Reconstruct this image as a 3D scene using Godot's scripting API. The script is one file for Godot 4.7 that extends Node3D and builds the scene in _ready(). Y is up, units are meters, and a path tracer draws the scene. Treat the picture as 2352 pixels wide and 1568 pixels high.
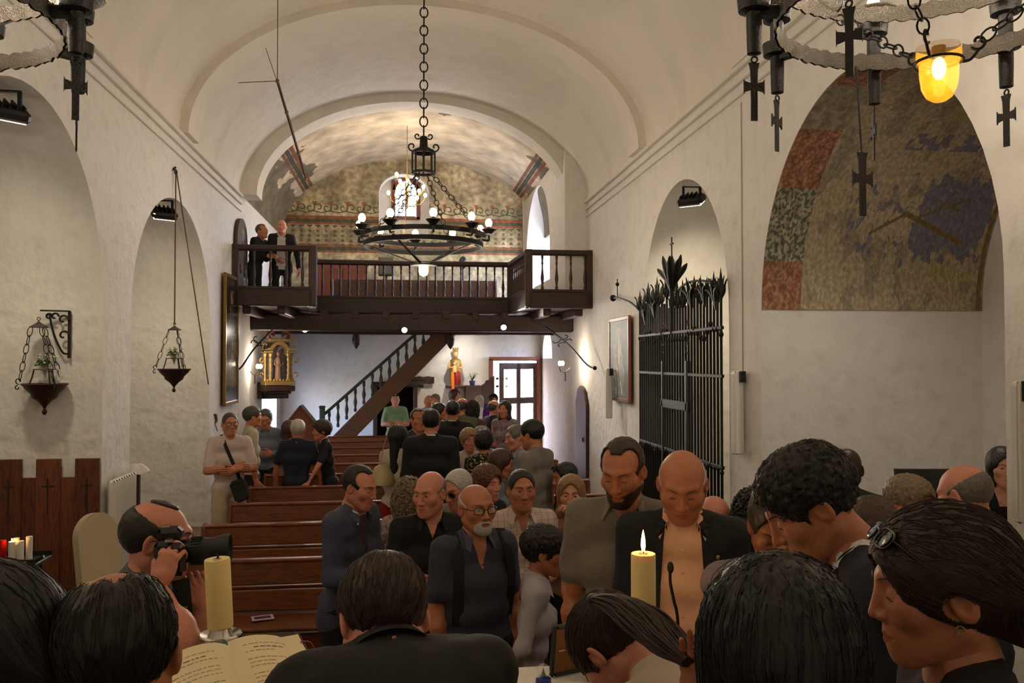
extends Node3D

const CAM := Vector3(0, 2.3, 0)
const YAW := 7.4
const PITCH := 1.33
const FOC := 1900.0

# ---------------------------------------------------------------- mesh builder
class MB:
	var v := PackedVector3Array()
	var n := PackedVector3Array()
	var uv := PackedVector2Array()
	var c := PackedColorArray()
	var ix := PackedInt32Array()
	var use_uv := false
	var col := Color.WHITE
	var use_col := false

	func vert(p: Vector3, nn: Vector3, t := Vector2.ZERO) -> int:
		v.append(p); n.append(nn); uv.append(t); c.append(col)
		return v.size() - 1

	func tri(a: int, b: int, d: int) -> void:
		ix.append(a); ix.append(b); ix.append(d)

	func quad(a: Vector3, b: Vector3, d: Vector3, e: Vector3, nn := Vector3.ZERO) -> void:
		var m := nn
		if m == Vector3.ZERO:
			m = (b - a).cross(e - a).normalized()
		var i := vert(a, m, Vector2(0, 0)); vert(b, m, Vector2(1, 0)); vert(d, m, Vector2(1, 1)); vert(e, m, Vector2(0, 1))
		tri(i, i + 1, i + 2); tri(i, i + 2, i + 3)

	# box with optional chamfer
	func box(ctr: Vector3, s: Vector3, bs := Basis.IDENTITY, bev := 0.0) -> void:
		var h := s * 0.5
		var b: float = minf(bev, minf(h.x, minf(h.y, h.z)) * 0.9)
		var ax := [Vector3.RIGHT, Vector3.UP, Vector3.BACK]
		for k in 3:
			for sg in [-1.0, 1.0]:
				var nn: Vector3 = ax[k] * sg
				var u: Vector3 = ax[(k + 1) % 3]
				var w: Vector3 = ax[(k + 2) % 3]
				var hu: float = h[(k + 1) % 3] - b
				var hw: float = h[(k + 2) % 3] - b
				var o: Vector3 = nn * h[k]
				quad(ctr + bs * (o - u * hu - w * hw), ctr + bs * (o + u * hu - w * hw), ctr + bs * (o + u * hu + w * hw), ctr + bs * (o - u * hu + w * hw), bs * nn)
		if b > 0.0:
			for k in 3:
				var w: Vector3 = ax[k]
				var a1: int = (k + 1) % 3
				var a2: int = (k + 2) % 3
				for s1 in [-1.0, 1.0]:
					for s2 in [-1.0, 1.0]:
						var p1: Vector3 = ax[a1] * s1 * h[a1] + ax[a2] * s2 * (h[a2] - b)
						var p2: Vector3 = ax[a1] * s1 * (h[a1] - b) + ax[a2] * s2 * h[a2]
						var l: Vector3 = w * (h[k] - b)
						quad(ctr + bs * (p1 - l), ctr + bs * (p2 - l), ctr + bs * (p2 + l), ctr + bs * (p1 + l), bs * (ax[a1] * s1 + ax[a2] * s2).normalized())

	func bar(a: Vector3, b: Vector3, w: float, h: float, upv := Vector3.UP, bev := 0.0) -> void:
		var z := (b - a).normalized()
		var x := upv.cross(z)
		if x.length() < 0.001:
			x = Vector3.RIGHT.cross(z)
		x = x.normalized()
		box((a + b) * 0.5, Vector3(w, h, a.distance_to(b)), Basis(x, z.cross(x), z), bev)

	func tube(pts: PackedVector3Array, r, sides := 8, closed := false, flat := 1.0) -> void:
		var m := pts.size()
		if m < 2:
			return
		var base := v.size()
		var t0 := (pts[1] - pts[0]).normalized()
		var up := Vector3.UP if absf(t0.y) < 0.9 else Vector3.RIGHT
		var x := up.cross(t0).normalized()
		for i in m:
			var t: Vector3
			if closed:
				t = (pts[(i + 1) % m] - pts[(i + m - 1) % m]).normalized()
			else:
				t = (pts[mini(i + 1, m - 1)] - pts[maxi(i - 1, 0)]).normalized()
			x = (x - t * x.dot(t)).normalized()
			var y := t.cross(x)
			var rr: float = r[i] if r is Array or r is PackedFloat32Array else r
			for k in sides:
				var an := TAU * k / sides
				var d := x * cos(an) + y * sin(an) * flat
				vert(pts[i] + d * rr, (x * cos(an) * flat + y * sin(an)).normalized(), Vector2(float(k) / sides, float(i) / m))
		for i in (m if closed else m - 1):
			for k in sides:
				var a := base + i * sides + k
				var b := base + i * sides + (k + 1) % sides
				var i2 := (i + 1) % m
				var d := base + i2 * sides + (k + 1) % sides
				var e := base + i2 * sides + k
				tri(a, b, d); tri(a, d, e)
		if not closed:
			for e in [0, m - 1]:
				var nn := (pts[0] - pts[1]).normalized() if e == 0 else (pts[m - 1] - pts[m - 2]).normalized()
				var ci := vert(pts[e], nn)
				var ring := []
				for k in sides:
					ring.append(vert(v[base + e * sides + k], nn))
				for k in sides:
					tri(ci, ring[k], ring[(k + 1) % sides])

	# profile: array of Vector2(radius, y)
	func lathe(prof: Array, xf: Transform3D, seg := 20, sharp := 40.0) -> void:
		for j in prof.size() - 1:
			var p: Vector2 = prof[j]
			var q: Vector2 = prof[j + 1]
			if p.distance_to(q) < 1e-6:
				continue
			var d := (q - p).normalized()
			var nn := Vector2(d.y, -d.x)
			var n1 := nn
			var n2 := nn
			if j > 0:
				var pd: Vector2 = (p - prof[j - 1]).normalized()
				if absf(rad_to_deg(pd.angle_to(d))) < sharp:
					n1 = (nn + Vector2(pd.y, -pd.x)).normalized()
			if j < prof.size() - 2:
				var qd: Vector2 = (prof[j + 2] - q).normalized()
				if absf(rad_to_deg(d.angle_to(qd))) < sharp:
					n2 = (nn + Vector2(qd.y, -qd.x)).normalized()
			var base := v.size()
			for k in seg + 1:
				var an := TAU * k / seg
				var ca := cos(an)
				var sa := sin(an)
				vert(xf * Vector3(p.x * ca, p.y, p.x * sa), xf.basis * Vector3(n1.x * ca, n1.y, n1.x * sa), Vector2(float(k) / seg, float(j) / prof.size()))
				vert(xf * Vector3(q.x * ca, q.y, q.x * sa), xf.basis * Vector3(n2.x * ca, n2.y, n2.x * sa), Vector2(float(k) / seg, float(j + 1) / prof.size()))
			for k in seg:
				var a := base + k * 2
				if p.x > 1e-6:
					tri(a, a + 2, a + 1)
				if q.x > 1e-6:
					tri(a + 1, a + 2, a + 3)

	# polygon in the xf xy-plane, extruded along +z of xf by depth
	func prism(poly: PackedVector2Array, xf: Transform3D, depth: float, uvr := Rect2(0, 0, 1, 1), sides := true, back := true) -> void:
		var t := Geometry2D.triangulate_polygon(poly)
		var ori := 1.0 if not Geometry2D.is_polygon_clockwise(poly) else -1.0
		for f in 2:
			if f == 1 and not back:
				continue
			var zz := 0.0 if f == 0 else depth
			var nn := (xf.basis * Vector3(0, 0, -1 if f == 0 else 1)).normalized()
			var base := v.size()
			for p in poly:
				vert(xf * Vector3(p.x, p.y, zz), nn, Vector2((p.x - uvr.position.x) / uvr.size.x, 1.0 - (p.y - uvr.position.y) / uvr.size.y))
			for k in t:
				ix.append(base + k)
		if not sides:
			return
		var m := poly.size()
		for i in m:
			var a := poly[i]
			var b := poly[(i + 1) % m]
			if a.distance_to(b) < 1e-6:
				continue
			var d := (b - a).normalized()
			var nn := Vector2(d.y, -d.x) * ori
			var pd := (a - poly[(i + m - 1) % m]).normalized()
			var qd := (poly[(i + 2) % m] - b).normalized()
			var n1 := nn
			var n2 := nn
			if absf(rad_to_deg(pd.angle_to(d))) < 25.0:
				n1 = (nn + Vector2(pd.y, -pd.x) * ori).normalized()
			if absf(rad_to_deg(d.angle_to(qd))) < 25.0:
				n2 = (nn + Vector2(qd.y, -qd.x) * ori).normalized()
			var w1 := (xf.basis * Vector3(n1.x, n1.y, 0)).normalized()
			var w2 := (xf.basis * Vector3(n2.x, n2.y, 0)).normalized()
			var i0 := vert(xf * Vector3(a.x, a.y, 0), w1)
			vert(xf * Vector3(b.x, b.y, 0), w2)
			vert(xf * Vector3(b.x, b.y, depth), w2)
			vert(xf * Vector3(a.x, a.y, depth), w1)
			tri(i0, i0 + 1, i0 + 2); tri(i0, i0 + 2, i0 + 3)

	func ball(ctr: Vector3, r: Vector3, seg := 12, bs := Basis.IDENTITY) -> void:
		var base := v.size()
		var rings: int = maxi(4, seg / 2)
		for j in rings + 1:
			var th := PI * j / rings
			for k in seg + 1:
				var ph := TAU * k / seg
				var d := Vector3(sin(th) * cos(ph), cos(th), sin(th) * sin(ph))
				vert(ctr + bs * (d * r), (bs * (d / r)).normalized(), Vector2(float(k) / seg, float(j) / rings))
		for j in rings:
			for k in seg:
				var a := base + j * (seg + 1) + k
				if j > 0:
					tri(a, a + 1, a + seg + 1)
				if j < rings - 1:
					tri(a + 1, a + seg + 2, a + seg + 1)

	func ring(ctr: Vector3, bs: Basis, rr: float, r: float, seg := 14, sides := 6, ry := -1.0) -> void:
		var pts := PackedVector3Array()
		for k in seg:
			var an := TAU * k / seg
			pts.append(ctr + bs * Vector3(cos(an) * rr, sin(an) * (rr if ry < 0 else ry), 0))
		tube(pts, r, sides, true)

	# parametric surface f(u, v) -> Vector3, smooth
	func surf(f: Callable, nu: int, nv: int) -> void:
		var base := v.size()
		for j in nv + 1:
			for i in nu + 1:
				var u := float(i) / nu
				var w := float(j) / nv
				var p: Vector3 = f.call(u, w)
				var e := 0.004
				var du: Vector3 = f.call(minf(u + e, 1.0), w) - f.call(maxf(u - e, 0.0), w)
				var dv: Vector3 = f.call(u, minf(w + e, 1.0)) - f.call(u, maxf(w - e, 0.0))
				vert(p, du.cross(dv).normalized(), Vector2(u, w))
		for j in nv:
			for i in nu:
				var a := base + j * (nu + 1) + i
				tri(a, a + 1, a + nu + 2); tri(a, a + nu + 2, a + nu + 1)

	func mesh() -> ArrayMesh:
		for k in range(0, ix.size(), 3):
			var a := ix[k]
			var b := ix[k + 1]
			var d := ix[k + 2]
			if (v[b] - v[a]).cross(v[d] - v[a]).dot(n[a] + n[b] + n[d]) > 0.0:
				ix[k + 1] = d
				ix[k + 2] = b
		var arr := []
		arr.resize(Mesh.ARRAY_MAX)
		arr[Mesh.ARRAY_VERTEX] = v
		arr[Mesh.ARRAY_NORMAL] = n
		if use_uv:
			arr[Mesh.ARRAY_TEX_UV] = uv
		if use_col:
			arr[Mesh.ARRAY_COLOR] = c
		arr[Mesh.ARRAY_INDEX] = ix
		var me := ArrayMesh.new()
		me.add_surface_from_arrays(Mesh.PRIMITIVE_TRIANGLES, arr)
		return me

# ---------------------------------------------------------------- node helpers
var names := {}
func numbered(called: String) -> String:
	if not names.has(called):
		names[called] = 0
		return called
	names[called] += 1
	return "%s_%03d" % [called, names[called]]

func tag(o: Node, label: String, category: String, group := "", kind := "") -> void:
	if label: o.set_meta("label", label)
	if category: o.set_meta("category", category)
	if group: o.set_meta("group", group)
	if kind: o.set_meta("kind", kind)

func thing(called: String, label: String, category: String, at_pos := Vector3.ZERO, turn := 0.0, group := "") -> Node3D:
	var o := Node3D.new()
	o.name = numbered(called)
	add_child(o, true)
	o.position = at_pos
	o.rotation.y = deg_to_rad(turn)
	tag(o, label, category, group)
	return o

func inst(called: String, me: Mesh, m: Material, parent: Node = null) -> MeshInstance3D:
	var o := MeshInstance3D.new()
	o.mesh = me
	o.material_override = m
	if parent == null:
		o.name = numbered(called)
		add_child(o, true)
	else:
		o.name = called
		parent.add_child(o, true)
	return o

func obj(called: String, b: MB, m: Material, parent: Node = null) -> MeshInstance3D:
	return inst(called, b.mesh(), m, parent)

func struct(called: String, b: MB, m: Material, label := "") -> MeshInstance3D:
	var o := obj(called, b, m)
	tag(o, label, "", "", "structure")
	return o

func at(px: float, py: float, zc: float) -> Vector3:
	var cb := Basis(Vector3.UP, deg_to_rad(-YAW)) * Basis(Vector3.RIGHT, deg_to_rad(PITCH))
	return CAM + cb * Vector3((px - 1176.0) / FOC * zc, (784.0 - py) / FOC * zc, -zc)

func T(p: Vector3, b := Basis.IDENTITY) -> Transform3D:
	return Transform3D(b, p)

func ry(deg: float) -> Basis:
	return Basis(Vector3.UP, deg_to_rad(deg))

func rx(deg: float) -> Basis:
	return Basis(Vector3.RIGHT, deg_to_rad(deg))

func rz(deg: float) -> Basis:
	return Basis(Vector3.BACK, deg_to_rad(deg))

# ---------------------------------------------------------------- materials
func std(c: Color, rough := 0.8, metal := 0.0) -> StandardMaterial3D:
	var m := StandardMaterial3D.new()
	m.albedo_color = c
	m.roughness = rough
	m.metallic = metal
	return m

func glow(c: Color, e: float) -> StandardMaterial3D:
	var m := std(c, 0.6)
	m.emission_enabled = true
	m.emission = c
	m.emission_energy_multiplier = e
	return m

func noise(freq: float, oct := 4, seedv := 1, type := FastNoiseLite.TYPE_SIMPLEX_SMOOTH) -> FastNoiseLite:
	var f := FastNoiseLite.new()
	f.noise_type = type
	f.frequency = freq
	f.fractal_octaves = oct
	f.seed = seedv
	return f

func ntex(f: FastNoiseLite, cols: Array, w := 512, h := 512) -> NoiseTexture2D:
	var t := NoiseTexture2D.new()
	t.width = w
	t.height = h
	t.seamless = true
	t.noise = f
	var g := Gradient.new()
	var offs := PackedFloat32Array()
	var cc := PackedColorArray()
	for i in cols.size():
		offs.append(float(i) / maxi(1, cols.size() - 1))
		cc.append(cols[i])
	g.offsets = offs
	g.colors = cc
	t.color_ramp = g
	return t

func nbump(f: FastNoiseLite, strength: float, w := 512, h := 512) -> NoiseTexture2D:
	var t := NoiseTexture2D.new()
	t.width = w
	t.height = h
	t.seamless = true
	t.noise = f
	t.as_normal_map = true
	t.bump_strength = strength
	return t

# triplanar material with tinted noise
var pic := {}
func tri_mat(c: Color, rough: float, tone: Texture2D, bump: Texture2D, sc: Vector3, nscale := 1.0) -> StandardMaterial3D:
	var m := std(c, rough)
	m.uv1_triplanar = true
	m.uv1_world_triplanar = true
	m.uv1_scale = sc
	if tone:
		m.albedo_texture = tone
	if bump:
		m.normal_enabled = true
		m.normal_texture = bump
		m.normal_scale = nscale
	return m

func gray(x: float) -> Color:
	return Color(x, x, x)

# ---------------------------------------------------------------- lights
func omni(p: Vector3, c: Color, e: float, size := 0.03, parent: Node = null) -> void:
	var l := OmniLight3D.new()
	l.light_color = c
	l.light_energy = e * LAMP
	l.light_size = size
	l.omni_range = 40.0
	l.omni_attenuation = 2.0
	l.shadow_enabled = true
	l.name = "light"
	(parent if parent else self).add_child(l, true)
	l.global_position = p

func spot(p: Vector3, dir: Vector3, c: Color, e: float, ang: float, size := 0.08, parent: Node = null) -> void:
	var l := SpotLight3D.new()
	l.light_color = c
	l.light_energy = e * LAMP
	l.light_size = size
	l.spot_range = 40.0
	l.spot_attenuation = 2.0
	l.spot_angle = ang
	l.shadow_enabled = true
	l.name = "light"
	(parent if parent else self).add_child(l, true)
	var up := Vector3.UP if absf(dir.normalized().y) < 0.95 else Vector3.RIGHT
	l.global_transform = Transform3D(Basis.looking_at(dir.normalized(), up), p)

const WARM := Color(1.0, 0.925, 0.83)
const LAMP := 0.27    # brightness of every lamp against the daylight
const COOL := Color(0.93, 0.96, 1.0)
func setup_view() -> void:
	var cam := Camera3D.new()
	cam.name = "camera"
	cam.fov = rad_to_deg(2.0 * atan(784.0 / FOC))
	cam.near = 0.05
	cam.far = 200.0
	add_child(cam)
	cam.transform = Transform3D(Basis(Vector3.UP, deg_to_rad(-YAW)) * Basis(Vector3.RIGHT, deg_to_rad(PITCH)), CAM)
	cam.current = true
	var env := Environment.new()
	env.background_mode = Environment.BG_SKY
	var sky := Sky.new()
	var sm := ProceduralSkyMaterial.new()
	sm.sky_top_color = Color(0.62, 0.74, 0.96)
	sm.sky_horizon_color = Color(0.86, 0.91, 1.0)
	sm.ground_horizon_color = Color(0.82, 0.84, 0.86)
	sm.ground_bottom_color = Color(0.55, 0.53, 0.50)
	sm.energy_multiplier = 60.0
	sky.sky_material = sm
	env.sky = sky
	env.tonemap_mode = Environment.TONE_MAPPER_LINEAR
	env.tonemap_exposure = 1.0
	env.sdfgi_enabled = true
	env.ssao_enabled = true
	env.ssil_enabled = true
	var we := WorldEnvironment.new()
	we.name = "environment"
	we.environment = env
	add_child(we)
	var sun := DirectionalLight3D.new()
	sun.name = "sun"
	sun.light_color = Color(1.0, 0.95, 0.88)
	sun.light_energy = 30.0
	sun.light_angular_distance = 0.5
	sun.shadow_enabled = true
	add_child(sun)
	sun.look_at_from_position(Vector3.ZERO, Vector3(-0.62, -0.72, 1.3))

func _ready() -> void:
	setup_view()
	make_materials()
	build_structure()
	build_objects()
	build_people()

# ---------------------------------------------------------------- materials used by the place
var M := {}
func make_materials() -> void:
	var speck := ntex(noise(0.012, 5, 3), [gray(0.93), gray(0.98), gray(1.0), gray(0.985)])
	var plaster_b := nbump(noise(0.02, 5, 5), 9.0)
	var lump := nbump(noise(0.008, 5, 11, FastNoiseLite.TYPE_PERLIN), 14.0)
	pic.speck = speck
	M.plaster = tri_mat(Color(0.87, 0.855, 0.83), 0.95, speck, plaster_b, Vector3(0.55, 0.55, 0.55), 0.25)
	M.rough_plaster = tri_mat(Color(0.87, 0.855, 0.83), 0.95, speck, lump, Vector3(0.9, 0.9, 0.9), 0.6)
	M.vault = tri_mat(Color(0.88, 0.855, 0.81), 0.95, ntex(noise(0.006, 4, 9), [gray(0.94), gray(1.0), gray(0.97)]), plaster_b, Vector3(0.3, 0.3, 0.3), 0.3)
	var grain := ntex(noise(0.03, 5, 21, FastNoiseLite.TYPE_PERLIN), [gray(0.45), gray(0.8), gray(1.0), gray(0.7), gray(0.95)])
	pic.grain = grain
	var gb := nbump(noise(0.05, 4, 22), 4.0)
	pic.gb = gb
	M.pew = tri_mat(Color(0.50, 0.27, 0.115), 0.38, grain, gb, Vector3(0.25, 2.2, 2.2), 0.2)
	M.pew_side = tri_mat(Color(0.46, 0.245, 0.10), 0.4, grain, gb, Vector3(2.2, 0.25, 2.2), 0.2)
	M.bench = tri_mat(Color(0.34, 0.20, 0.115), 0.5, grain, gb, Vector3(0.25, 2.2, 2.2), 0.2)
	M.dark_wood = tri_mat(Color(0.21, 0.125, 0.09), 0.55, grain, gb, Vector3(0.3, 2.0, 2.0), 0.3)
	M.dark_wood_z = tri_mat(Color(0.25, 0.145, 0.10), 0.6, grain, gb, Vector3(2.0, 2.0, 0.3), 0.3)
	M.dark_wood_y = tri_mat(Color(0.25, 0.15, 0.105), 0.5, grain, gb, Vector3(2.0, 0.3, 2.0), 0.3)
	M.wainscot = tri_mat(Color(0.47, 0.25, 0.13), 0.5, grain, gb, Vector3(2.6, 0.25, 2.6), 0.2)
	M.wainscot_b = tri_mat(Color(0.40, 0.205, 0.105), 0.5, grain, gb, Vector3(2.2, 0.3, 2.2), 0.2)
	M.inlay = std(Color(0.13, 0.09, 0.07), 0.6)
	M.iron = tri_mat(Color(0.12, 0.11, 0.105), 0.55, ntex(noise(0.05, 3, 31), [gray(0.7), gray(1.0)]), nbump(noise(0.06, 3, 32), 6.0), Vector3(3, 3, 3), 0.6)
	M.iron.metallic = 0.3
	M.hammered = tri_mat(Color(0.40, 0.37, 0.33), 0.42, ntex(noise(0.05, 3, 33), [gray(0.6), gray(1.0)]), nbump(noise(0.035, 3, 34), 16.0), Vector3(7, 7, 7), 1.0)
	M.hammered.metallic = 0.4
	M.black = std(Color(0.07, 0.07, 0.07), 0.5)
	M.white_metal = std(Color(0.86, 0.85, 0.82), 0.45)
	M.stone_floor = tri_mat(Color(0.42, 0.33, 0.26), 0.6, speck, lump, Vector3(0.8, 0.8, 0.8), 0.2)
	M.outside = tri_mat(Color(0.72, 0.69, 0.64), 0.9, speck, null, Vector3(0.5, 0.5, 0.5))
	M.gold = tri_mat(Color(0.72, 0.60, 0.36), 0.35, ntex(noise(0.04, 4, 41), [gray(0.55), gray(1.0), gray(0.85)]), nbump(noise(0.05, 4, 42), 10.0), Vector3(4, 4, 4), 0.6)
	M.gold.metallic = 0.7
	M.gilt = tri_mat(Color(0.62, 0.45, 0.17), 0.42, ntex(noise(0.04, 4, 43), [gray(0.6), gray(1.0)]), null, Vector3(3, 3, 3))
	M.gilt.metallic = 0.5
	M.silver = std(Color(0.78, 0.76, 0.72), 0.22, 0.95)
	M.wax = std(Color(0.93, 0.84, 0.58), 0.55)
	M.wax.subsurf_scatter_enabled = true
	M.wax.subsurf_scatter_strength = 0.35
	M.white_wax = std(Color(0.93, 0.91, 0.86), 0.5)
	M.rope = std(Color(0.42, 0.34, 0.23), 0.9)
	M.bowl = tri_mat(Color(0.24, 0.145, 0.09), 0.5, grain, null, Vector3(3, 3, 3))
	M.bowl.metallic = 0.3
	M.leaf = std(Color(0.30, 0.42, 0.20), 0.6)
	M.leaf.backlight_enabled = true
	M.leaf.backlight = Color(0.2, 0.3, 0.1)
	M.petal = std(Color(0.86, 0.86, 0.68), 0.6)
	M.cloth_white = tri_mat(Color(0.90, 0.885, 0.865), 0.85, null, nbump(noise(0.3, 2, 51), 2.0), Vector3(6, 6, 6), 0.2)
	M.bulb = glow(Color(1.0, 0.86, 0.62), 14.0)
	M.lamp_core = glow(Color(1.0, 0.82, 0.45), 9.0)
	M.spot_face = glow(Color(1.0, 0.97, 0.9), 40.0)
	M.flame = glow(Color(1.0, 0.80, 0.45), 9.0)
	M.amber = std(Color(0.95, 0.72, 0.20, 0.38), 0.06)
	M.amber.transparency = BaseMaterial3D.TRANSPARENCY_ALPHA
	M.clear = std(Color(0.95, 0.97, 0.98, 0.12), 0.04)
	M.clear.transparency = BaseMaterial3D.TRANSPARENCY_ALPHA
	M.frost = std(Color(0.93, 0.95, 1.0, 0.30), 0.1)
	M.frost.transparency = BaseMaterial3D.TRANSPARENCY_ALPHA
	M.lead = std(Color(0.10, 0.10, 0.11), 0.6)
	M.paint_worn = tri_mat(Color(1, 1, 1), 0.65, ntex(noise(0.02, 5, 61), [Color(0.23, 0.29, 0.25), Color(0.24, 0.31, 0.26), Color(0.46, 0.26, 0.14), Color(0.40, 0.24, 0.15), Color(0.30, 0.33, 0.28)]), gb, Vector3(0.8, 0.8, 0.8), 0.3)
	M.paint_green = tri_mat(Color(1, 1, 1), 0.6, ntex(noise(0.03, 4, 62), [Color(0.16, 0.20, 0.17), Color(0.20, 0.26, 0.22), Color(0.30, 0.22, 0.15)]), gb, Vector3(1.2, 1.2, 1.2), 0.3)
	M.brown_frame = std(Color(0.45, 0.24, 0.17), 0.5)

# ---------------------------------------------------------------- the building
const XL := -2.7
const XR := 3.1
const SPRING := 5.05
const VB := 1.8

func arch(u0: float, u1: float, v0: float, spring: float, apex: float, k := 28) -> PackedVector2Array:
	var p := PackedVector2Array([Vector2(u0, v0)])
	var cx := (u0 + u1) * 0.5
	var a := (u1 - u0) * 0.5
	for i in k + 1:
		var th := PI - PI * i / k
		p.append(Vector2(cx + a * cos(th), spring + (apex - spring) * sin(th)))
	p.append(Vector2(u1, v0))
	return p

func rect(u0: float, v0: float, u1: float, v1: float) -> PackedVector2Array:
	return PackedVector2Array([Vector2(u0, v0), Vector2(u1, v0), Vector2(u1, v1), Vector2(u0, v1)])

# an outline with openings, cut into simple polygons
func strips(outline: PackedVector2Array, holes: Array) -> Array:
	var lo := INF
	var hi := -INF
	for p in outline:
		lo = minf(lo, p.x); hi = maxf(hi, p.x)
	var cuts := [lo - 0.01]
	for h in holes:
		var a := INF
		var b := -INF
		for p in h:
			a = minf(a, p.x); b = maxf(b, p.x)
		cuts.append((a + b) * 0.5)
	cuts.append(hi + 0.01)
	cuts.sort()
	var out := []
	for i in cuts.size() - 1:
		var parts: Array = Geometry2D.intersect_polygons(outline, rect(cuts[i], -50, cuts[i + 1], 50))
		for h in holes:
			var next := []
			for q in parts:
				next.append_array(Geometry2D.clip_polygons(q, h))
			parts = next
		out.append_array(parts)
	return out

func wall_mesh(outline: PackedVector2Array, holes: Array, xf: Transform3D, depth: float, uvr := Rect2(0, 0, 1, 1), back := true) -> MB:
	var b := MB.new()
	for q in strips(outline, holes):
		b.prism(q, xf, depth, uvr, true, back)
	return b

func left_xf(x: float) -> Transform3D:
	return Transform3D(Basis(Vector3(0, 0, -1), Vector3(0, 1, 0), Vector3(-1, 0, 0)), Vector3(x, 0, 0))

func right_xf(x: float) -> Transform3D:
	return Transform3D(Basis(Vector3(0, 0, -1), Vector3(0, 1, 0), Vector3(1, 0, 0)), Vector3(x, 0, 0))

func front_xf(d: float) -> Transform3D:   # u = x, v = y, extruded away from the camera
	return Transform3D(Basis(Vector3(1, 0, 0), Vector3(0, 1, 0), Vector3(0, 0, -1)), Vector3(0, 0, -d))

func ell_pt(a: float, b: float, th: float, cy := SPRING) -> Vector2:
	return Vector2(0.2 + a * cos(th), cy + b * sin(th))

func ell_ring(ao: float, bo: float, ai: float, bi: float, foot: float) -> PackedVector2Array:
	var p := PackedVector2Array()
	p.append(Vector2(0.2 + ao, foot))
	for i in 41:
		p.append(ell_pt(ao, bo, PI * i / 40))
	p.append(Vector2(0.2 - ao, foot))
	p.append(Vector2(0.2 - ai, foot))
	for i in range(40, -1, -1):
		p.append(ell_pt(ai, bi, PI * i / 40))
	p.append(Vector2(0.2 + ai, foot))
	return p

func vault_piece(d0: float, d1: float) -> MB:
	var b := MB.new()
	b.use_uv = true
	b.surf(func(u, w):
		var e := ell_pt(2.9, VB, PI * u)
		return Vector3(e.x, e.y, -lerpf(d0, d1, w)), 48, 24)
	for i in b.n.size():   # faces the room
		var e := Vector3(0.2, SPRING, b.v[i].z)
		if b.n[i].dot(e - b.v[i]) < 0.0:
			b.n[i] = -b.n[i]
	b.prism(ell_ring(3.12, VB + 0.22, 2.92, VB + 0.02, SPRING), front_xf(d0), d1 - d0)
	return b

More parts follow.
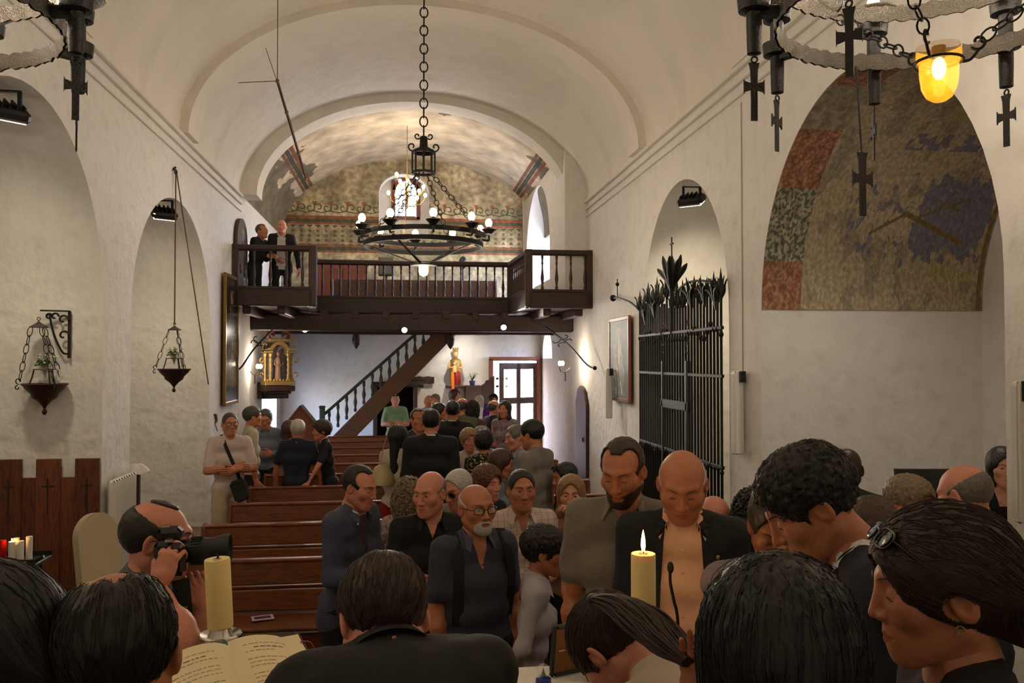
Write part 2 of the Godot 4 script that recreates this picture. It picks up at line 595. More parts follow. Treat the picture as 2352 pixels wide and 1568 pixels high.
func build_structure() -> void:
	# floors
	var b := MB.new()
	b.box(Vector3(0.2, -0.1, -11.6 + 1.5), Vector3(10.8, 0.2, 13.0))
	struct("floor", b, M.stone_floor, "dark stone floor of the nave between the pews")
	b = MB.new()
	b.box(Vector3(0.2, 0.15, -0.55), Vector3(5.8, 0.3, 6.1), Basis.IDENTITY, 0.015)
	b.box(Vector3(0.2, 0.075, -3.78), Vector3(5.8, 0.15, 0.36), Basis.IDENTITY, 0.015)
	b.box(Vector3(0.2, 0.375, 0.37), Vector3(5.8, 0.15, 4.24), Basis.IDENTITY, 0.015)
	struct("floor_sanctuary", b, M.stone_floor, "raised sanctuary floor with a step around the altar")
	b = MB.new()
	b.box(Vector3(0.2, -0.25, -17.65), Vector3(6.4, 0.2, 2.1))
	struct("floor_entrance", b, M.stone_floor, "lower stone floor inside the entrance door")
	b = MB.new()
	b.box(Vector3(4, -0.27, -27.2), Vector3(30, 0.2, 17.0))
	struct("ground", b, M.outside, "pale sunlit paving outside the glazed door")
	# left wall with two deep vaulted chapels
	b = wall_mesh(rect(-2.5, 0, 14.0, SPRING), [arch(4.9, 7.88, -0.02, 2.75, 4.3), arch(8.64, 12.0, -0.02, 2.75, 4.22)], left_xf(XL), 2.2)
	b.box(Vector3(XL - 2.28, 2.5, -5.75), Vector3(0.16, 5.1, 16.5))
	struct("wall_left", b, M.rough_plaster, "rough whitewashed left wall with two deep arched recesses")
	b = wall_mesh(rect(14.0, -0.3, 18.8, SPRING), [rect(16.3, 0.72, 18.15, 1.75)], left_xf(XL), 0.7)
	struct("wall_left_rear", b, M.plaster, "whitewashed left wall under and above the balcony")
	# right wall
	b = wall_mesh(rect(-2.5, 0, 13.9, SPRING), [arch(3.94, 6.9, -0.02, 2.75, 4.36), arch(7.63, 10.5, -0.02, 2.75, 4.34)], right_xf(XR), 2.1)
	b.box(Vector3(XR + 2.18, 2.5, -5.75), Vector3(0.16, 5.1, 16.5))
	struct("wall_right", b, M.plaster, "whitewashed right wall with two deep arched recesses")
	b = wall_mesh(rect(13.9, -0.3, 18.8, 3.3), [arch(17.3, 18.45, 2.35, 2.5, 2.93)], right_xf(XR), 0.7)
	for q in strips(rect(13.9, 3.3, 18.8, 6.02), [arch(15.4, 18.4, 3.85, 4.5, 5.9)]):
		b.prism(q, right_xf(2.72), 0.55)
	struct("wall_right_rear", b, M.plaster, "whitewashed right wall with an arched window above the balcony")
	# wall behind the camera
	b = MB.new()
	b.box(Vector3(0.2, 3.5, 2.75), Vector3(12, 7.4, 0.5))
	struct("wall_front", b, M.plaster, "plain wall behind the altar")
	# rear wall
	var holes := [rect(1.92, -0.4, 3.05, 2.38), rect(-0.62, -0.4, 0.25, 1.72), arch(-0.58, 0.54, 5.15, 6.05, 6.5)]
	b = wall_mesh(rect(-3.5, -0.35, 3.9, 7.1), holes, front_xf(18.7), 0.42)
	for q in strips(rect(-3.5, 4.4, 3.9, 7.1), [arch(-0.21, 0.25, 5.6, 6.2, 6.42)]):
		b.prism(q, front_xf(19.12), 0.12)
	for q in strips(rect(-3.5, -0.35, 3.9, 4.4), [rect(1.92, -0.4, 3.05, 2.38), rect(-0.62, -0.4, 0.25, 1.72)]):
		b.prism(q, front_xf(19.12), 0.12)
	struct("wall_rear", b, M.plaster, "whitewashed rear wall with door, small doorway and high window")
	b = MB.new()   # dim room behind the low doorway
	b.box(Vector3(-0.2, 0.8, -20.9), Vector3(2.2, 2.6, 0.1))
	b.box(Vector3(-1.3, 0.8, -20.05), Vector3(0.1, 2.6, 1.75))
	b.box(Vector3(0.9, 0.8, -20.05), Vector3(0.1, 2.6, 1.75))
	b.box(Vector3(-0.2, 2.15, -20.05), Vector3(2.3, 0.1, 1.8))
	struct("wall_store", b, M.dark_wood_y, "dark store room seen through the low doorway")
	# vault
	struct("ceiling", vault_piece(-2.5, 14.4), M.vault, "whitewashed barrel vault over the nave")
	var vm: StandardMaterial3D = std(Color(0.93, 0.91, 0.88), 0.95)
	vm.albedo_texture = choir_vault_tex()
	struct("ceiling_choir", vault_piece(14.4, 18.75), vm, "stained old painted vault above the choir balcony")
	var k := 0
	for r in [[6.9, 7.4, 0.06, 0.06], [10.33, 10.85, 0.11, 0.10], [14.1, 14.6, 0.26, 0.14]]:
		b = MB.new()
		b.prism(ell_ring(2.94, VB + 0.04, 2.9 - r[2], VB - r[3], SPRING), front_xf(r[0]), r[1] - r[0])
		k += 1
		struct("trim_%d" % k, b, M.vault, ["slim plaster rib across the near vault", "broad plaster rib across the middle of the vault", "heavy plaster arch in front of the choir balcony"][k - 1])
	# cornices of three steps
	for s in [[XL, 1.0, "left"], [XR, -1.0, "right"]]:
		b = MB.new()
		for st in [[4.76, 4.785, 0.03], [4.88, 4.905, 0.04], [5.0, 5.05, 0.05]]:
			b.box(Vector3(s[0] + s[1] * st[2] * 0.5, (st[0] + st[1]) * 0.5, -5.8), Vector3(st[2], st[1] - st[0], 16.6), Basis.IDENTITY, 0.008)
		struct("trim_cornice_" + s[2], b, M.vault, "triple plaster moulding along the " + s[2] + " wall below the vault")
	# frescoes
	b = MB.new()
	b.use_uv = true
	var lun := PackedVector2Array([Vector2(-2.69, 3.25), Vector2(2.71, 3.25)])
	for i in 41:
		var e := ell_pt(2.89, VB - 0.01, PI * i / 40)
		if e.x < 2.71:
			lun.append(e)
	for q in strips(lun, [holes[2]]):
		b.prism(q, front_xf(18.688), 0.012, Rect2(-2.7, 3.25, 5.4, 3.6), true, false)
	var fm := std(Color.WHITE, 0.95)
	fm.albedo_texture = lunette_tex()
	struct("wall_rear_fresco", b, fm, "faded painted frieze of scrolls and balusters on the rear wall")
	# painted band and fresco in the right chapel
	for f in [[XR + 0.0, XR + 0.36, 0], [XR + 0.36, XR + 2.1, 1]]:
		b = MB.new()
		b.use_uv = true
		var x0: float = f[0]
		var x1: float = f[1]
		b.surf(func(u, w):
			var s: float = w * 3.6   # along the jamb and over the arch
			var p: Vector2
			var a := 1.48
			var h := 0.0
			if s < h:
				p = Vector2(6.9, 2.75 - h + s)
			else:
				var th: float = (s - h) / 1.55
				p = Vector2(5.42 + (a - 0.012) * cos(th), 2.75 + 1.6 * sin(th))
			return Vector3(lerpf(x0, x1, u), p.y, -p.x), 12, 48)
		for i in b.n.size():
			if b.n[i].dot(Vector3(b.v[i].x, 2.5, -5.42) - b.v[i]) < 0.0:
				b.n[i] = -b.n[i]
		var m := std(Color.WHITE, 0.95)
		m.albedo_texture = band_tex() if f[2] == 0 else fresco_tex()
		struct("wall_right_fresco" if f[2] else "wall_right_band", b, m, "worn fresco with blue patches in the right chapel" if f[2] else "painted red and green blocks edging the right chapel arch")
	# facade across the street
	b = MB.new()
	for q in strips(rect(-3, -0.3, 3.55, 3.9), [rect(2.35, 1.75, 2.95, 2.75), rect(2.35, 0.55, 2.95, 1.6), rect(1.2, 0.6, 1.9, 2.6)]):
		b.prism(q, front_xf(23.6), 0.3)
	var fac := thing("facade", "sunlit pinkish house front outside the door", "building", Vector3(0, 0, 0))
	obj("wall", b, tri_mat(Color(0.80, 0.66, 0.58), 0.9, pic.speck, null, Vector3(0.6, 0.6, 0.6)), fac)
	for r in [[2.35, 1.75, 2.95, 2.75], [2.35, 0.55, 2.95, 1.6], [1.2, 0.6, 1.9, 2.6]]:
		b = MB.new()
		var cx: float = (r[0] + r[2]) * 0.5
		for xx in [r[0] + 0.03, cx, r[2] - 0.03]:
			b.box(Vector3(xx, (r[1] + r[3]) * 0.5, -23.72), Vector3(0.07, r[3] - r[1], 0.06))
		for yy in [r[1] + 0.03, r[3] - 0.03]:
			b.box(Vector3(cx, yy, -23.72), Vector3(r[2] - r[0], 0.07, 0.06))
		var fo := obj("window", b, M.brown_frame, fac)
		b = MB.new()
		b.box(Vector3(cx, (r[1] + r[3]) * 0.5, -23.75), Vector3(r[2] - r[0], r[3] - r[1], 0.01))
		obj("pane", b, std(Color(0.45, 0.52, 0.60), 0.1), fo)

# ---------------------------------------------------------------- computed paint
func stain(img: Image, f: FastNoiseLite, amount: float) -> void:
	for y in img.get_height():
		for x in img.get_width():
			var c := img.get_pixel(x, y)
			var k := 1.0 + f.get_noise_2d(x, y) * amount
			img.set_pixel(x, y, Color(c.r * k, c.g * k, c.b * k))

func img_tex(img: Image) -> ImageTexture:
	return ImageTexture.create_from_image(img)

func px_line(img: Image, a: Vector2, b: Vector2, w: float, c: Color) -> void:
	var k := int(a.distance_to(b) / maxf(1.0, w * 0.4)) + 1
	for i in k + 1:
		var p := a.lerp(b, float(i) / k)
		img.fill_rect(Rect2i(int(p.x - w * 0.5), int(p.y - w * 0.5), maxi(1, int(w)), maxi(1, int(w))), c)

func curl(img: Image, c: Vector2, r: float, dirx: float, diry: float, w: float, col: Color) -> void:
	var last := Vector2.ZERO
	for i in 30:
		var t := float(i) / 29.0
		var an := t * 5.2
		var rr := r * (1.0 - t * 0.75)
		var p := c + Vector2(cos(an) * rr * dirx, sin(an) * rr * diry)
		if i > 0:
			px_line(img, last, p, w, col)
		last = p

func lunette_tex() -> ImageTexture:
	var w := 1080
	var h := 720     # 200 px per metre, v 0 at the top (6.85 m)
	var img := Image.create(w, h, false, Image.FORMAT_RGB8)
	img.fill(Color(0.62, 0.565, 0.45))
	var big := noise(0.006, 4, 71)
	stain(img, big, 0.35)
	var green := Color(0.30, 0.31, 0.24)
	var red := Color(0.52, 0.33, 0.22)
	var ym := func(y: float) -> int: return int((6.85 - y) * 200.0)
	# scroll band
	for i in 15:
		var x := 30.0 + i * 72.0
		curl(img, Vector2(x + 22, ym.call(5.69)), 20, 1, 1, 4, green)
		curl(img, Vector2(x + 58, ym.call(5.69)), 20, -1, -1, 4, green)
		px_line(img, Vector2(x, ym.call(5.58)), Vector2(x + 36, ym.call(5.62)), 4, green)
		px_line(img, Vector2(x + 36, ym.call(5.62)), Vector2(x + 72, ym.call(5.58)), 4, green)
		for k in [-8.0, 0.0, 8.0]:
			px_line(img, Vector2(x + 40, ym.call(5.74)), Vector2(x + 40 + k, ym.call(5.82)), 5, red)
	# bands
	for bnd in [[5.52, 5.44, red], [5.44, 5.37, green], [5.37, 5.32, red], [4.88, 4.82, red], [4.82, 4.75, green], [4.75, 4.70, red]]:
		img.fill_rect(Rect2i(0, ym.call(bnd[0]), w, ym.call(bnd[1]) - ym.call(bnd[0])), bnd[2])
	# painted balusters
	for i in 30:
		var x := 14 + i * 36
		var yt: int = ym.call(5.31)
		img.fill_rect(Rect2i(x - 11, yt, 22, 5), Color(0.28, 0.22, 0.17))
		for k in 84:
			var t := k / 84.0
			var hw := 4.0 + 5.0 * absf(sin(t * PI * 3.0)) * (0.6 + 0.4 * t)
			var cc: Color = green if int(t * 9.0) % 2 == 0 else red.lerp(green, 0.35)
			if int(t * 12.0) % 3 != 1:
				img.fill_rect(Rect2i(int(x - hw), yt + 5 + k, int(hw * 2.0), 1), cc.lerp(Color(0.60, 0.55, 0.44), 0.25))
	stain(img, noise(0.03, 5, 72), 0.30)
	return img_tex(img)

func choir_vault_tex() -> ImageTexture:
	var w := 512
	var h := 256
	var img := Image.create(w, h, false, Image.FORMAT_RGB8)
	var f := noise(0.012, 5, 75)
	var g := noise(0.03, 4, 76)
	for y in h:
		for x in w:
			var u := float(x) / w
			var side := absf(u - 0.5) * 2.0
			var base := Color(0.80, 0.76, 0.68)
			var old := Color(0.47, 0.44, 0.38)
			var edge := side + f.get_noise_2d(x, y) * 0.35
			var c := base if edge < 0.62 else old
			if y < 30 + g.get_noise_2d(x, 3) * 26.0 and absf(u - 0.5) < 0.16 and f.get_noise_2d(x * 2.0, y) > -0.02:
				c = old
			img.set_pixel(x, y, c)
	for s in [0.20, 0.80]:   # red and green line along both sides of the vault
		var x := int(s * w)
		for q in [[-10, 6, Color(0.50, 0.32, 0.24)], [-3, 7, Color(0.28, 0.30, 0.25)], [5, 5, Color(0.48, 0.33, 0.25)]]:
			img.fill_rect(Rect2i(x + q[0], 0, q[1], h), q[2])
	stain(img, g, 0.22)
	return img_tex(img)

func band_tex() -> ImageTexture:
	var w := 96
	var h := 720
	var img := Image.create(w, h, false, Image.FORMAT_RGB8)
	var f := noise(0.09, 3, 81)
	var blocks := [[0.0, 0.115, 0], [0.115, 0.29, 1], [0.29, 0.45, 0], [0.45, 0.60, 2], [0.60, 0.74, 0], [0.74, 0.86, 2], [0.86, 1.0, 3]]
	for y in h:
		var t := float(y) / h
		var kind := 0
		for bl in blocks:
			if t >= bl[0] and t < bl[1]:
				kind = bl[2]
		for x in w:
			var q := f.get_noise_2d(x, y)
			var c: Color
			match kind:
				0: c = Color(0.56, 0.37, 0.28) if q > -0.08 else Color(0.64, 0.50, 0.40)
				1: c = Color(0.36, 0.38, 0.32) if q > 0.04 else Color(0.62, 0.59, 0.50)
				2: c = Color(0.53, 0.50, 0.42) if q > 0.1 else Color(0.59, 0.54, 0.45)
				3: c = Color(0.48, 0.33, 0.25) if q > 0.0 else Color(0.52, 0.41, 0.33)
			img.set_pixel(x, y, c)
	stain(img, noise(0.04, 4, 82), 0.3)
	return img_tex(img)

func fresco_tex() -> ImageTexture:
	# u 0..1 = away from the nave, v 0..1 = up the wall and over the arch
	var w := 640
	var h := 800
	var img := Image.create(w, h, false, Image.FORMAT_RGB8)
	var f := noise(0.010, 5, 91)
	var g := noise(0.022, 4, 92)
	var fine := noise(0.06, 4, 93)
	var sand := Color(0.67, 0.605, 0.505)
	var blue := Color(0.46, 0.45, 0.50)
	var ochre := Color(0.64, 0.60, 0.40)
	for y in h:
		var v := float(y) / h
		for x in w:
			var u := float(x) / w
			var c := sand
			var e := f.get_noise_2d(x, y)
			if e > 0.18:
				c = sand.lerp(Color(0.52, 0.48, 0.42), 0.6)
			if v > 0.07 and v < 0.13 and u > 0.58 and u < 0.93 and e > -0.25:
				c = ochre.lerp(sand, 0.35)
			var bx := absf(u - 0.76) / 0.20
			var by := absf(v - 0.225) / 0.095
			if maxf(bx, by) + g.get_noise_2d(x, y) * 0.45 < 1.0:
				c = blue
			elif u > 0.18 and u < 0.52 and v > 0.12 and v < 0.34 and g.get_noise_2d(x + 400, y) > 0.30:
				c = blue
			elif u > 0.35 and u < 0.75 and v > 0.40 and v < 0.45 and g.get_noise_2d(x + 900, y) > -0.05:
				c = blue
			elif v > 0.49 and v < 0.76 and u > 0.45 + fine.get_noise_2d(x, y) * 0.06:
				c = ochre.lerp(sand, 0.25)
			if v > 0.72 and v < 0.79 and u > 0.2 and g.get_noise_2d(x, y + 300) > -0.3:
				c = blue
			img.set_pixel(x, y, c)
	var tw := Color(0.45, 0.40, 0.28)
	var P := func(u: float, v: float) -> Vector2: return Vector2(u * w, v * h)
	px_line(img, P.call(0.50, 0.235), P.call(0.84, 0.165), 9, Color(0.47, 0.39, 0.22))
	px_line(img, P.call(0.50, 0.235), P.call(0.33, 0.185), 6, tw)
	px_line(img, P.call(0.56, 0.225), P.call(0.82, 0.275), 6, tw)
	px_line(img, P.call(0.66, 0.245), P.call(0.72, 0.285), 4, tw)
	px_line(img, P.call(0.72, 0.255), P.call(0.79, 0.245), 4, tw)
	px_line(img, P.call(0.62, 0.235), P.call(0.62, 0.27), 4, tw)
	# bird and red rays in the yellow field
	var rr := Color(0.52, 0.30, 0.17)
	for q in [[0.95, 0.60], [0.92, 0.53], [0.52, 0.58], [0.62, 0.51]]:
		px_line(img, P.call(0.72, 0.58), P.call(q[0], q[1]), 7, rr)
	for i in 40:
		var t := i / 39.0
		px_line(img, P.call(0.62 + 0.22 * t, 0.655 - 0.02 * sin(t * PI)), P.call(0.62 + 0.22 * t, 0.655 + 0.022 * sin(t * PI)), 5, Color(0.45, 0.43, 0.33))
	px_line(img, P.call(0.84, 0.655), P.call(0.92, 0.69), 6, Color(0.45, 0.43, 0.33))
	px_line(img, P.call(0.70, 0.62), P.call(0.66, 0.56), 5, Color(0.45, 0.43, 0.40))
	px_line(img, P.call(0.975, 0.0), P.call(0.985, 0.4), 16, Color(0.50, 0.43, 0.26))
	stain(img, fine, 0.22)
	stain(img, noise(0.15, 2, 94), 0.10)
	return img_tex(img)

# ---------------------------------------------------------------- small builders
func chain(b: MB, a: Vector3, e: Vector3, ln: float, r: float, w := 0.32) -> void:
	var d := (e - a)
	var k := maxi(1, int(d.length() / ln))
	var t := d.normalized()
	var x := (Vector3.RIGHT if absf(t.x) < 0.8 else Vector3.BACK).cross(t).normalized()
	for i in k:
		var c := a + d * ((i + 0.5) / k)
		var s := x if i % 2 == 0 else t.cross(x)
		b.ring(c, Basis(s, t, s.cross(t)), ln * w * 1.25, r, 12, 5, ln * 0.62)

func scroll(b: MB, c: Vector3, ax: Vector3, ay: Vector3, r0: float, r1: float, a0: float, a1: float, w: float, k := 22) -> void:
	var p := PackedVector3Array()
	for i in k:
		var t := float(i) / (k - 1)
		var an := lerpf(a0, a1, t)
		p.append(c + (ax * cos(an) + ay * sin(an)) * lerpf(r0, r1, t))
	b.tube(p, w, 6)

func bulb_at(parent: Node, p: Vector3, r: float, e: float, c := WARM) -> void:
	var b := MB.new()
	b.ball(p, Vector3(r, r * 1.25, r), 12)
	obj("bulb", b, M.bulb, parent)
	if e > 0.0:
		omni(p, c, e, r)

const LATIN := [Vector2(-0.012, 0), Vector2(0.012, 0), Vector2(0.012, 0.09), Vector2(0.045, 0.085), Vector2(0.05, 0.078), Vector2(0.05, 0.122), Vector2(0.045, 0.115), Vector2(0.012, 0.11), Vector2(0.014, 0.15), Vector2(0.02, 0.17), Vector2(-0.02, 0.17), Vector2(-0.014, 0.15), Vector2(-0.012, 0.11), Vector2(-0.045, 0.115), Vector2(-0.05, 0.122), Vector2(-0.05, 0.078), Vector2(-0.045, 0.085), Vector2(-0.012, 0.09)]
func iron_cross(b: MB, top: Vector3, h: float, turn: float) -> void:
	# hangs from its top, long arm down
	var p := PackedVector2Array()
	for q in LATIN:
		p.append(Vector2(q.x, 0.17 - q.y) * (h / 0.17))
	var q2 := PackedVector2Array()
	for q in LATIN:   # long shaft below the arms
		var y: float = q.y
		var k: float = h / 0.17
		q2.append(Vector2(q.x * k * (0.62 if absf(q.x) > 0.03 else 0.8), -h + y * k))
	b.prism(q2, T(top, ry(turn)), 0.006)

func curve3(pts: Array, k := 6) -> PackedVector3Array:
	var c := Curve3D.new()
	for i in pts.size():
		var t: Vector3 = (pts[mini(i + 1, pts.size() - 1)] - pts[maxi(i - 1, 0)]) / 6.0
		c.add_point(pts[i], -t, t)
	var out := PackedVector3Array()
	for i in (pts.size() - 1) * k + 1:
		out.append(c.samplef(float(i) / k))
	return out

# ---------------------------------------------------------------- balcony and stair
const BAL := [Vector2(0.026, 0), Vector2(0.026, 0.05), Vector2(0.016, 0.08), Vector2(0.026, 0.16), Vector2(0.03, 0.2), Vector2(0.024, 0.26), Vector2(0.014, 0.36), Vector2(0.013, 0.42), Vector2(0.022, 0.45), Vector2(0.014, 0.48), Vector2(0.022, 0.56), Vector2(0.026, 0.6)]
func build_balcony() -> void:
	var t := thing("choir_balcony", "dark wooden choir balcony with turned balusters spanning the nave", "balcony", Vector3(0.2, 3.16, -13.5))
	var o := t.position
	var F := func(x: float, y: float, d: float) -> Vector3: return Vector3(x, y, -d) - o
	var b := MB.new()
	b.prism(PackedVector2Array([Vector2(XL, 13.5), Vector2(-1.46, 13.5), Vector2(-1.63, 15.3), Vector2(1.96, 15.3), Vector2(2.03, 13.5), Vector2(XR, 13.5), Vector2(XR, 18.68), Vector2(XL, 18.68)]), Transform3D(Basis(Vector3(1, 0, 0), Vector3(0, 0, -1), Vector3(0, 1, 0)), Vector3(0, 3.19, 0) - o), 0.06)
	obj("floor_boards", b, M.dark_wood_z, t)
	# fascia beams
	for f in [[XL, -1.46, 13.5, 13.5], [-1.46, -1.63, 13.5, 15.3], [-1.63, 1.96, 15.3, 15.3], [1.96, 2.03, 15.3, 13.5], [2.03, XR, 13.5, 13.5]]:
		b = MB.new()
		b.bar(F.call(f[0], 3.3, f[2]), F.call(f[1], 3.3, f[3]), 0.12, 0.27, Vector3.UP, 0.012)
		obj("fascia_beam", b, M.dark_wood, t)
		b = MB.new()
		b.bar(F.call(f[0], 4.09, f[2]), F.call(f[1], 4.09, f[3]), 0.13, 0.09, Vector3.UP, 0.02)
		obj("handrail", b, M.dark_wood, t)
		b = MB.new()
		b.bar(F.call(f[0], 3.455, f[2]), F.call(f[1], 3.455, f[3]), 0.10, 0.05, Vector3.UP, 0.01)
		obj("base_rail", b, M.dark_wood, t)
	var bm := MB.new()
	bm.lathe(BAL, Transform3D.IDENTITY, 12)
	var bal := bm.mesh()
	var put := func(x: float, d: float) -> void:
		var i := inst("baluster", bal, M.dark_wood_y, t)
		i.position = F.call(x, 3.465, d)
	for k in 5:
		put.call(lerpf(-2.62, -1.62, k / 4.0), 13.5)
	for k in 4:
		put.call(lerpf(2.26, 2.98, k / 3.0), 13.5)
	for k in 22:
		put.call(lerpf(-1.48, 1.82, k / 21.0), 15.3)
	for k in 8:
		put.call(lerpf(-1.47, -1.61, k / 8.0), lerpf(13.72, 15.1, k / 7.0))
		put.call(lerpf(2.02, 1.97, k / 8.0), lerpf(13.72, 15.1, k / 7.0))
	for p in [[-1.46, 13.5], [-1.63, 15.3], [1.96, 15.3], [2.03, 13.5], [-2.66, 13.5], [3.06, 13.5]]:
		b = MB.new()
		b.box(F.call(p[0], 3.66, p[1]), Vector3(0.12, 0.96, 0.12), Basis.IDENTITY, 0.012)
		obj("post", b, M.dark_wood_y, t)
	# beams under the floor
	for d in [15.15, 17.0]:
		b = MB.new()
		b.box(F.call(0.2, 2.98, d), Vector3(5.8, 0.3, 0.26), Basis.IDENTITY, 0.02)
		obj("cross_beam", b, M.dark_wood, t)
	for k in 11:
		b = MB.new()
		var x := lerpf(-2.5, 2.9, k / 10.0)
		var d0 := 13.6 if (x < -1.5 or x > 2.0) else 15.0
		b.box(F.call(x, 3.12, (d0 + 18.6) * 0.5), Vector3(0.13, 0.15, 18.6 - d0), Basis.IDENTITY, 0.015)
		obj("joist", b, M.dark_wood_z, t)
	# hanging end of a carved post below the cross beam
	for x in [-0.97, 0.93]:
		b = MB.new()
		b.lathe([Vector2(0.0, -0.30), Vector2(0.03, -0.27), Vector2(0.07, -0.2), Vector2(0.08, -0.1), Vector2(0.06, 0.0)], T(F.call(x, 2.83, 16.9)), 14)
		obj("drop_finial", b, M.dark_wood_y, t)
	# choir furniture
	var cb := thing("choir_bench", "brown wooden bench with panelled back behind the balcony rail", "bench", Vector3(0.2, 3.25, -16.6))
	b = MB.new()
	b.box(Vector3(0, 0.36, 0), Vector3(3.3, 0.6, 0.05), Basis.IDENTITY, 0.01)
	obj("back_panel", b, M.bench, cb)
	b = MB.new()
	b.box(Vector3(0, 0.40, -0.24), Vector3(3.3, 0.05, 0.42), Basis.IDENTITY, 0.01)
	obj("seat", b, M.pew, cb)
	for x in [-1.62, 1.62]:
		b = MB.new()
		b.box(Vector3(x, 0.33, -0.2), Vector3(0.06, 0.66, 0.5), Basis.IDENTITY, 0.01)
		obj("end_panel", b, M.pew_side, cb)
	var hb := thing("cupboard", "reddish wooden cupboard standing at the left of the choir", "cupboard", Vector3(-1.3, 3.25, -17.5))
	b = MB.new(); b.box(Vector3(0, 0.52, 0), Vector3(1.0, 1.04, 0.4), Basis.IDENTITY, 0.01); obj("body", b, M.brown_frame, hb)
	b = MB.new(); b.box(Vector3(0, 1.06, 0), Vector3(1.08, 0.05, 0.46), Basis.IDENTITY, 0.01); obj("top", b, M.dark_wood, hb)
	for x in [-0.25, 0.25]:
		b = MB.new(); b.box(Vector3(x, 0.52, 0.21), Vector3(0.42, 0.86, 0.02), Basis.IDENTITY, 0.01); obj("door", b, M.brown_frame, hb)
	var sp := thing("loudspeaker", "grey box loudspeaker standing in front of the painted frieze", "loudspeaker", Vector3(-0.38, 3.25, -17.3))
	b = MB.new(); b.box(Vector3(0, 1.0, 0), Vector3(0.32, 0.38, 0.28), Basis.IDENTITY, 0.02); obj("cabinet", b, std(Color(0.40, 0.38, 0.32), 0.8), sp)
	b = MB.new(); b.box(Vector3(0, 1.0, 0.142), Vector3(0.27, 0.33, 0.01), Basis.IDENTITY, 0.004); obj("grille", b, std(Color(0.33, 0.32, 0.28), 0.9), sp)
	b = MB.new(); b.tube(PackedVector3Array([Vector3(0, 0, 0), Vector3(0, 0.82, 0)]), 0.02, 8); b.lathe([Vector2(0.0, 0.02), Vector2(0.16, 0.015), Vector2(0.16, 0.0)], Transform3D.IDENTITY, 16); obj("stand", b, M.iron, sp)
	var ms := thing("stage_lamp", "small dark lamp head rising above the balcony rail", "lamp", Vector3(1.18, 3.25, -16.9))
	b = MB.new(); b.tube(PackedVector3Array([Vector3(0, 0, 0), Vector3(0, 0.95, 0)]), 0.015, 8); b.lathe([Vector2(0.0, 0.02), Vector2(0.14, 0.015), Vector2(0.14, 0.0)], Transform3D.IDENTITY, 16); obj("stand", b, M.iron, ms)
	b = MB.new(); b.ball(Vector3(0, 1.06, 0), Vector3(0.085, 0.13, 0.09), 16); obj("head", b, M.black, ms)

func build_stair() -> void:
	var t := thing("staircase", "old painted wooden staircase climbing to the balcony", "stairs", Vector3(-1.9, -0.15, -17.5))
	var o := t.position
	var slope := Vector3(0.70, 0.72, 0).normalized()
	var a0 := Vector3(-1.95, 0.0, -17.0)
	var ln := 4.35
	for z in [0.0, -0.85]:
		var b := MB.new()
		b.bar(a0 + Vector3(0, 0, z) - o, a0 + slope * ln + Vector3(0, 0, z) - o, 0.07, 0.34, Vector3.UP, 0.012)
		obj("stringer", b, M.paint_worn, t)
	for k in 14:
		var b := MB.new()
		var p := a0 + slope * (0.25 + k * 0.295)
		b.box(p + Vector3(0.05, 0.02, -0.42) - o, Vector3(0.27, 0.035, 0.8), Basis.IDENTITY, 0.006)
		obj("tread", b, M.dark_wood_z, t)
	var nb := MB.new()
	nb.lathe([Vector2(0.02, 0), Vector2(0.024, 0.05), Vector2(0.015, 0.09), Vector2(0.027, 0.17), Vector2(0.029, 0.21), Vector2(0.016, 0.29), Vector2(0.014, 0.34), Vector2(0.024, 0.39), Vector2(0.02, 0.47)], Transform3D.IDENTITY, 10)
	var bal := nb.mesh()
	var h0 := Vector3(-1.6, 1.22, -17.0)
	var h1 := Vector3(0.62, 3.20, -17.0)
	for k in 13:
		var i := inst("baluster", bal, M.paint_green, t)
		i.position = h0.lerp(h1, (k + 0.6) / 13.0) - Vector3(0, 0.50, 0) - o
		i.scale = Vector3(1.35, 1.0, 1.35)
	var b := MB.new()
	b.bar(h0 - o, h1 - o, 0.075, 0.06, Vector3.UP, 0.015)
	obj("handrail", b, M.paint_green, t)
	b = MB.new()
	b.box(Vector3(-1.64, 0.62, -17.0) - o, Vector3(0.11, 1.46, 0.11), Basis.IDENTITY, 0.012)
	b.box(Vector3(-1.64, 1.37, -17.0) - o, Vector3(0.13, 0.05, 0.13), Basis.IDENTITY, 0.015)
	obj("newel_post", b, M.paint_green, t)

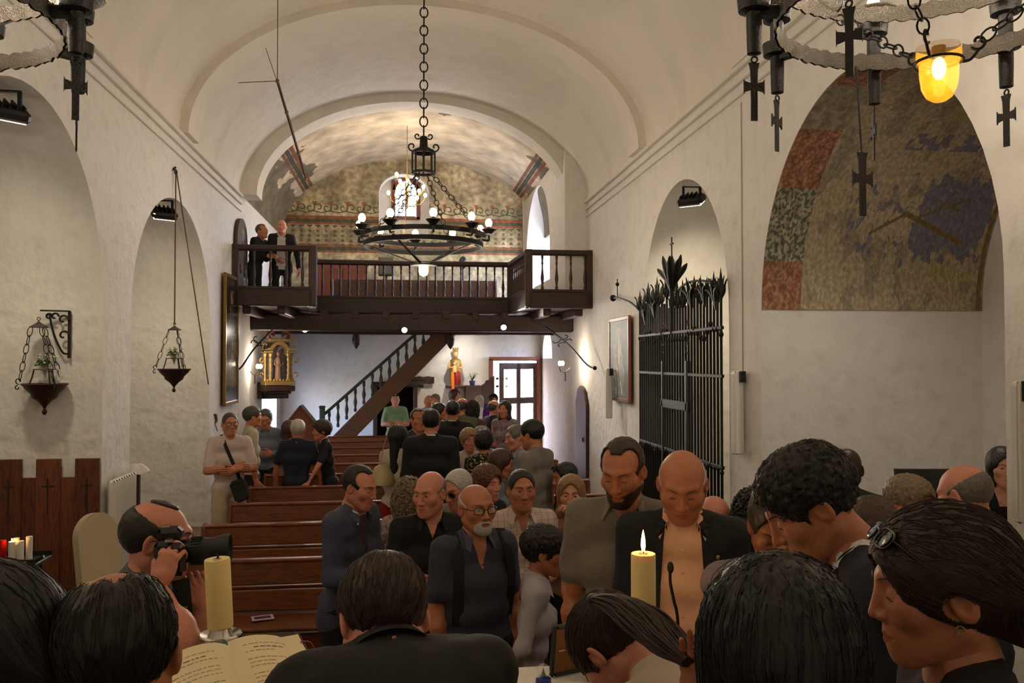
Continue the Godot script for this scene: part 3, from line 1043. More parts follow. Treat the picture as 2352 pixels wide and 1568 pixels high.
# ---------------------------------------------------------------- pews
func make_pew(w: float) -> Node3D:
	var t := Node3D.new()
	var tilt := rx(-7.0)
	var b := MB.new()
	b.box(Vector3(0, 0.745, -0.03), Vector3(w, 0.165, 0.035), tilt, 0.008)
	obj("top_board", b, M.pew, t)
	b = MB.new()
	b.box(Vector3(0, 0.835, -0.045), Vector3(w + 0.02, 0.03, 0.07), Basis.IDENTITY, 0.01)
	obj("cap_rail", b, M.pew, t)
	b = MB.new()
	b.box(Vector3(0, 0.555, 0.0), Vector3(w, 0.15, 0.03), tilt, 0.008)
	obj("lower_board", b, M.pew, t)
	b = MB.new()
	b.box(Vector3(0, 0.455, 0.20), Vector3(w, 0.035, 0.40), rx(-2.0), 0.012)
	obj("seat", b, M.pew, t)
	b = MB.new()
	b.box(Vector3(0, 0.34, 0.30), Vector3(w, 0.12, 0.03), Basis.IDENTITY, 0.006)
	obj("apron", b, M.pew, t)
	b = MB.new()
	b.box(Vector3(0, 0.63, -0.19), Vector3(w, 0.025, 0.22), rx(4.0), 0.008)
	obj("book_ledge", b, M.pew, t)
	for s in [-1.0, 1.0]:
		b = MB.new()
		var p := PackedVector2Array([Vector2(-0.10, 0), Vector2(0.36, 0), Vector2(0.36, 0.06), Vector2(0.30, 0.10), Vector2(0.31, 0.36), Vector2(0.40, 0.42), Vector2(0.40, 0.48), Vector2(0.10, 0.50), Vector2(0.045, 0.60), Vector2(0.0, 0.84), Vector2(-0.08, 0.86), Vector2(-0.13, 0.62), Vector2(-0.28, 0.62), Vector2(-0.28, 0.58), Vector2(-0.12, 0.50)])
		b.prism(p, Transform3D(Basis(Vector3(0, 0, 1), Vector3(0, 1, 0), Vector3(-1, 0, 0)), Vector3(s * w * 0.5 + 0.018, 0, 0)), 0.036)
		obj("end_panel", b, M.pew_side, t)
	return t

func build_pews() -> void:
	var rows := [6.15, 7.5, 8.6, 9.7, 10.75, 11.8, 12.9, 14.0, 15.1, 16.1]
	var word := ["front", "second", "third", "fourth", "fifth", "sixth", "seventh", "eighth", "ninth", "last"]
	for s in 2:
		var w := 1.6 if s == 0 else 1.45
		var proto := make_pew(w)
		for i in rows.size():
			var o: Node3D = proto if i == 0 else proto.duplicate()
			o.name = numbered("pew")
			add_child(o, true)
			o.position = Vector3(-0.95 if s == 0 else 1.5, 0, -rows[i] - (0.1 if s == 0 else 0.2))
			tag(o, "varnished brown wooden pew, %s row of the %s block" % [word[i], "left" if s == 0 else "right"], "pew", "pews in the nave")

# ---------------------------------------------------------------- chandeliers
func build_wheel_chandelier() -> void:
	var c := at(973, 548, 10.0)
	var t := thing("wheel_chandelier", "large black iron wheel chandelier with lit bulbs hanging on a chain", "chandelier", c)
	var R := 0.74
	var b := MB.new()
	for r in [[R, 0.0], [R * 0.96, -0.11]]:
		b.lathe([Vector2(r[0] - 0.012, r[1]), Vector2(r[0] + 0.012, r[1]), Vector2(r[0] + 0.012, r[1] + 0.055), Vector2(r[0] - 0.012, r[1] + 0.055), Vector2(r[0] - 0.012, r[1])], Transform3D.IDENTITY, 48)
	obj("ring", b, M.iron, t)
	for k in 4:
		var an := TAU * k / 4.0 + 0.5
		b = MB.new()
		b.bar(Vector3(cos(an) * R, -0.05, sin(an) * R), Vector3(cos(an) * 0.08, -0.30, sin(an) * 0.08), 0.03, 0.012)
		obj("strut", b, M.iron, t)
	for k in 10:
		var an := TAU * k / 10.0 + 0.2
		var p := Vector3(cos(an) * (R + 0.05), 0.03, sin(an) * (R + 0.05))
		b = MB.new()
		b.tube(curve3([p * Vector3(0.9, 1, 0.9) + Vector3(0, -0.05, 0), p + Vector3(0, -0.06, 0), p]), 0.014, 6)
		b.lathe([Vector2(0.0, 0.0), Vector2(0.035, 0.0), Vector2(0.09, 0.05), Vector2(0.085, 0.055), Vector2(0.03, 0.02), Vector2(0.022, 0.03), Vector2(0.022, 0.085), Vector2(0.0, 0.09)], T(p + Vector3(0, 0.02, 0)), 14)
		obj("candle_cup", b, M.iron, t)
		bulb_at(t, p + Vector3(0, 0.15, 0), 0.043, 0.0)
		omni(c + p + Vector3(0, 0.15, 0), WARM, 0.65, 0.043)
	# lantern crown
	var lp := at(973, 375, 10.0) - c
	b = MB.new()
	for y in [-0.13, 0.12]:
		b.lathe([Vector2(0.12, y), Vector2(0.145, y), Vector2(0.145, y + 0.03), Vector2(0.12, y + 0.03), Vector2(0.12, y)], T(lp), 8)
	for k in 8:
		var an := TAU * k / 8.0
		b.bar(lp + Vector3(cos(an) * 0.135, -0.13, sin(an) * 0.135), lp + Vector3(cos(an) * 0.135, 0.15, sin(an) * 0.135), 0.02, 0.02)
	b.lathe([Vector2(0.13, 0.15), Vector2(0.05, 0.2), Vector2(0.045, 0.32), Vector2(0.0, 0.34)], T(lp), 12)
	obj("lantern_crown", b, M.iron, t)
	b = MB.new()
	for s in [-1.0, 1.0]:
		scroll(b, lp + Vector3(s * 0.14, 0.20, 0), Vector3(s, 0, 0), Vector3.UP, 0.055, 0.015, -2.0, 4.0, 0.01)
		scroll(b, lp + Vector3(s * 0.075, 0.33, 0), Vector3(s, 0, 0), Vector3.UP, 0.04, 0.012, -2.4, 3.5, 0.009)
	obj("scrollwork", b, M.iron, t)
	# chains
	b = MB.new()
	chain(b, lp + Vector3(0, 0.34, 0), Vector3(lp.x, 6.8 - c.y, lp.z), 0.105, 0.009, 0.36)
	obj("chain", b, M.iron, t)
	for k in 4:
		var an := TAU * k / 4.0 + 0.5
		b = MB.new()
		chain(b, lp + Vector3(cos(an) * 0.1, -0.13, sin(an) * 0.1), Vector3(cos(an) * R, 0.05, sin(an) * R), 0.07, 0.006)
		obj("chain", b, M.iron, t)
	# lamp under the hub
	b = MB.new()
	b.lathe([Vector2(0.0, -0.28), Vector2(0.05, -0.29), Vector2(0.16, -0.315), Vector2(0.16, -0.33), Vector2(0.05, -0.32), Vector2(0.0, -0.32)], Transform3D.IDENTITY, 20)
	obj("lamp_hood", b, M.iron, t)
	b = MB.new()
	b.lathe([Vector2(0.058, -0.325), Vector2(0.058, -0.40), Vector2(0.045, -0.44), Vector2(0.0, -0.46)], Transform3D.IDENTITY, 18)
	obj("lamp_glass", b, M.lamp_core, t)
	omni(c + Vector3(0, -0.39, 0), WARM, 2.0, 0.055)

func build_gilt_chandelier() -> void:
	var c := at(935, 440, 15.9)
	var t := thing("gilt_chandelier", "small gilt chandelier of lit bulbs before the rear window", "chandelier", c)
	var b := MB.new()
	b.tube(PackedVector3Array([Vector3(0, 0.35, 0), Vector3(0, 6.82 - c.y, 0)]), 0.008, 6)
	obj("chain", b, M.gold, t)
	b = MB.new()
	b.lathe([Vector2(0.0, -0.35), Vector2(0.03, -0.3), Vector2(0.02, -0.2), Vector2(0.05, -0.05), Vector2(0.02, 0.1), Vector2(0.03, 0.3), Vector2(0.0, 0.36)], Transform3D.IDENTITY, 12)
	obj("stem", b, M.gold, t)
	for q in [[-0.37, -0.05, 0.1], [-0.21, 0.33, 0.0], [-0.14, 0.18, 0.1], [0.02, 0.18, 0.12], [0.24, 0.0, 0.1], [0.33, 0.1, 0.0], [0.37, -0.04, -0.1], [0.2, -0.14, 0.15], [-0.21, -0.1, 0.15], [-0.12, -0.7, 0.1]]:
		var p := Vector3(q[0] * 0.95, q[1], q[2])
		b = MB.new()
		b.tube(curve3([Vector3(0, -0.1, 0), Vector3(p.x * 0.6, p.y - 0.2, p.z * 0.6), p + Vector3(0, -0.06, 0)]), 0.008, 6)
		b.lathe([Vector2(0.0, 0.0), Vector2(0.03, 0.01), Vector2(0.012, 0.02), Vector2(0.012, 0.05)], T(p + Vector3(0, -0.07, 0)), 10)
		obj("arm", b, M.gold, t)
		bulb_at(t, p, 0.034, 0.0)
		omni(c + p, WARM, 0.9, 0.034)

func build_near_chandelier(c: Vector3, label: String, turn: float, power: float) -> void:
	var t := thing("iron_crown_lamp", label, "chandelier", c)
	var R := 0.46
	var b := MB.new()
	for yy in [0.0, 0.17]:
		for side in [-0.004, 0.004]:      # hammered flat band with a ragged edge
			b.surf(func(u, v):
				var an: float = u * TAU
				var edge := 0.027 + 0.0035 * sin(an * 61.0) + 0.002 * sin(an * 37.0 + 1.0)
				var rr: float = R + side + 0.002 * sin(an * 45.0 + v * 4.0)
				return Vector3(cos(an) * rr, yy + (v * 2.0 - 1.0) * edge, sin(an) * rr), 180, 3)
	obj("ring", b, M.hammered, t)
	for k in 8:
		var an := TAU * k / 8.0 + deg_to_rad(turn)
		var p := Vector3(cos(an), 0, sin(an)) * R
		var q := Vector3(cos(an), 0, sin(an)) * (R + 0.075)
		b = MB.new()
		b.lathe([Vector2(0.0, -0.13), Vector2(0.021, -0.125), Vector2(0.023, -0.04), Vector2(0.023, 0.15), Vector2(0.0, 0.16)], T(q), 12)
		for y in [0.0, 0.12]:
			b.lathe([Vector2(0.026, y), Vector2(0.046, y + 0.005), Vector2(0.05, y + 0.045), Vector2(0.028, y + 0.05), Vector2(0.026, y)], T(q), 14)
		b.bar(p, q, 0.03, 0.03)
		obj("candle_tube", b, M.iron, t)
		b = MB.new()
		b.lathe([Vector2(0.0, 0.16), Vector2(0.03, 0.165), Vector2(0.085, 0.205), Vector2(0.082, 0.212), Vector2(0.03, 0.175), Vector2(0.0, 0.18)], T(q), 16)
		obj("drip_pan", b, M.hammered, t)
		bulb_at(t, q + Vector3(0, 0.24, 0), 0.022, 0.0)
		omni(c + q + Vector3(0, 0.24, 0), WARM, power, 0.022)
		b = MB.new()
		b.ring(q + Vector3(0, -0.143, 0), ry(40.0 * k), 0.009, 0.003, 10, 5)
		iron_cross(b, q + Vector3(0, -0.152, 0), 0.175, 30.0 + 37.0 * k)
		obj("pendant_cross", b, M.iron, t)
	for k in 3:
		var an := TAU * k / 3.0 + deg_to_rad(turn + 10.0)
		var e := Vector3(cos(an), 0, sin(an))
		b = MB.new()
		chain(b, e * R + Vector3(0, 0.15, 0), e * 0.115 + Vector3(0, -0.11, 0), 0.042, 0.0032)
		obj("chain", b, M.iron, t)
		b = MB.new()
		scroll(b, e * 0.105 + Vector3(0, -0.115, 0), e, Vector3.UP, 0.025, 0.008, -2.5, 3.2, 0.0045)
		b.tube(curve3([e * 0.105 + Vector3(0, -0.14, 0), e * 0.085 + Vector3(0, -0.165, 0), e * 0.062 + Vector3(0, -0.17, 0)]), 0.0045, 6)
		obj("hook", b, M.iron, t)
		b = MB.new()
		chain(b, e * R + Vector3(0, 0.18, 0), Vector3(0, 1.3, 0), 0.06, 0.004)
		obj("chain", b, M.iron, t)
	b = MB.new()
	b.ring(Vector3(0, -0.165, 0), rx(90), 0.064, 0.0045, 24, 6)
	obj("lamp_holder", b, M.iron, t)
	b = MB.new()
	b.lathe([Vector2(0.061, -0.12), Vector2(0.063, -0.16), Vector2(0.055, -0.168), Vector2(0.053, -0.21), Vector2(0.049, -0.245), Vector2(0.036, -0.27), Vector2(0.018, -0.283), Vector2(0.0, -0.287)], Transform3D.IDENTITY, 24)
	obj("lamp_glass", b, M.amber, t)
	b = MB.new()
	b.ball(Vector3(0, -0.185, 0), Vector3(0.02, 0.034, 0.02), 14)
	obj("lamp_bulb", b, M.lamp_core, t)
	omni(c + Vector3(0, -0.185, 0), Color(1.0, 0.78, 0.42), power * 0.22, 0.02)
	b = MB.new()
	b.tube(PackedVector3Array([Vector3(0, -0.12, 0), Vector3(0, -0.15, 0)]), 0.02, 10)
	obj("lamp_socket", b, M.iron, t)
	b = MB.new()
	iron_cross(b, Vector3(0, -0.33, -0.42), 0.22, 8)
	b.tube(PackedVector3Array([Vector3(0, -0.02, -0.45), Vector3(0, -0.33, -0.42)]), 0.004, 6)
	obj("pendant_cross", b, M.iron, t)

# ---------------------------------------------------------------- hanging bowl lamps
func bowl_lamp(c: Vector3, top: Vector3, label: String, flowers: bool) -> void:
	# c is the rim centre
	var t := thing("hanging_lamp", label, "lamp", c, 0.0, "bowl lamps on the left side")
	var b := MB.new()
	b.lathe([Vector2(0.0, -0.27), Vector2(0.012, -0.265), Vector2(0.022, -0.245), Vector2(0.018, -0.23), Vector2(0.008, -0.215), Vector2(0.02, -0.19), Vector2(0.055, -0.15), Vector2(0.075, -0.135), Vector2(0.10, -0.115), Vector2(0.11, -0.085), Vector2(0.135, -0.06), Vector2(0.155, -0.04), Vector2(0.17, -0.015), Vector2(0.19, 0.0), Vector2(0.18, 0.008), Vector2(0.12, -0.01), Vector2(0.0, -0.02)], Transform3D.IDENTITY, 28)
	obj("bowl", b, M.bowl, t)
	for k in 3:
		var an := TAU * k / 3.0 + 2.95
		var e := Vector3(cos(an), 0, sin(an))
		b = MB.new()
		scroll(b, e * 0.20 + Vector3(0, 0.03, 0), e, Vector3.UP, 0.03, 0.008, -1.6, 4.2, 0.005)
		scroll(b, e * 0.21 + Vector3(0, -0.03, 0), e, -Vector3.UP, 0.022, 0.006, -1.6, 3.6, 0.005)
		obj("scroll", b, M.iron, t)
		b = MB.new()
		chain(b, e * 0.195 + Vector3(0, 0.04, 0), top - c + e * 0.06 + Vector3(0, -0.06, 0), 0.075, 0.0038, 0.22)
		obj("chain", b, M.iron, t)
		b = MB.new()
		b.tube(curve3([e * 0.12, e * 0.10 + Vector3(0, 0.06, 0), e * 0.085 + Vector3(0, 0.13, 0)]), 0.006, 6)
		obj("stay", b, M.iron, t)
	b = MB.new()
	b.lathe([Vector2(0.0, 0.0), Vector2(0.02, -0.02), Vector2(0.075, -0.055), Vector2(0.075, -0.062), Vector2(0.0, -0.06)], T(top - c), 20)
	b.ring(top - c + Vector3(0, 0.015, 0), ry(0), 0.014, 0.004, 10, 5)
	obj("cap", b, M.hammered, t)
	b = MB.new()
	b.ring(Vector3(0, 0.13, 0), rx(90), 0.09, 0.006, 20, 6)
	obj("holder_ring", b, M.gilt, t)
	b = MB.new()
	b.lathe([Vector2(0.0, 0.035), Vector2(0.03, 0.035), Vector2(0.042, 0.13), Vector2(0.055, 0.16), Vector2(0.05, 0.16), Vector2(0.038, 0.13), Vector2(0.0, 0.05)], Transform3D.IDENTITY, 16)
	obj("glass", b, M.clear, t)
	var f := thing("flowers", "bunch of pale flowers in the glass of " + ("the lamp on the wall bracket" if flowers else "the lamp hanging on the rope"), "flowers", c + Vector3(0, 0.14, 0), 0.0, "flowers in the bowl lamps")
	var rng := RandomNumberGenerator.new()
	rng.seed = 5
	var st := MB.new()
	var fl := MB.new()
	for k in 46:
		var an := rng.randf() * TAU
		var rr := rng.randf() * 0.10
		var p := Vector3(cos(an) * rr, 0.05 + rng.randf() * 0.09 - rr * 0.3, sin(an) * rr)
		st.tube(PackedVector3Array([Vector3(0, -0.08, 0), p * Vector3(0.4, 0.5, 0.4), p]), 0.0016, 4)
		st.ball(p * Vector3(0.8, 0.62, 0.8), Vector3(0.016, 0.004, 0.009), 6, ry(rng.randf() * 360) * rx(rng.randf() * 80))
		if k % 2 == 0:
			fl.ball(p, Vector3(0.011, 0.008, 0.011), 6)
	obj("stems", st, M.leaf, f)
	obj("blossoms", fl, M.petal, f)

func build_left_fittings() -> void:
	# bracket with its lamp on the frontal wall of the first recess
	var p := at(165, 715, 7.42)
	var t := thing("wall_bracket", "black wrought iron wall bracket with curls holding a lamp", "bracket", p)
	var b := MB.new()
	b.bar(Vector3(-0.01, 0.0, 0.02), Vector3(-0.01, -0.42, 0.02), 0.03, 0.02)
	obj("back_plate", b, M.iron, t)
	b = MB.new()
	b.bar(Vector3(0, 0, 0.03), Vector3(-0.22, 0.0, 0.12), 0.02, 0.014)
	b.tube(curve3([Vector3(-0.02, -0.38, 0.03), Vector3(-0.06, -0.36, 0.05), Vector3(-0.12, -0.2, 0.08), Vector3(-0.15, -0.02, 0.1)]), 0.010, 6)
	obj("arm", b, M.iron, t)
	b = MB.new()
	for q in [[-0.05, -0.08, 0.05], [-0.12, -0.05, 0.035], [-0.045, -0.22, 0.05], [-0.17, -0.05, 0.03]]:
		scroll(b, Vector3(q[0], q[1], 0.06), Vector3.RIGHT, Vector3.UP, q[2], 0.012, 0.0, 5.0, 0.009)
	obj("curls", b, M.iron, t)
	var tip := p + Vector3(-0.22, -0.03, 0.12)
	bowl_lamp(at(103, 882, 7.25), tip + Vector3(0.0, -0.06, 0.02), "dark bowl lamp with flowers hanging from the iron wall bracket", true)
	# rope lamp
	var c := at(400, 848, 9.7)
	var pul := at(404, 395, 9.7)
	bowl_lamp(c, c + Vector3(0.0, 0.52, 0), "small dark bowl lamp with flowers hanging on a long rope", false)
	t = thing("rope", "long rope running over a small pulley down to a cleat", "rope", pul)
	b = MB.new()
	b.tube(PackedVector3Array([Vector3(0, -0.02, 0), c + Vector3(0, 0.53, 0) - pul]), 0.008, 6)
	obj("hanging_rope", b, M.rope, t)
	var cl := at(490, 958, 11.9)
	b = MB.new()
	b.tube(PackedVector3Array([Vector3(0.01, -0.02, 0), cl - pul]), 0.008, 6)
	b.tube(curve3([cl - pul, cl - pul + Vector3(0.03, -0.1, 0.02), cl - pul + Vector3(0.06, -0.2, 0.0)]), 0.007, 6)
	obj("slack_rope", b, M.rope, t)
	b = MB.new()
	for k in 5:
		b.ring(cl - pul + Vector3(0, 0.02 * (k - 2), 0.01 * k), rx(20.0 * k) * rz(30.0 * k), 0.05, 0.012, 16, 6)
	obj("knot", b, M.rope, t)
	b = MB.new()
	b.ring(Vector3.ZERO, ry(80), 0.025, 0.01, 14, 6)
	b.bar(Vector3(0, 0.06, 0), Vector3(-0.06, 0.0, 0), 0.02, 0.02)
	obj("pulley", b, M.iron, t)
	# wainscot of tall and short boards
	var w := thing("wainscot", "brown wooden wainscot of stepped boards inlaid with crosses", "panelling", Vector3(-3.4, 0.0, -7.85))
	for k in 6:
		var x := -2.70 - 0.10 - k * 0.325
		b = MB.new()
		b.box(Vector3(x + 3.4, 0.715, 0.022), Vector3(0.205, 1.43, 0.035), Basis.IDENTITY, 0.005)
		var pl := obj("plank", b, M.wainscot if k % 2 else M.wainscot_b, w)
		b = MB.new()
		b.box(Vector3(x + 3.4, 1.10, 0.041), Vector3(0.012, 0.32, 0.006))
		b.box(Vector3(x + 3.4, 1.19, 0.041), Vector3(0.10, 0.012, 0.006))
		obj("inlaid_cross", b, M.inlay, pl)
		b = MB.new()
		b.box(Vector3(x + 3.4 - 0.1625, 0.632, 0.012), Vector3(0.125, 1.265, 0.022), Basis.IDENTITY, 0.004)
		obj("plank", b, M.wainscot_b if k % 3 else M.wainscot, w)
	var so := thing("wall_socket", "white electric socket on the wooden wainscot", "socket", at(172, 1355, 7.44))
	b = MB.new(); b.box(Vector3.ZERO, Vector3(0.085, 0.085, 0.014), Basis.IDENTITY, 0.004); obj("plate", b, M.white_metal, so)
	b = MB.new(); b.ring(Vector3(0, 0, 0.008), Basis.IDENTITY, 0.022, 0.004, 16, 6); obj("outlet", b, std(Color(0.6, 0.58, 0.55), 0.5), so)
	# votive rack
	var rp := at(30, 1290, 6.0)
	var rk := thing("votive_rack", "black iron tray for votive candles by the wainscot", "candle rack", rp)
	b = MB.new()
	b.box(Vector3(-0.02, 0, 0), Vector3(0.46, 0.025, 0.3), Basis.IDENTITY, 0.006)
	for z in [-0.15, 0.15]:
		b.box(Vector3(-0.02, 0.02, z), Vector3(0.46, 0.05, 0.012))
	obj("tray", b, M.black, rk)
	b = MB.new()
	b.bar(Vector3(0.14, -0.01, 0.1), Vector3(0.25, 0.055, 0.1), 0.025, 0.02)
	obj("handle", b, M.black, rk)
	for x in [-0.18, 0.14]:
		for z in [-0.12, 0.12]:
			b = MB.new(); b.tube(PackedVector3Array([Vector3(x, 0, z), Vector3(x, -rp.y, z)]), 0.012, 6); obj("leg", b, M.black, rk)
	for q in [[0.025, 0.08, 0.15, 0, "lit white votive candle in the black tray"], [0.075, 0.06, 0.15, 0, "unlit white votive candle just right of the lit one"], [0.02, 0.0, 0.16, 0, "unlit white votive candle behind the lit one"], [0.10, -0.02, 0.165, 0, "rightmost unlit white votive candle by the tray handle"], [-0.06, 0.02, 0.15, 1, "tall red glass votive light next to the white candles"], [-0.10, 0.08, 0.13, 1, "low red glass votive light at the left of the tray"]]:
		var v := thing("votive_candle", q[4], "candle", rp + Vector3(q[0], 0.0125, q[1]), 0.0, ["white votive candles", "red votive lights"][q[3]])
		b = MB.new()
		b.lathe([Vector2(0.0, 0.0), Vector2(0.022, 0.0), Vector2(0.022, q[2]), Vector2(0.018, q[2]), Vector2(0.0, q[2] - 0.01)], Transform3D.IDENTITY, 14)
		obj("cup", b, M.white_wax if q[3] == 0 else std(Color(0.75, 0.07, 0.05), 0.25), v)
		if q[4].begins_with("lit"):
			b = MB.new()
			b.ball(Vector3(0, q[2] + 0.012, 0), Vector3(0.005, 0.013, 0.005), 8)
			obj("flame", b, M.flame, v)
			omni(rp + Vector3(q[0], q[2] + 0.025, q[1]), Color(1, 0.7, 0.35), 0.05, 0.006)
	# radiator and chair behind the man with the camera
	var ra := thing("radiator", "white ribbed radiator against the pier", "radiator", Vector3(-2.62, 0.12, -8.2), 90)
	for k in 9:
		b = MB.new(); b.box(Vector3(-0.28 + k * 0.07, 0.55, 0), Vector3(0.055, 1.1, 0.07), Basis.IDENTITY, 0.02); obj("rib", b, M.white_metal, ra)
	b = MB.new(); b.box(Vector3(0, -0.06, 0), Vector3(0.5, 0.12, 0.05)); obj("foot", b, M.white_metal, ra)
	var ch := thing("armchair", "cream padded chair standing beside the pier", "chair", Vector3(-2.30, 0.0, -7.25), 60)
	b = MB.new(); b.prism(arch(-0.20, 0.20, 0.42, 0.82, 1.02, 16), T(Vector3(0, 0, -0.24), rx(-8)), 0.07); obj("backrest", b, std(Color(0.72, 0.66, 0.55), 0.8), ch)
	b = MB.new(); b.box(Vector3(0, 0.45, 0.02), Vector3(0.5, 0.09, 0.48), Basis.IDENTITY, 0.03); obj("seat", b, std(Color(0.72, 0.66, 0.55), 0.8), ch)
	for x in [-0.22, 0.22]:
		for z in [-0.2, 0.22]:
			b = MB.new(); b.bar(Vector3(x, 0, z), Vector3(x, 0.42, z), 0.04, 0.04); obj("leg", b, M.gilt, ch)
	var sd := thing("pedestal", "thin dark stand under a white cloth in the left recess", "stand", at(312, 1100, 8.6) * Vector3(1, 0, 1))
	b = MB.new(); b.box(Vector3(0, 0.58, 0), Vector3(0.075, 1.16, 0.075), Basis.IDENTITY, 0.008); obj("post", b, M.dark_wood_y, sd)
	b = MB.new(); b.lathe([Vector2(0.14, 0.0), Vector2(0.13, 0.02), Vector2(0.03, 0.025), Vector2(0.0, 0.03)], Transform3D.IDENTITY, 16); obj("base", b, M.dark_wood, sd)
	b = MB.new()
	b.surf(func(u, v): 
		var an: float = u * TAU
		var r: float = 0.14 * v * (1.0 + 0.12 * sin(an * 5.0))
		return Vector3(cos(an) * r, 1.23 - 0.09 * pow(v, 2.5) + 0.012 * sin(an * 5.0) * v, sin(an) * r), 40, 8)
	obj("cloth", b, M.cloth_white, sd)

# ---------------------------------------------------------------- flood lights and spots
func flood(p: Vector3, aim: Vector3, label: String, e: float) -> void:
	var t := thing("floodlight", label, "light", p, 0.0, "black floodlights under the arches")
	var f := (aim - p).normalized()
	var x := Vector3.UP.cross(f).normalized()
	var bs := Basis(x, f.cross(x), f)
	var b := MB.new()
	b.box(bs * Vector3(0, 0, -0.02), Vector3(0.30, 0.20, 0.09), bs, 0.025)
	for k in 5:
		b.box(bs * Vector3(-0.10 + k * 0.05, 0, -0.075), Vector3(0.012, 0.16, 0.04), bs)
	obj("housing", b, M.black, t)
	b = MB.new()
	b.bar(Vector3(-0.1, 0.03, 0), Vector3(-0.1, 0.17, 0), 0.012, 0.03)
	b.bar(Vector3(0.1, 0.03, 0), Vector3(0.1, 0.17, 0), 0.012, 0.03)
	b.bar(Vector3(-0.11, 0.17, 0), Vector3(0.11, 0.17, 0), 0.03, 0.012)
	obj("yoke", b, M.black, t)
	b = MB.new()
	b.box(bs * Vector3(0, 0, 0.028), Vector3(0.25, 0.15, 0.006), bs)
	obj("lamp_face", b, glow(Color(1.0, 0.95, 0.85), 5.0), t)
	spot(p + f * 0.05, f, Color(1.0, 0.93, 0.80), e, 62.0, 0.10)

func small_spot(p: Vector3, aim: Vector3, label: String, e: float, white := true, r := 0.05) -> void:
	var t := thing("spotlight", label, "light", p, 0.0, "small spotlights")
	var f := (aim - p).normalized()
	var x := Vector3.UP.cross(f).normalized()
	var bs := Basis(x, f, x.cross(f))
	var b := MB.new()
	b.lathe([Vector2(0.0, -0.16), Vector2(r * 0.8, -0.155), Vector2(r, -0.12), Vector2(r, 0.0), Vector2(r * 0.92, 0.0), Vector2(r * 0.85, -0.02)], T(Vector3.ZERO, bs), 20)
	obj("housing", b, M.white_metal if white else M.black, t)
	b = MB.new()
	b.bar(bs * Vector3(0, -0.1, 0), Vector3(0, 0.14, 0) + bs * Vector3(0, -0.1, 0), 0.02, 0.03)
	obj("arm", b, M.white_metal if white else M.black, t)
	if e > 0.0:
		b = MB.new()
		b.lathe([Vector2(0.0, -0.012), Vector2(r * 0.86, -0.012)], T(Vector3.ZERO, bs), 18)
		obj("lamp_face", b, M.spot_face, t)
		spot(p + f * 0.01, f, Color(1.0, 0.96, 0.88), e, 55.0, r)
	else:
		b = MB.new()
		b.lathe([Vector2(0.0, -0.012), Vector2(r * 0.86, -0.012)], T(Vector3.ZERO, bs), 18)
		obj("lamp_face", b, std(Color(0.9, 0.9, 0.9), 0.2), t)

func build_floods() -> void:
	flood(Vector3(-2.9, 4.1, -6.43), Vector3(-4.0, 1.2, -7.7), "black floodlight under the near left arch", 8.0)
	flood(Vector3(-2.86, 4.04, -10.3), Vector3(-3.9, 1.4, -11.9), "black floodlight under the second left arch", 8.0)
	flood(Vector3(3.26, 4.12, -9.1), Vector3(4.3, 1.2, -10.3), "black floodlight above the iron gate", 22.0)
	small_spot(at(1873, 266, 6.7), at(2300, 900, 6.0), "white spotlight low on the painted arch band", 9.0)
	small_spot(at(2103, 150, 5.7), at(2000, 900, 6.0), "white spotlight with a flap at the top of the painted arch", 12.0, true, 0.07)
	small_spot(at(1962, 138, 6.3), at(2200, 500, 6.0), "white spotlight near the crown of the painted arch", 0.0)
	var i := 0
	for q in [[700, 757], [929, 758], [1157, 752]]:
		var p := at(q[0], q[1], 14.8)
		small_spot(p, Vector3(p.x, 0.9, -7.5), ["bright spotlight under the balcony on the left", "bright spotlight under the middle of the balcony", "bright spotlight under the balcony on the right"][i], 22.0, false, 0.055)
		i += 1

# ---------------------------------------------------------------- pictures and wall fittings
func frame_mesh(w: float, h: float, bar_w: float, depth: float) -> MB:
	var b := MB.new()
	for s in [-1.0, 1.0]:
		b.box(Vector3(s * (w - bar_w) * 0.5, 0, 0), Vector3(bar_w, h, depth), Basis.IDENTITY, 0.008)
		b.box(Vector3(0, s * (h - bar_w) * 0.5, 0), Vector3(w - bar_w * 2.0, bar_w, depth), Basis.IDENTITY, 0.008)
	return b

func picture(label: String, c: Vector3, turn: float, w: float, h: float, fm: Material, img: ImageTexture, gloss: float, lean := 0.0) -> void:
	var t := thing("picture", label, "picture", c, turn)
	t.rotation.x = deg_to_rad(lean)
	obj("frame", frame_mesh(w, h, 0.055, 0.045), fm, t)
	var b := MB.new()
	b.use_uv = true
	b.prism(rect(-w * 0.5 + 0.04, -h * 0.5 + 0.04, w * 0.5 - 0.04, h * 0.5 - 0.04), T(Vector3(0, 0, 0.0)), 0.012, Rect2(-w * 0.5, -h * 0.5, w, h))
	var m := std(Color.WHITE, gloss)
	m.albedo_texture = img
	obj("canvas", b, m, t)

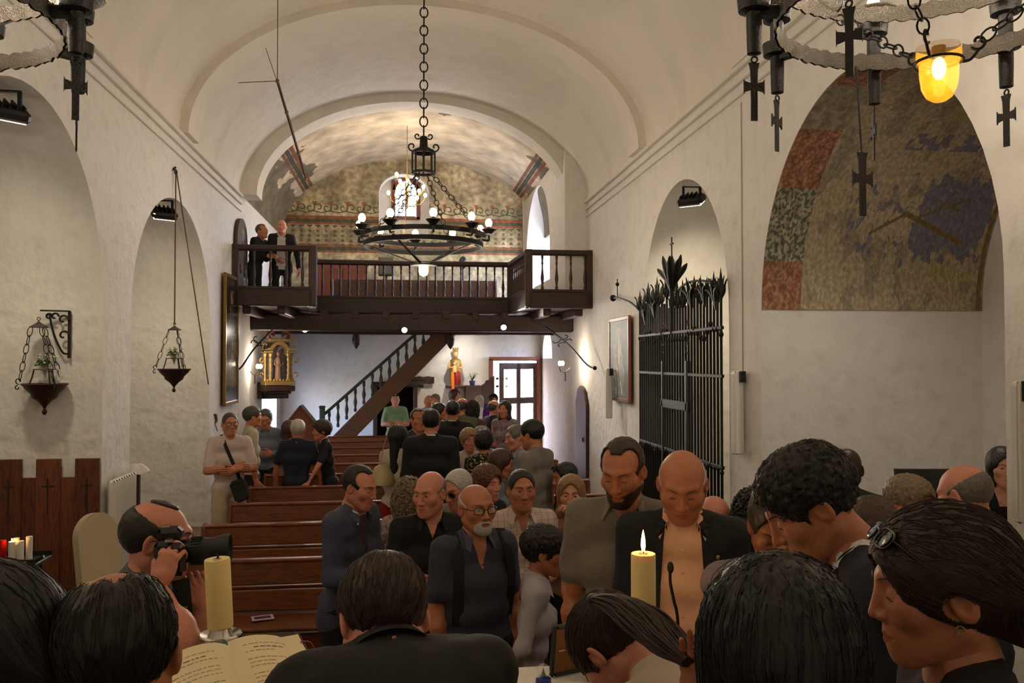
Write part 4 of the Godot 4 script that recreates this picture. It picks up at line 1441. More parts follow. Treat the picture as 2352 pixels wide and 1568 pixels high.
func robe_tex(w: int, h: int, bg: Color, fig: Color, sd: int) -> ImageTexture:
	var img := Image.create(w, h, false, Image.FORMAT_RGB8)
	var f := noise(0.02, 4, sd)
	for y in h:
		var t := float(y) / h
		for x in w:
			var u := float(x) / w - 0.5 + 0.05 * sin(t * 5.0)
			var c := bg
			var half := 0.0
			if t > 0.12 and t < 0.22: half = 0.10
			elif t >= 0.22 and t < 0.92: half = 0.14 + 0.16 * sin((t - 0.22) * 2.4) * (0.7 + 0.3 * f.get_noise_2d(x, y))
			if absf(u) < half:
				var fold := 0.75 + 0.35 * sin(u * 60.0 + f.get_noise_2d(x, y * 0.3) * 8.0)
				c = Color(fig.r * fold, fig.g * fold, fig.b * fold)
				if t < 0.22:
					c = Color(0.55, 0.40, 0.30)
			c = c * (1.0 + f.get_noise_2d(x * 2.0, y * 2.0) * 0.35)
			img.set_pixel(x, y, Color(c.r, c.g, c.b))
	return img_tex(img)

func build_walls_decor() -> void:
	picture("tall narrow dark painting in a thin gold frame on the left wall", Vector3(XL + 0.06, 2.62, -13.15), 90, 1.0, 1.98, M.gilt, robe_tex(160, 320, Color(0.10, 0.11, 0.12), Color(0.42, 0.40, 0.36), 7), 0.16, 0.0)
	picture("painting of a pale draped figure in a brown frame on the right wall", Vector3(XR - 0.06, 2.32, -11.5), -90, 1.1, 1.2, M.brown_frame, robe_tex(220, 240, Color(0.30, 0.31, 0.32), Color(0.66, 0.64, 0.58), 8), 0.6, 0.0)
	# carved dark panel above the tall painting
	var t := thing("carved_relief", "old dark carved wooden panel high on the left wall", "panel", Vector3(XL + 0.05, 4.0, -13.95), 90)
	var b := MB.new()
	b.prism(arch(-0.42, 0.42, -0.62, 0.25, 0.62, 14), T(Vector3(0, 0, -0.03)), 0.05)
	obj("board", b, tri_mat(Color(0.33, 0.27, 0.21), 0.7, pic.grain, pic.gb, Vector3(2, 2, 2), 0.6), t)
	for q in [[0.0, 0.30, 0.17], [-0.16, -0.20, 0.10], [0.17, -0.25, 0.09]]:
		b = MB.new()
		b.lathe([Vector2(0.0, 0.0), Vector2(q[2], 0.0), Vector2(q[2] * 0.8, 0.03), Vector2(0.0, 0.05)], T(Vector3(q[0], q[1], 0.01), rx(90)), 18)
		obj("carving", b, M.dark_wood, t)
	# column loudspeakers
	for q in [[1700.0, 852.0, 1042.0, 7.6, "tall white column loudspeaker between the two right arches"], [1398.0, 846.0, 960.0, 12.1, "slim white column loudspeaker beside the framed painting"], [2332.0, 872.0, 1180.0, 4.35, "white column loudspeaker at the near edge of the painted chapel"]]:
		var a := at(q[0], q[1], q[3])
		var e := at(q[0], q[2], q[3])
		var d := (a.y - e.y)
		var sp := thing("column_speaker", q[4], "loudspeaker", Vector3(minf(a.x, XR - 0.07), e.y, a.z if q[0] < 2000 else -3.76), -90, "column loudspeakers on the right wall")
		b = MB.new(); b.box(Vector3(0, d * 0.5, 0), Vector3(0.11 if q[0] < 2000 else 0.05, d, 0.09 if q[0] < 2000 else 0.05), Basis.IDENTITY, 0.012); obj("cabinet", b, M.white_metal, sp)
		b = MB.new(); b.box(Vector3(0, d * 0.5, 0.047 if q[0] < 2000 else 0.027), Vector3(0.08 if q[0] < 2000 else 0.036, d - 0.05, 0.006)); obj("grille", b, std(Color(0.80, 0.79, 0.76), 0.8), sp)
		b = MB.new(); b.box(Vector3(0.07 if q[0] < 2000 else 0.03, d - 0.05, -0.02), Vector3(0.04 if q[0] < 2000 else 0.014, 0.10, 0.05)); obj("bracket", b, M.black, sp)
	t = thing("wall_cable", "thin cable running down the right wall to the column loudspeaker", "cable", Vector3(XR - 0.004, 1.5, -7.3))
	b = MB.new(); b.tube(PackedVector3Array([Vector3.ZERO, Vector3(0, 3.2, 0)]), 0.006, 6); obj("cable", b, std(Color(0.70, 0.64, 0.55), 0.8), t)
	# small arched door
	t = thing("door_2", "", "", Vector3(XR - 0.02, 0.0, -14.15), -90)
	t.set_meta("kind", "structure"); t.set_meta("label", "small dark arched wooden door in the right wall")
	for k in 5:
		b = MB.new()
		var x := -0.34 + k * 0.17
		b.prism(PackedVector2Array([Vector2(x - 0.083, 0), Vector2(x + 0.083, 0), Vector2(x + 0.083, 1.45 + 0.42 * sqrt(maxf(0.0, 1.0 - pow((x + 0.083) / 0.44, 2)))), Vector2(x - 0.083, 1.45 + 0.42 * sqrt(maxf(0.0, 1.0 - pow((x - 0.083) / 0.44, 2))))]), T(Vector3(0, 0, 0)), 0.04)
		obj("plank", b, M.dark_wood_y, t)
	b = MB.new(); b.ring(Vector3(0.26, 0.95, 0.055), Basis.IDENTITY, 0.04, 0.008, 14, 6); obj("handle", b, M.iron, t)
	# hook on the chapel wall
	# thin pole and cord under the vault
	var a := at(637, 186, 9.2)
	var e := at(703, 410, 10.2)
	t = thing("pole", "thin brown wooden pole hanging slanted below the vault", "pole", a)
	b = MB.new(); b.tube(PackedVector3Array([Vector3.ZERO, e - a]), 0.016, 8); obj("rod", b, M.dark_wood_y, t)
	b = MB.new()
	for q in [0.0, 0.3, 0.72, 1.0]:
		b.ball((e - a) * q, Vector3(0.022, 0.03, 0.022), 8)
	obj("knots", b, M.rope, t)
	var vy := SPRING + VB * sqrt(maxf(0.0, 1.0 - pow((a.x - 0.2) / 2.9, 2)))
	b = MB.new(); b.tube(PackedVector3Array([Vector3.ZERO, Vector3(0, vy - a.y, 0)]), 0.005, 5); b.tube(PackedVector3Array([Vector3.ZERO, at(548, 190, 9.4) - a]), 0.005, 5); b.tube(PackedVector3Array([(e - a) * 0.1, at(610, 110, 9.6) - a]), 0.004, 5); obj("cord", b, M.rope, t)
	# sconces
	for q in [[592.0, 845.0, 14.6, "lit double bulb wall sconce beside the gilded altarpiece", 1.0], [1292.0, 838.0, 14.4, "lit wall sconce on the right wall under the balcony", -1.0]]:
		var c := at(q[0], q[1], q[2])
		t = thing("wall_sconce", q[3], "lamp", c, 0.0, "wall sconces under the balcony")
		b = MB.new()
		b.tube(curve3([Vector3(-q[4] * 0.14, -0.05, 0), Vector3(-q[4] * 0.05, -0.12, 0), Vector3(0.0, -0.10, 0.0), Vector3(0, -0.03, 0)]), 0.009, 6)
		b.tube(curve3([Vector3(-q[4] * 0.05, -0.12, 0), Vector3(q[4] * 0.04, -0.11, 0.06), Vector3(q[4] * 0.06, -0.03, 0.07)]), 0.009, 6)
		b.tube(PackedVector3Array([Vector3(-q[4] * 0.05, -0.1, 0), Vector3(-q[4] * 0.05, -0.28, 0)]), 0.009, 6)
		obj("arms", b, M.iron, t)
		bulb_at(t, Vector3(0, 0.03, 0), 0.035, 0.0)
		bulb_at(t, Vector3(q[4] * 0.06, 0.03, 0.07), 0.035, 0.0)
		omni(c + Vector3(0.03, 0.05, 0.04), WARM, 2.6, 0.04)
	# iron braces below the balcony
	for q in [[626.0, 757.0, 553.0, 850.0, 13.9, 13.2, "left"], [1253.0, 750.0, 1343.0, 845.0, 14.6, 13.0, "right"]]:
		var p0 := at(q[0], q[1], q[4])
		var p1 := at(q[2], q[3], q[5])
		if q[6] == "left": p1.x = XL + 0.03
		else: p1.x = XR - 0.13
		t = thing("iron_brace", "slanting wrought iron rod with curls under the %s end of the balcony" % q[6], "bracket", p0)
		b = MB.new()
		var dv := p1 - p0
		b.tube(curve3([Vector3.ZERO, dv * 0.5 + Vector3(0, 0.02, 0), dv * 0.85 + Vector3(0, -0.05, 0), dv]), 0.014, 6)
		obj("rod", b, M.iron, t)
		b = MB.new()
		var ax := dv.normalized()
		var ay := ax.cross(Vector3(0.1, 0, 1)).normalized()
		for s in [-1.0, 1.0]:
			scroll(b, dv * 0.32 + ay * s * 0.08, ax, ay * s, 0.08, 0.05, -1.6, 2.4, 0.008)
			scroll(b, dv * 0.42 + ay * s * 0.07, -ax, ay * s, 0.07, 0.05, -1.6, 2.2, 0.008)
		obj("curls", b, M.iron, t)
		b = MB.new(); b.ball(dv, Vector3(0.035, 0.035, 0.035), 10); obj("boss", b, M.iron, t)

# ---------------------------------------------------------------- iron gate
func build_gate() -> void:
	var t := thing("iron_gate", "tall black wrought iron gate with flower finials in the arch", "gate", Vector3(XR - 0.06, 0, -9.06))
	var bar := MB.new()
	bar.lathe([Vector2(0.0, 0.0), Vector2(0.015, 0.0), Vector2(0.015, 1.2), Vector2(0.025, 1.22), Vector2(0.015, 1.24), Vector2(0.015, 2.55), Vector2(0.028, 2.58), Vector2(0.015, 2.61), Vector2(0.015, 2.95), Vector2(0.0, 2.96)], Transform3D.IDENTITY, 8)
	var bmesh := bar.mesh()
	var fin := MB.new()   # spear with two leaves
	fin.lathe([Vector2(0.012, 0.0), Vector2(0.02, 0.03), Vector2(0.026, 0.08), Vector2(0.012, 0.16), Vector2(0.0, 0.24)], Transform3D.IDENTITY, 8)
	for s in [-1.0, 1.0]:
		fin.tube(curve3([Vector3(0, 0.0, 0), Vector3(0, 0.05, s * 0.035), Vector3(0, 0.12, s * 0.04), Vector3(0, 0.17, s * 0.065)]), PackedFloat32Array([0.008, 0.009, 0.01, 0.011, 0.012, 0.012, 0.012, 0.012, 0.011, 0.010, 0.009, 0.008, 0.008, 0.007, 0.006, 0.005, 0.004, 0.003, 0.002]), 6)
		fin.tube(curve3([Vector3(0, 0.0, 0), Vector3(s * 0.03, 0.05, 0), Vector3(s * 0.035, 0.12, 0), Vector3(s * 0.06, 0.16, 0)]), 0.007, 5)
	var fmesh := fin.mesh()
	var rng := RandomNumberGenerator.new()
	rng.seed = 8
	for k in 31:
		var z := lerpf(-1.4, 1.38, k / 30.0)
		var i := inst("bar", bmesh, M.iron, t)
		i.position = Vector3(0, 0.02, z)
		var hs := 0.97 + 0.06 * rng.randf()
		i.scale.y = hs
		if k % 2 == 0:
			var f := inst("finial", fmesh, M.iron, t)
			f.position = Vector3(0, 2.95 * hs, z)
			f.scale = Vector3.ONE * (0.9 + 0.5 * rng.randf())
	for y in [1.27, 2.15, 2.62, 0.12]:
		var b := MB.new()
		b.box(Vector3(0, y, 0), Vector3(0.03, 0.035, 2.84), Basis.IDENTITY, 0.006)
		obj("rail", b, M.iron, t)
	# wicket in the middle
	for z in [-0.42, 0.42]:
		var b := MB.new()
		b.box(Vector3(0.0, 1.15, z), Vector3(0.05, 2.3, 0.06), Basis.IDENTITY, 0.008)
		obj("wicket_post", b, M.iron, t)
		b = MB.new()
		for k in 6:
			scroll(b, Vector3(0, 2.45 + 0.05 * k, z), Vector3(0, 0, 1 if k % 2 else -1), Vector3.UP, 0.07, 0.02, -1.5, 3.0, 0.008)
		obj("scrollwork", b, M.iron, t)
	var wb := MB.new()
	wb.box(Vector3(0, 1.80, 0), Vector3(0.05, 0.10, 0.95), Basis.IDENTITY, 0.008)
	obj("lock_rail", wb, M.iron, t)
	# dense wrought flowers above the bars
	for q in [[-1.15, 2.9, 0.7], [-0.75, 2.95, 0.9], [0.55, 3.0, 1.2], [0.95, 3.0, 0.9], [1.25, 2.95, 1.0]]:
		var b := MB.new()
		for k in 7:
			var an := -1.2 + 2.4 * k / 6.0
			b.tube(curve3([Vector3(0, q[1] - 0.15, q[0]), Vector3(0.03 * (k % 3 - 1), q[1] + 0.02, q[0] + sin(an) * 0.06 * q[2]), Vector3(0.06 * (k % 3 - 1), q[1] + 0.16 * cos(an) * q[2], q[0] + sin(an) * 0.17 * q[2])]), PackedFloat32Array([0.01, 0.011, 0.013, 0.015, 0.017, 0.018, 0.018, 0.017, 0.015, 0.012, 0.009, 0.006, 0.003]), 6)
		obj("wrought_flower", b, M.iron, t)
	# central palm
	var p := MB.new()
	p.tube(PackedVector3Array([Vector3(0, 2.6, -0.1), Vector3(0, 3.1, -0.1)]), 0.03, 8)
	for k in 9:
		var an := -0.95 + 1.9 * k / 8.0
		var zz := sin(an)
		p.tube(curve3([Vector3(0, 3.05, -0.1), Vector3(0.04 * (k % 3 - 1), 3.22, -0.1 + zz * 0.08), Vector3(0.08 * (k % 3 - 1), 3.2 + 0.32 * cos(an), -0.1 + zz * 0.36)]), PackedFloat32Array([0.012, 0.012, 0.013, 0.015, 0.017, 0.018, 0.02, 0.024, 0.028, 0.032, 0.030, 0.018, 0.004]), 6)
	p.tube(PackedVector3Array([Vector3(0, 3.05, -0.1), Vector3(0, 3.72, -0.1)]), 0.008, 6)
	p.box(Vector3(0, 3.64, -0.1), Vector3(0.015, 0.015, 0.11))
	obj("palm_finial", p, M.iron, t)
	# curved stays
	p = MB.new()
	p.tube(curve3([Vector3(0, 3.06, -0.05), Vector3(0, 3.14, 0.4), Vector3(0, 3.12, 0.9), Vector3(0, 3.02, 1.3)]), 0.014, 6)
	obj("curved_stay", p, M.iron, t)
	p = MB.new()
	p.tube(curve3([Vector3(0, 2.95, -1.4), Vector3(0, 3.1, -1.9), Vector3(0, 3.2, -2.5), Vector3(0, 3.22, -2.75)]), 0.014, 6)
	p.ball(Vector3(0, 3.22, -2.8), Vector3(0.05, 0.05, 0.05), 12)
	p.tube(PackedVector3Array([Vector3(0, 3.22, -2.55), Vector3(0, 3.48, -2.55)]), 0.007, 6)
	p.ball(Vector3(0, 3.40, -2.55), Vector3(0.03, 0.03, 0.03), 8)
	obj("curved_stay", p, M.iron, t)
	# dark carved seat behind the bars
	var s := thing("choir_stall", "dark wooden chair with a round topped back behind the gate", "chair", Vector3(XR + 0.75, 0.0, -8.3), -90)
	var b2 := MB.new(); b2.prism(arch(-0.33, 0.33, 0.42, 1.35, 1.68, 14), T(Vector3(0, 0, -0.25)), 0.05); obj("backrest", b2, M.dark_wood_y, s)
	b2 = MB.new(); b2.box(Vector3(0, 0.42, 0), Vector3(0.62, 0.06, 0.5), Basis.IDENTITY, 0.01); obj("seat", b2, M.dark_wood, s)
	for x in [-0.31, 0.31]:
		b2 = MB.new(); b2.box(Vector3(x, 0.36, 0), Vector3(0.05, 0.72, 0.5), Basis.IDENTITY, 0.01); obj("side", b2, M.dark_wood_y, s)

# ---------------------------------------------------------------- rear of the church
func build_rear() -> void:
	# gilded altarpiece
	var c := at(636, 885, 15.0)
	var t := thing("gilded_altarpiece", "small gilded altarpiece with columns and a carved saint", "altarpiece", Vector3(-2.30, c.y, -15.62), 32)
	var b := MB.new()
	b.box(Vector3(0, -0.06, -0.04), Vector3(0.58, 0.10, 0.30), Basis.IDENTITY, 0.01)
	b.box(Vector3(0, -0.13, -0.06), Vector3(0.46, 0.06, 0.24), Basis.IDENTITY, 0.01)
	b.box(Vector3(0, -0.20, -0.08), Vector3(0.40, 0.09, 0.2), Basis.IDENTITY, 0.01)
	b.box(Vector3(-0.1, -0.1, -0.35), Vector3(0.30, 0.3, 0.4))
	obj("shelf", b, M.dark_wood, t)
	b = MB.new()
	b.box(Vector3(0, 0.04, 0), Vector3(0.58, 0.08, 0.22), Basis.IDENTITY, 0.008)
	for k in 9:
		b.ball(Vector3(-0.24 + k * 0.06, 0.09, 0.10), Vector3(0.022, 0.028, 0.022), 8)
	obj("base", b, M.gold, t)
	b = MB.new()
	b.box(Vector3(0, 0.43, -0.09), Vector3(0.50, 0.72, 0.03))
	obj("back", b, std(Color(0.42, 0.40, 0.42), 0.8), t)
	for x in [-0.25, -0.17, 0.17, 0.25]:
		b = MB.new()
		var pr := [Vector2(0.0, 0.08), Vector2(0.036, 0.08), Vector2(0.036, 0.11), Vector2(0.022, 0.13)]
		for k in 13:
			pr.append(Vector2(0.022 + 0.007 * sin(k * 1.9), 0.15 + k * 0.03))
		pr.append_array([Vector2(0.036, 0.55), Vector2(0.04, 0.58), Vector2(0.0, 0.59)])
		b.lathe(pr, T(Vector3(x, 0, 0.05 if absf(x) < 0.2 else 0.0)), 12)
		obj("column", b, M.gold, t)
	b = MB.new()
	for s in [-1.0, 1.0]:
		b.box(Vector3(s * 0.22, 0.61, 0.0), Vector3(0.17, 0.04, 0.2), Basis.IDENTITY, 0.008)
		b.box(Vector3(s * 0.22, 0.66, 0.0), Vector3(0.13, 0.05, 0.16), Basis.IDENTITY, 0.008)
		for q in [[0.26, 0.73, 0.06, 1.0], [0.32, 0.2, 0.05, 1.0], [0.32, 0.45, 0.05, -1.0]]:
			var sb := MB.new()
			scroll(sb, Vector3(s * q[0], q[1], 0.03), Vector3(s, 0, 0), Vector3.UP * q[3], q[2], 0.017, -1.5, 3.5, 0.015)
			obj("scroll", sb, M.gold, t)
	var ap := PackedVector2Array()
	for i in 17:
		ap.append(Vector2(0.2 * cos(PI * i / 16), 0.60 + 0.2 * sin(PI * i / 16)))
	for i in range(16, -1, -1):
		ap.append(Vector2(0.135 * cos(PI * i / 16), 0.60 + 0.14 * sin(PI * i / 16)))
	b.prism(ap, T(Vector3(0, 0, -0.03)), 0.1)
	b.box(Vector3(0, 0.83, 0), Vector3(0.42, 0.05, 0.2), Basis.IDENTITY, 0.01)
	obj("arch", b, M.gold, t)
	b = MB.new()
	b.lathe([Vector2(0.0, 0.08), Vector2(0.06, 0.08), Vector2(0.065, 0.14), Vector2(0.05, 0.30), Vector2(0.06, 0.42), Vector2(0.055, 0.48), Vector2(0.02, 0.53), Vector2(0.018, 0.545)], T(Vector3(0, 0, 0.0)), 14)
	b.ball(Vector3(0, 0.58, 0.005), Vector3(0.036, 0.046, 0.04), 12)
	for s in [-1.0, 1.0]:
		b.tube(curve3([Vector3(s * 0.05, 0.48, 0), Vector3(s * 0.08, 0.38, 0.03), Vector3(s * 0.02, 0.36, 0.07)]), 0.016, 6)
	obj("saint_figure", b, tri_mat(Color(0.50, 0.38, 0.30), 0.6, pic.grain, null, Vector3(4, 4, 4)), t)
	b = MB.new()
	for s in [-1.0, 1.0]:
		scroll(b, Vector3(s * 0.13, 0.93, 0.0), Vector3(s, 0, 0), Vector3.UP, 0.085, 0.03, -1.2, 3.8, 0.028)
		b.tube(curve3([Vector3(s * 0.18, 0.95, 0), Vector3(s * 0.08, 1.05, 0), Vector3(s * 0.05, 1.16, 0)]), 0.03, 8)
	b.box(Vector3(0, 1.14, 0), Vector3(0.18, 0.07, 0.07), Basis.IDENTITY, 0.02)
	obj("crest", b, std(Color(0.56, 0.30, 0.22), 0.6), t)
	# gabled wooden shrine
	t = thing("gabled_shrine", "brown wooden stand with a steep gabled top by the stairs", "stand", at(692, 985, 14.2) * Vector3(1, 0, 1))
	b = MB.new(); b.prism(PackedVector2Array([Vector2(-0.33, 0.82), Vector2(0.33, 0.82), Vector2(0.33, 1.10), Vector2(0, 1.50), Vector2(-0.33, 1.10)]), T(Vector3(0, 0, -0.15)), 0.3); obj("gable", b, M.brown_frame, t)
	for s in [-1.0, 1.0]:
		b = MB.new(); b.bar(Vector3(s * 0.37, 1.07, 0), Vector3(0, 1.53, 0), 0.36, 0.025, Vector3(-s, 1, 0).normalized()); obj("roof_board", b, M.pew_side, t)
		b = MB.new(); b.box(Vector3(s * 0.3, 0.41, 0), Vector3(0.05, 0.82, 0.26), Basis.IDENTITY, 0.008); obj("leg", b, M.brown_frame, t)
	# low doorway: frame, lintel, sign
	t = thing("trim_doorway", "", "", Vector3(-0.2, -0.15, -18.6)); t.set_meta("kind", "structure"); t.set_meta("label", "rough dark wooden beam and posts around the low doorway")
	b = MB.new(); b.tube(PackedVector3Array([Vector3(-0.52, 1.92, 0.04), Vector3(0.1, 1.935, 0.05), Vector3(0.62, 1.91, 0.04)]), 0.065, 10); obj("lintel", b, M.dark_wood, t)
	for x in [-0.44, 0.44]:
		b = MB.new(); b.box(Vector3(x, 0.94, 0.0), Vector3(0.09, 1.88, 0.16), Basis.IDENTITY, 0.01); obj("post", b, M.dark_wood_y, t)
	t = thing("sign_board", "rustic brown wooden sign with pale lettering over the doorway", "sign", Vector3(0.18, 1.86, -18.62))
	b = MB.new()
	var sg := PackedVector2Array()
	for i in 25:
		sg.append(Vector2(-0.48 + 0.96 * i / 24.0, -0.075 + 0.008 * sin(i * 1.7)))
	for i in range(24, -1, -1):
		sg.append(Vector2(-0.48 + 0.96 * i / 24.0, 0.085 + 0.008 * sin(i * 1.3)))
	b.prism(sg, T(Vector3(0, 0, -0.02)), 0.035)
	obj("board", b, M.dark_wood, t)
	var sr := RandomNumberGenerator.new()
	sr.seed = 12
	b = MB.new()     # worn script, too faint to read
	for line in 2:
		var x := -0.40
		while x < 0.40 - line * 0.04:
			b.bar(Vector3(x, 0.03 - line * 0.068, 0.0165), Vector3(x + 0.008 * sr.randf(), 0.03 - line * 0.068 + 0.012 + 0.02 * sr.randf(), 0.0165), 0.007, 0.003, Vector3.BACK)
			x += 0.014 + 0.012 * sr.randf()
	obj("worn_script", b, std(Color(0.42, 0.37, 0.34), 0.8), t).set_meta("kind", "stuff")
	# madonna on her bracket
	var mp := at(1047, 886, 18.3)
	t = thing("shelf_bracket", "dark wooden bracket under the crowned statue", "shelf", Vector3(mp.x, mp.y, -18.5))
	b = MB.new(); b.box(Vector3(0, -0.025, 0), Vector3(0.44, 0.05, 0.34), Basis.IDENTITY, 0.01); obj("board", b, M.dark_wood, t)
	b = MB.new(); b.prism(PackedVector2Array([Vector2(-0.17, -0.05), Vector2(0.15, -0.05), Vector2(0.02, -0.12), Vector2(-0.17, -0.4)]), Transform3D(Basis(Vector3(0, 0, 1), Vector3(0, 1, 0), Vector3(-1, 0, 0)), Vector3(0.05, 0, 0)), 0.1); obj("support", b, M.dark_wood_y, t)
	t = thing("madonna_statue", "crowned golden and red statue of a seated madonna with child", "statue", Vector3(mp.x, mp.y, -18.48))
	b = MB.new()
	b.lathe([Vector2(0.0, 0.0), Vector2(0.17, 0.0), Vector2(0.165, 0.05), Vector2(0.15, 0.12), Vector2(0.145, 0.26), Vector2(0.16, 0.34), Vector2(0.12, 0.42), Vector2(0.135, 0.5), Vector2(0.12, 0.57), Vector2(0.05, 0.62), Vector2(0.035, 0.645)], T(Vector3.ZERO, Basis.from_scale(Vector3(1, 1, 0.8))), 20)
	obj("robe", b, M.gold, t)
	b = MB.new()
	b.lathe([Vector2(0.0, 0.02), Vector2(0.09, 0.02), Vector2(0.10, 0.1), Vector2(0.085, 0.3), Vector2(0.05, 0.36), Vector2(0.0, 0.37)], T(Vector3(0.02, 0, 0.08), Basis.from_scale(Vector3(1, 1, 0.7))), 16)
	obj("skirt", b, std(Color(0.55, 0.06, 0.05), 0.5), t)
	b = MB.new()
	b.ball(Vector3(0, 0.705, 0.01), Vector3(0.05, 0.066, 0.055), 14)
	for s in [-1.0, 1.0]:
		b.tube(curve3([Vector3(s * 0.11, 0.54, 0.02), Vector3(s * 0.15, 0.42, 0.06), Vector3(s * 0.06, 0.40, 0.13)]), 0.026, 8)
	obj("head", b, std(Color(0.86, 0.64, 0.40), 0.5), t)
	b = MB.new()
	b.lathe([Vector2(0.055, 0.75), Vector2(0.065, 0.82), Vector2(0.055, 0.82), Vector2(0.05, 0.76)], Transform3D.IDENTITY, 14)
	for j in 8:
		b.ball(Vector3(cos(TAU * j / 8) * 0.06, 0.835, sin(TAU * j / 8) * 0.06), Vector3(0.012, 0.02, 0.012), 6)
	obj("crown", b, M.gold, t)
	b = MB.new()
	b.lathe([Vector2(0.0, 0.30), Vector2(0.05, 0.30), Vector2(0.045, 0.42), Vector2(0.015, 0.46)], T(Vector3(-0.03, 0, 0.12)), 12)
	b.ball(Vector3(-0.03, 0.49, 0.125), Vector3(0.03, 0.036, 0.032), 10)
	obj("child", b, std(Color(0.88, 0.70, 0.42), 0.5), t)
	b = MB.new(); b.prism(PackedVector2Array([Vector2(-0.10, 0.30), Vector2(-0.04, 0.30), Vector2(-0.03, -0.16), Vector2(-0.09, -0.16)]), T(Vector3(0, 0, 0.17)), 0.006); obj("ribbon", b, std(Color(0.95, 0.50, 0.16), 0.5), t)
	var ml := Vector3(mp.x + 0.05, 3.0, -17.6)
	small_spot(ml, Vector3(mp.x, mp.y + 0.35, -18.5), "small warm spotlight aimed at the crowned statue", 7.0, false, 0.035)
	# carved cabinet with curtain and plant
	var cp := Vector3(1.62, -0.15, -18.4)
	t = thing("carved_cabinet", "dark carved wooden cabinet with a curved crest beside the door", "cabinet", cp)
	b = MB.new(); b.box(Vector3(-0.1, 0.95, 0), Vector3(0.36, 1.9, 0.45), Basis.IDENTITY, 0.012); obj("body", b, M.dark_wood_y, t)
	b = MB.new()
	var cr := PackedVector2Array([Vector2(-0.05, 1.5)])
	for i in 13:
		cr.append(Vector2(0.05 + 0.30 * i / 12.0, 1.85 + 0.28 * pow(i / 12.0, 0.7) + 0.02 * sin(i * 1.6)))
	cr.append(Vector2(0.35, 1.5))
	b.prism(cr, T(Vector3(0, 0, 0.16)), 0.05); obj("crest", b, M.dark_wood, t)
	b = MB.new()
	b.surf(func(u, v): return Vector3(0.08 + 0.24 * u, 0.5 + 1.1 * v, 0.17 + 0.02 * sin(u * 40.0)), 40, 2)
	obj("curtain", b, std(Color(0.10, 0.13, 0.42), 0.8), t)
	t = thing("potted_plant", "small green plant in a blue pot on the cabinet", "plant", cp + Vector3(-0.13, 1.9, 0.1))
	b = MB.new(); b.lathe([Vector2(0.0, 0.0), Vector2(0.05, 0.0), Vector2(0.07, 0.11), Vector2(0.06, 0.11), Vector2(0.0, 0.09)], Transform3D.IDENTITY, 14); obj("pot", b, std(Color(0.12, 0.12, 0.38), 0.4), t)
	b = MB.new()
	var rng := RandomNumberGenerator.new()
	rng.seed = 3
	for i in 30:
		var an := rng.randf() * TAU
		var r := 0.05 + 0.10 * rng.randf()
		var e := Vector3(cos(an) * r, 0.12 + 0.16 * rng.randf(), sin(an) * r)
		b.tube(curve3([Vector3(0, 0.08, 0), e * Vector3(0.5, 0.95, 0.5), e], 3), PackedFloat32Array([0.003, 0.005, 0.008, 0.011, 0.011, 0.008, 0.002]), 4, false, 0.3)
	obj("leaves", b, M.leaf, t)
	# glazed door: frame and open leaf
	t = thing("door_1", "", "", Vector3(2.48, -0.15, -18.7)); t.set_meta("kind", "structure"); t.set_meta("label", "brown glazed entrance door standing open to the daylight")
	b = MB.new()
	for x in [-0.54, 0.54]:
		b.box(Vector3(x, 1.24, 0.06), Vector3(0.09, 2.5, 0.2), Basis.IDENTITY, 0.01)
	b.box(Vector3(0, 2.49, 0.06), Vector3(1.16, 0.09, 0.2), Basis.IDENTITY, 0.01)
	obj("frame", b, M.brown_frame, t)
	var leaf := Node3D.new()
	leaf.name = "leaf"
	t.add_child(leaf, true)
	leaf.position = Vector3(0.50, 0, 0.12)
	leaf.rotation.y = deg_to_rad(24)
	b = MB.new()
	for x in [-0.05, -0.49, -0.93]:
		b.box(Vector3(x, 1.2, 0), Vector3(0.10, 2.4, 0.05), Basis.IDENTITY, 0.008)
	for y in [0.14, 0.92, 1.56, 2.33]:
		b.box(Vector3(-0.49, y, 0), Vector3(0.9, 0.14, 0.05), Basis.IDENTITY, 0.008)
	obj("leaf_frame", b, M.dark_wood_y, leaf)
	for x in [-0.27, -0.71]:
		for q in [[0.21, 0.85], [0.99, 1.49], [1.63, 2.26]]:
			b = MB.new(); b.box(Vector3(x, (q[0] + q[1]) * 0.5, 0), Vector3(0.34, q[1] - q[0], 0.006)); obj("pane", b, M.clear, leaf)
	# high window of leaded lights
	t = thing("window_1", "", "", Vector3(0.02, 5.6, -19.16)); t.set_meta("kind", "structure"); t.set_meta("label", "small arched leaded window in the painted rear wall")
	b = MB.new()
	b.box(Vector3(-0.29, 0.40, 0.06), Vector3(0.08, 0.9, 0.06)); b.box(Vector3(0.29, 0.40, 0.06), Vector3(0.08, 0.9, 0.06)); b.box(Vector3(0, -0.03, 0.06), Vector3(0.62, 0.07, 0.06))
	var fa := PackedVector2Array()
	for i in 17:
		fa.append(Vector2(0.30 * cos(PI * i / 16), 0.62 + 0.29 * sin(PI * i / 16)))
	for i in range(16, -1, -1):
		fa.append(Vector2(0.225 * cos(PI * i / 16), 0.62 + 0.21 * sin(PI * i / 16)))
	b.prism(fa, T(Vector3(0, 0, 0.03)), 0.06)
	obj("frame", b, M.brown_frame, t)
	b = MB.new(); b.prism(arch(-0.225, 0.225, 0.0, 0.62, 0.83, 14), T(Vector3(0, 0, 0.0)), 0.006); obj("pane", b, M.frost, t)
	b = MB.new()
	b.box(Vector3(0, 0.4, 0.012), Vector3(0.035, 0.82, 0.02))
	for y in [0.02, 0.26, 0.50]:
		b.box(Vector3(0, y, 0.012), Vector3(0.45, 0.022, 0.02))
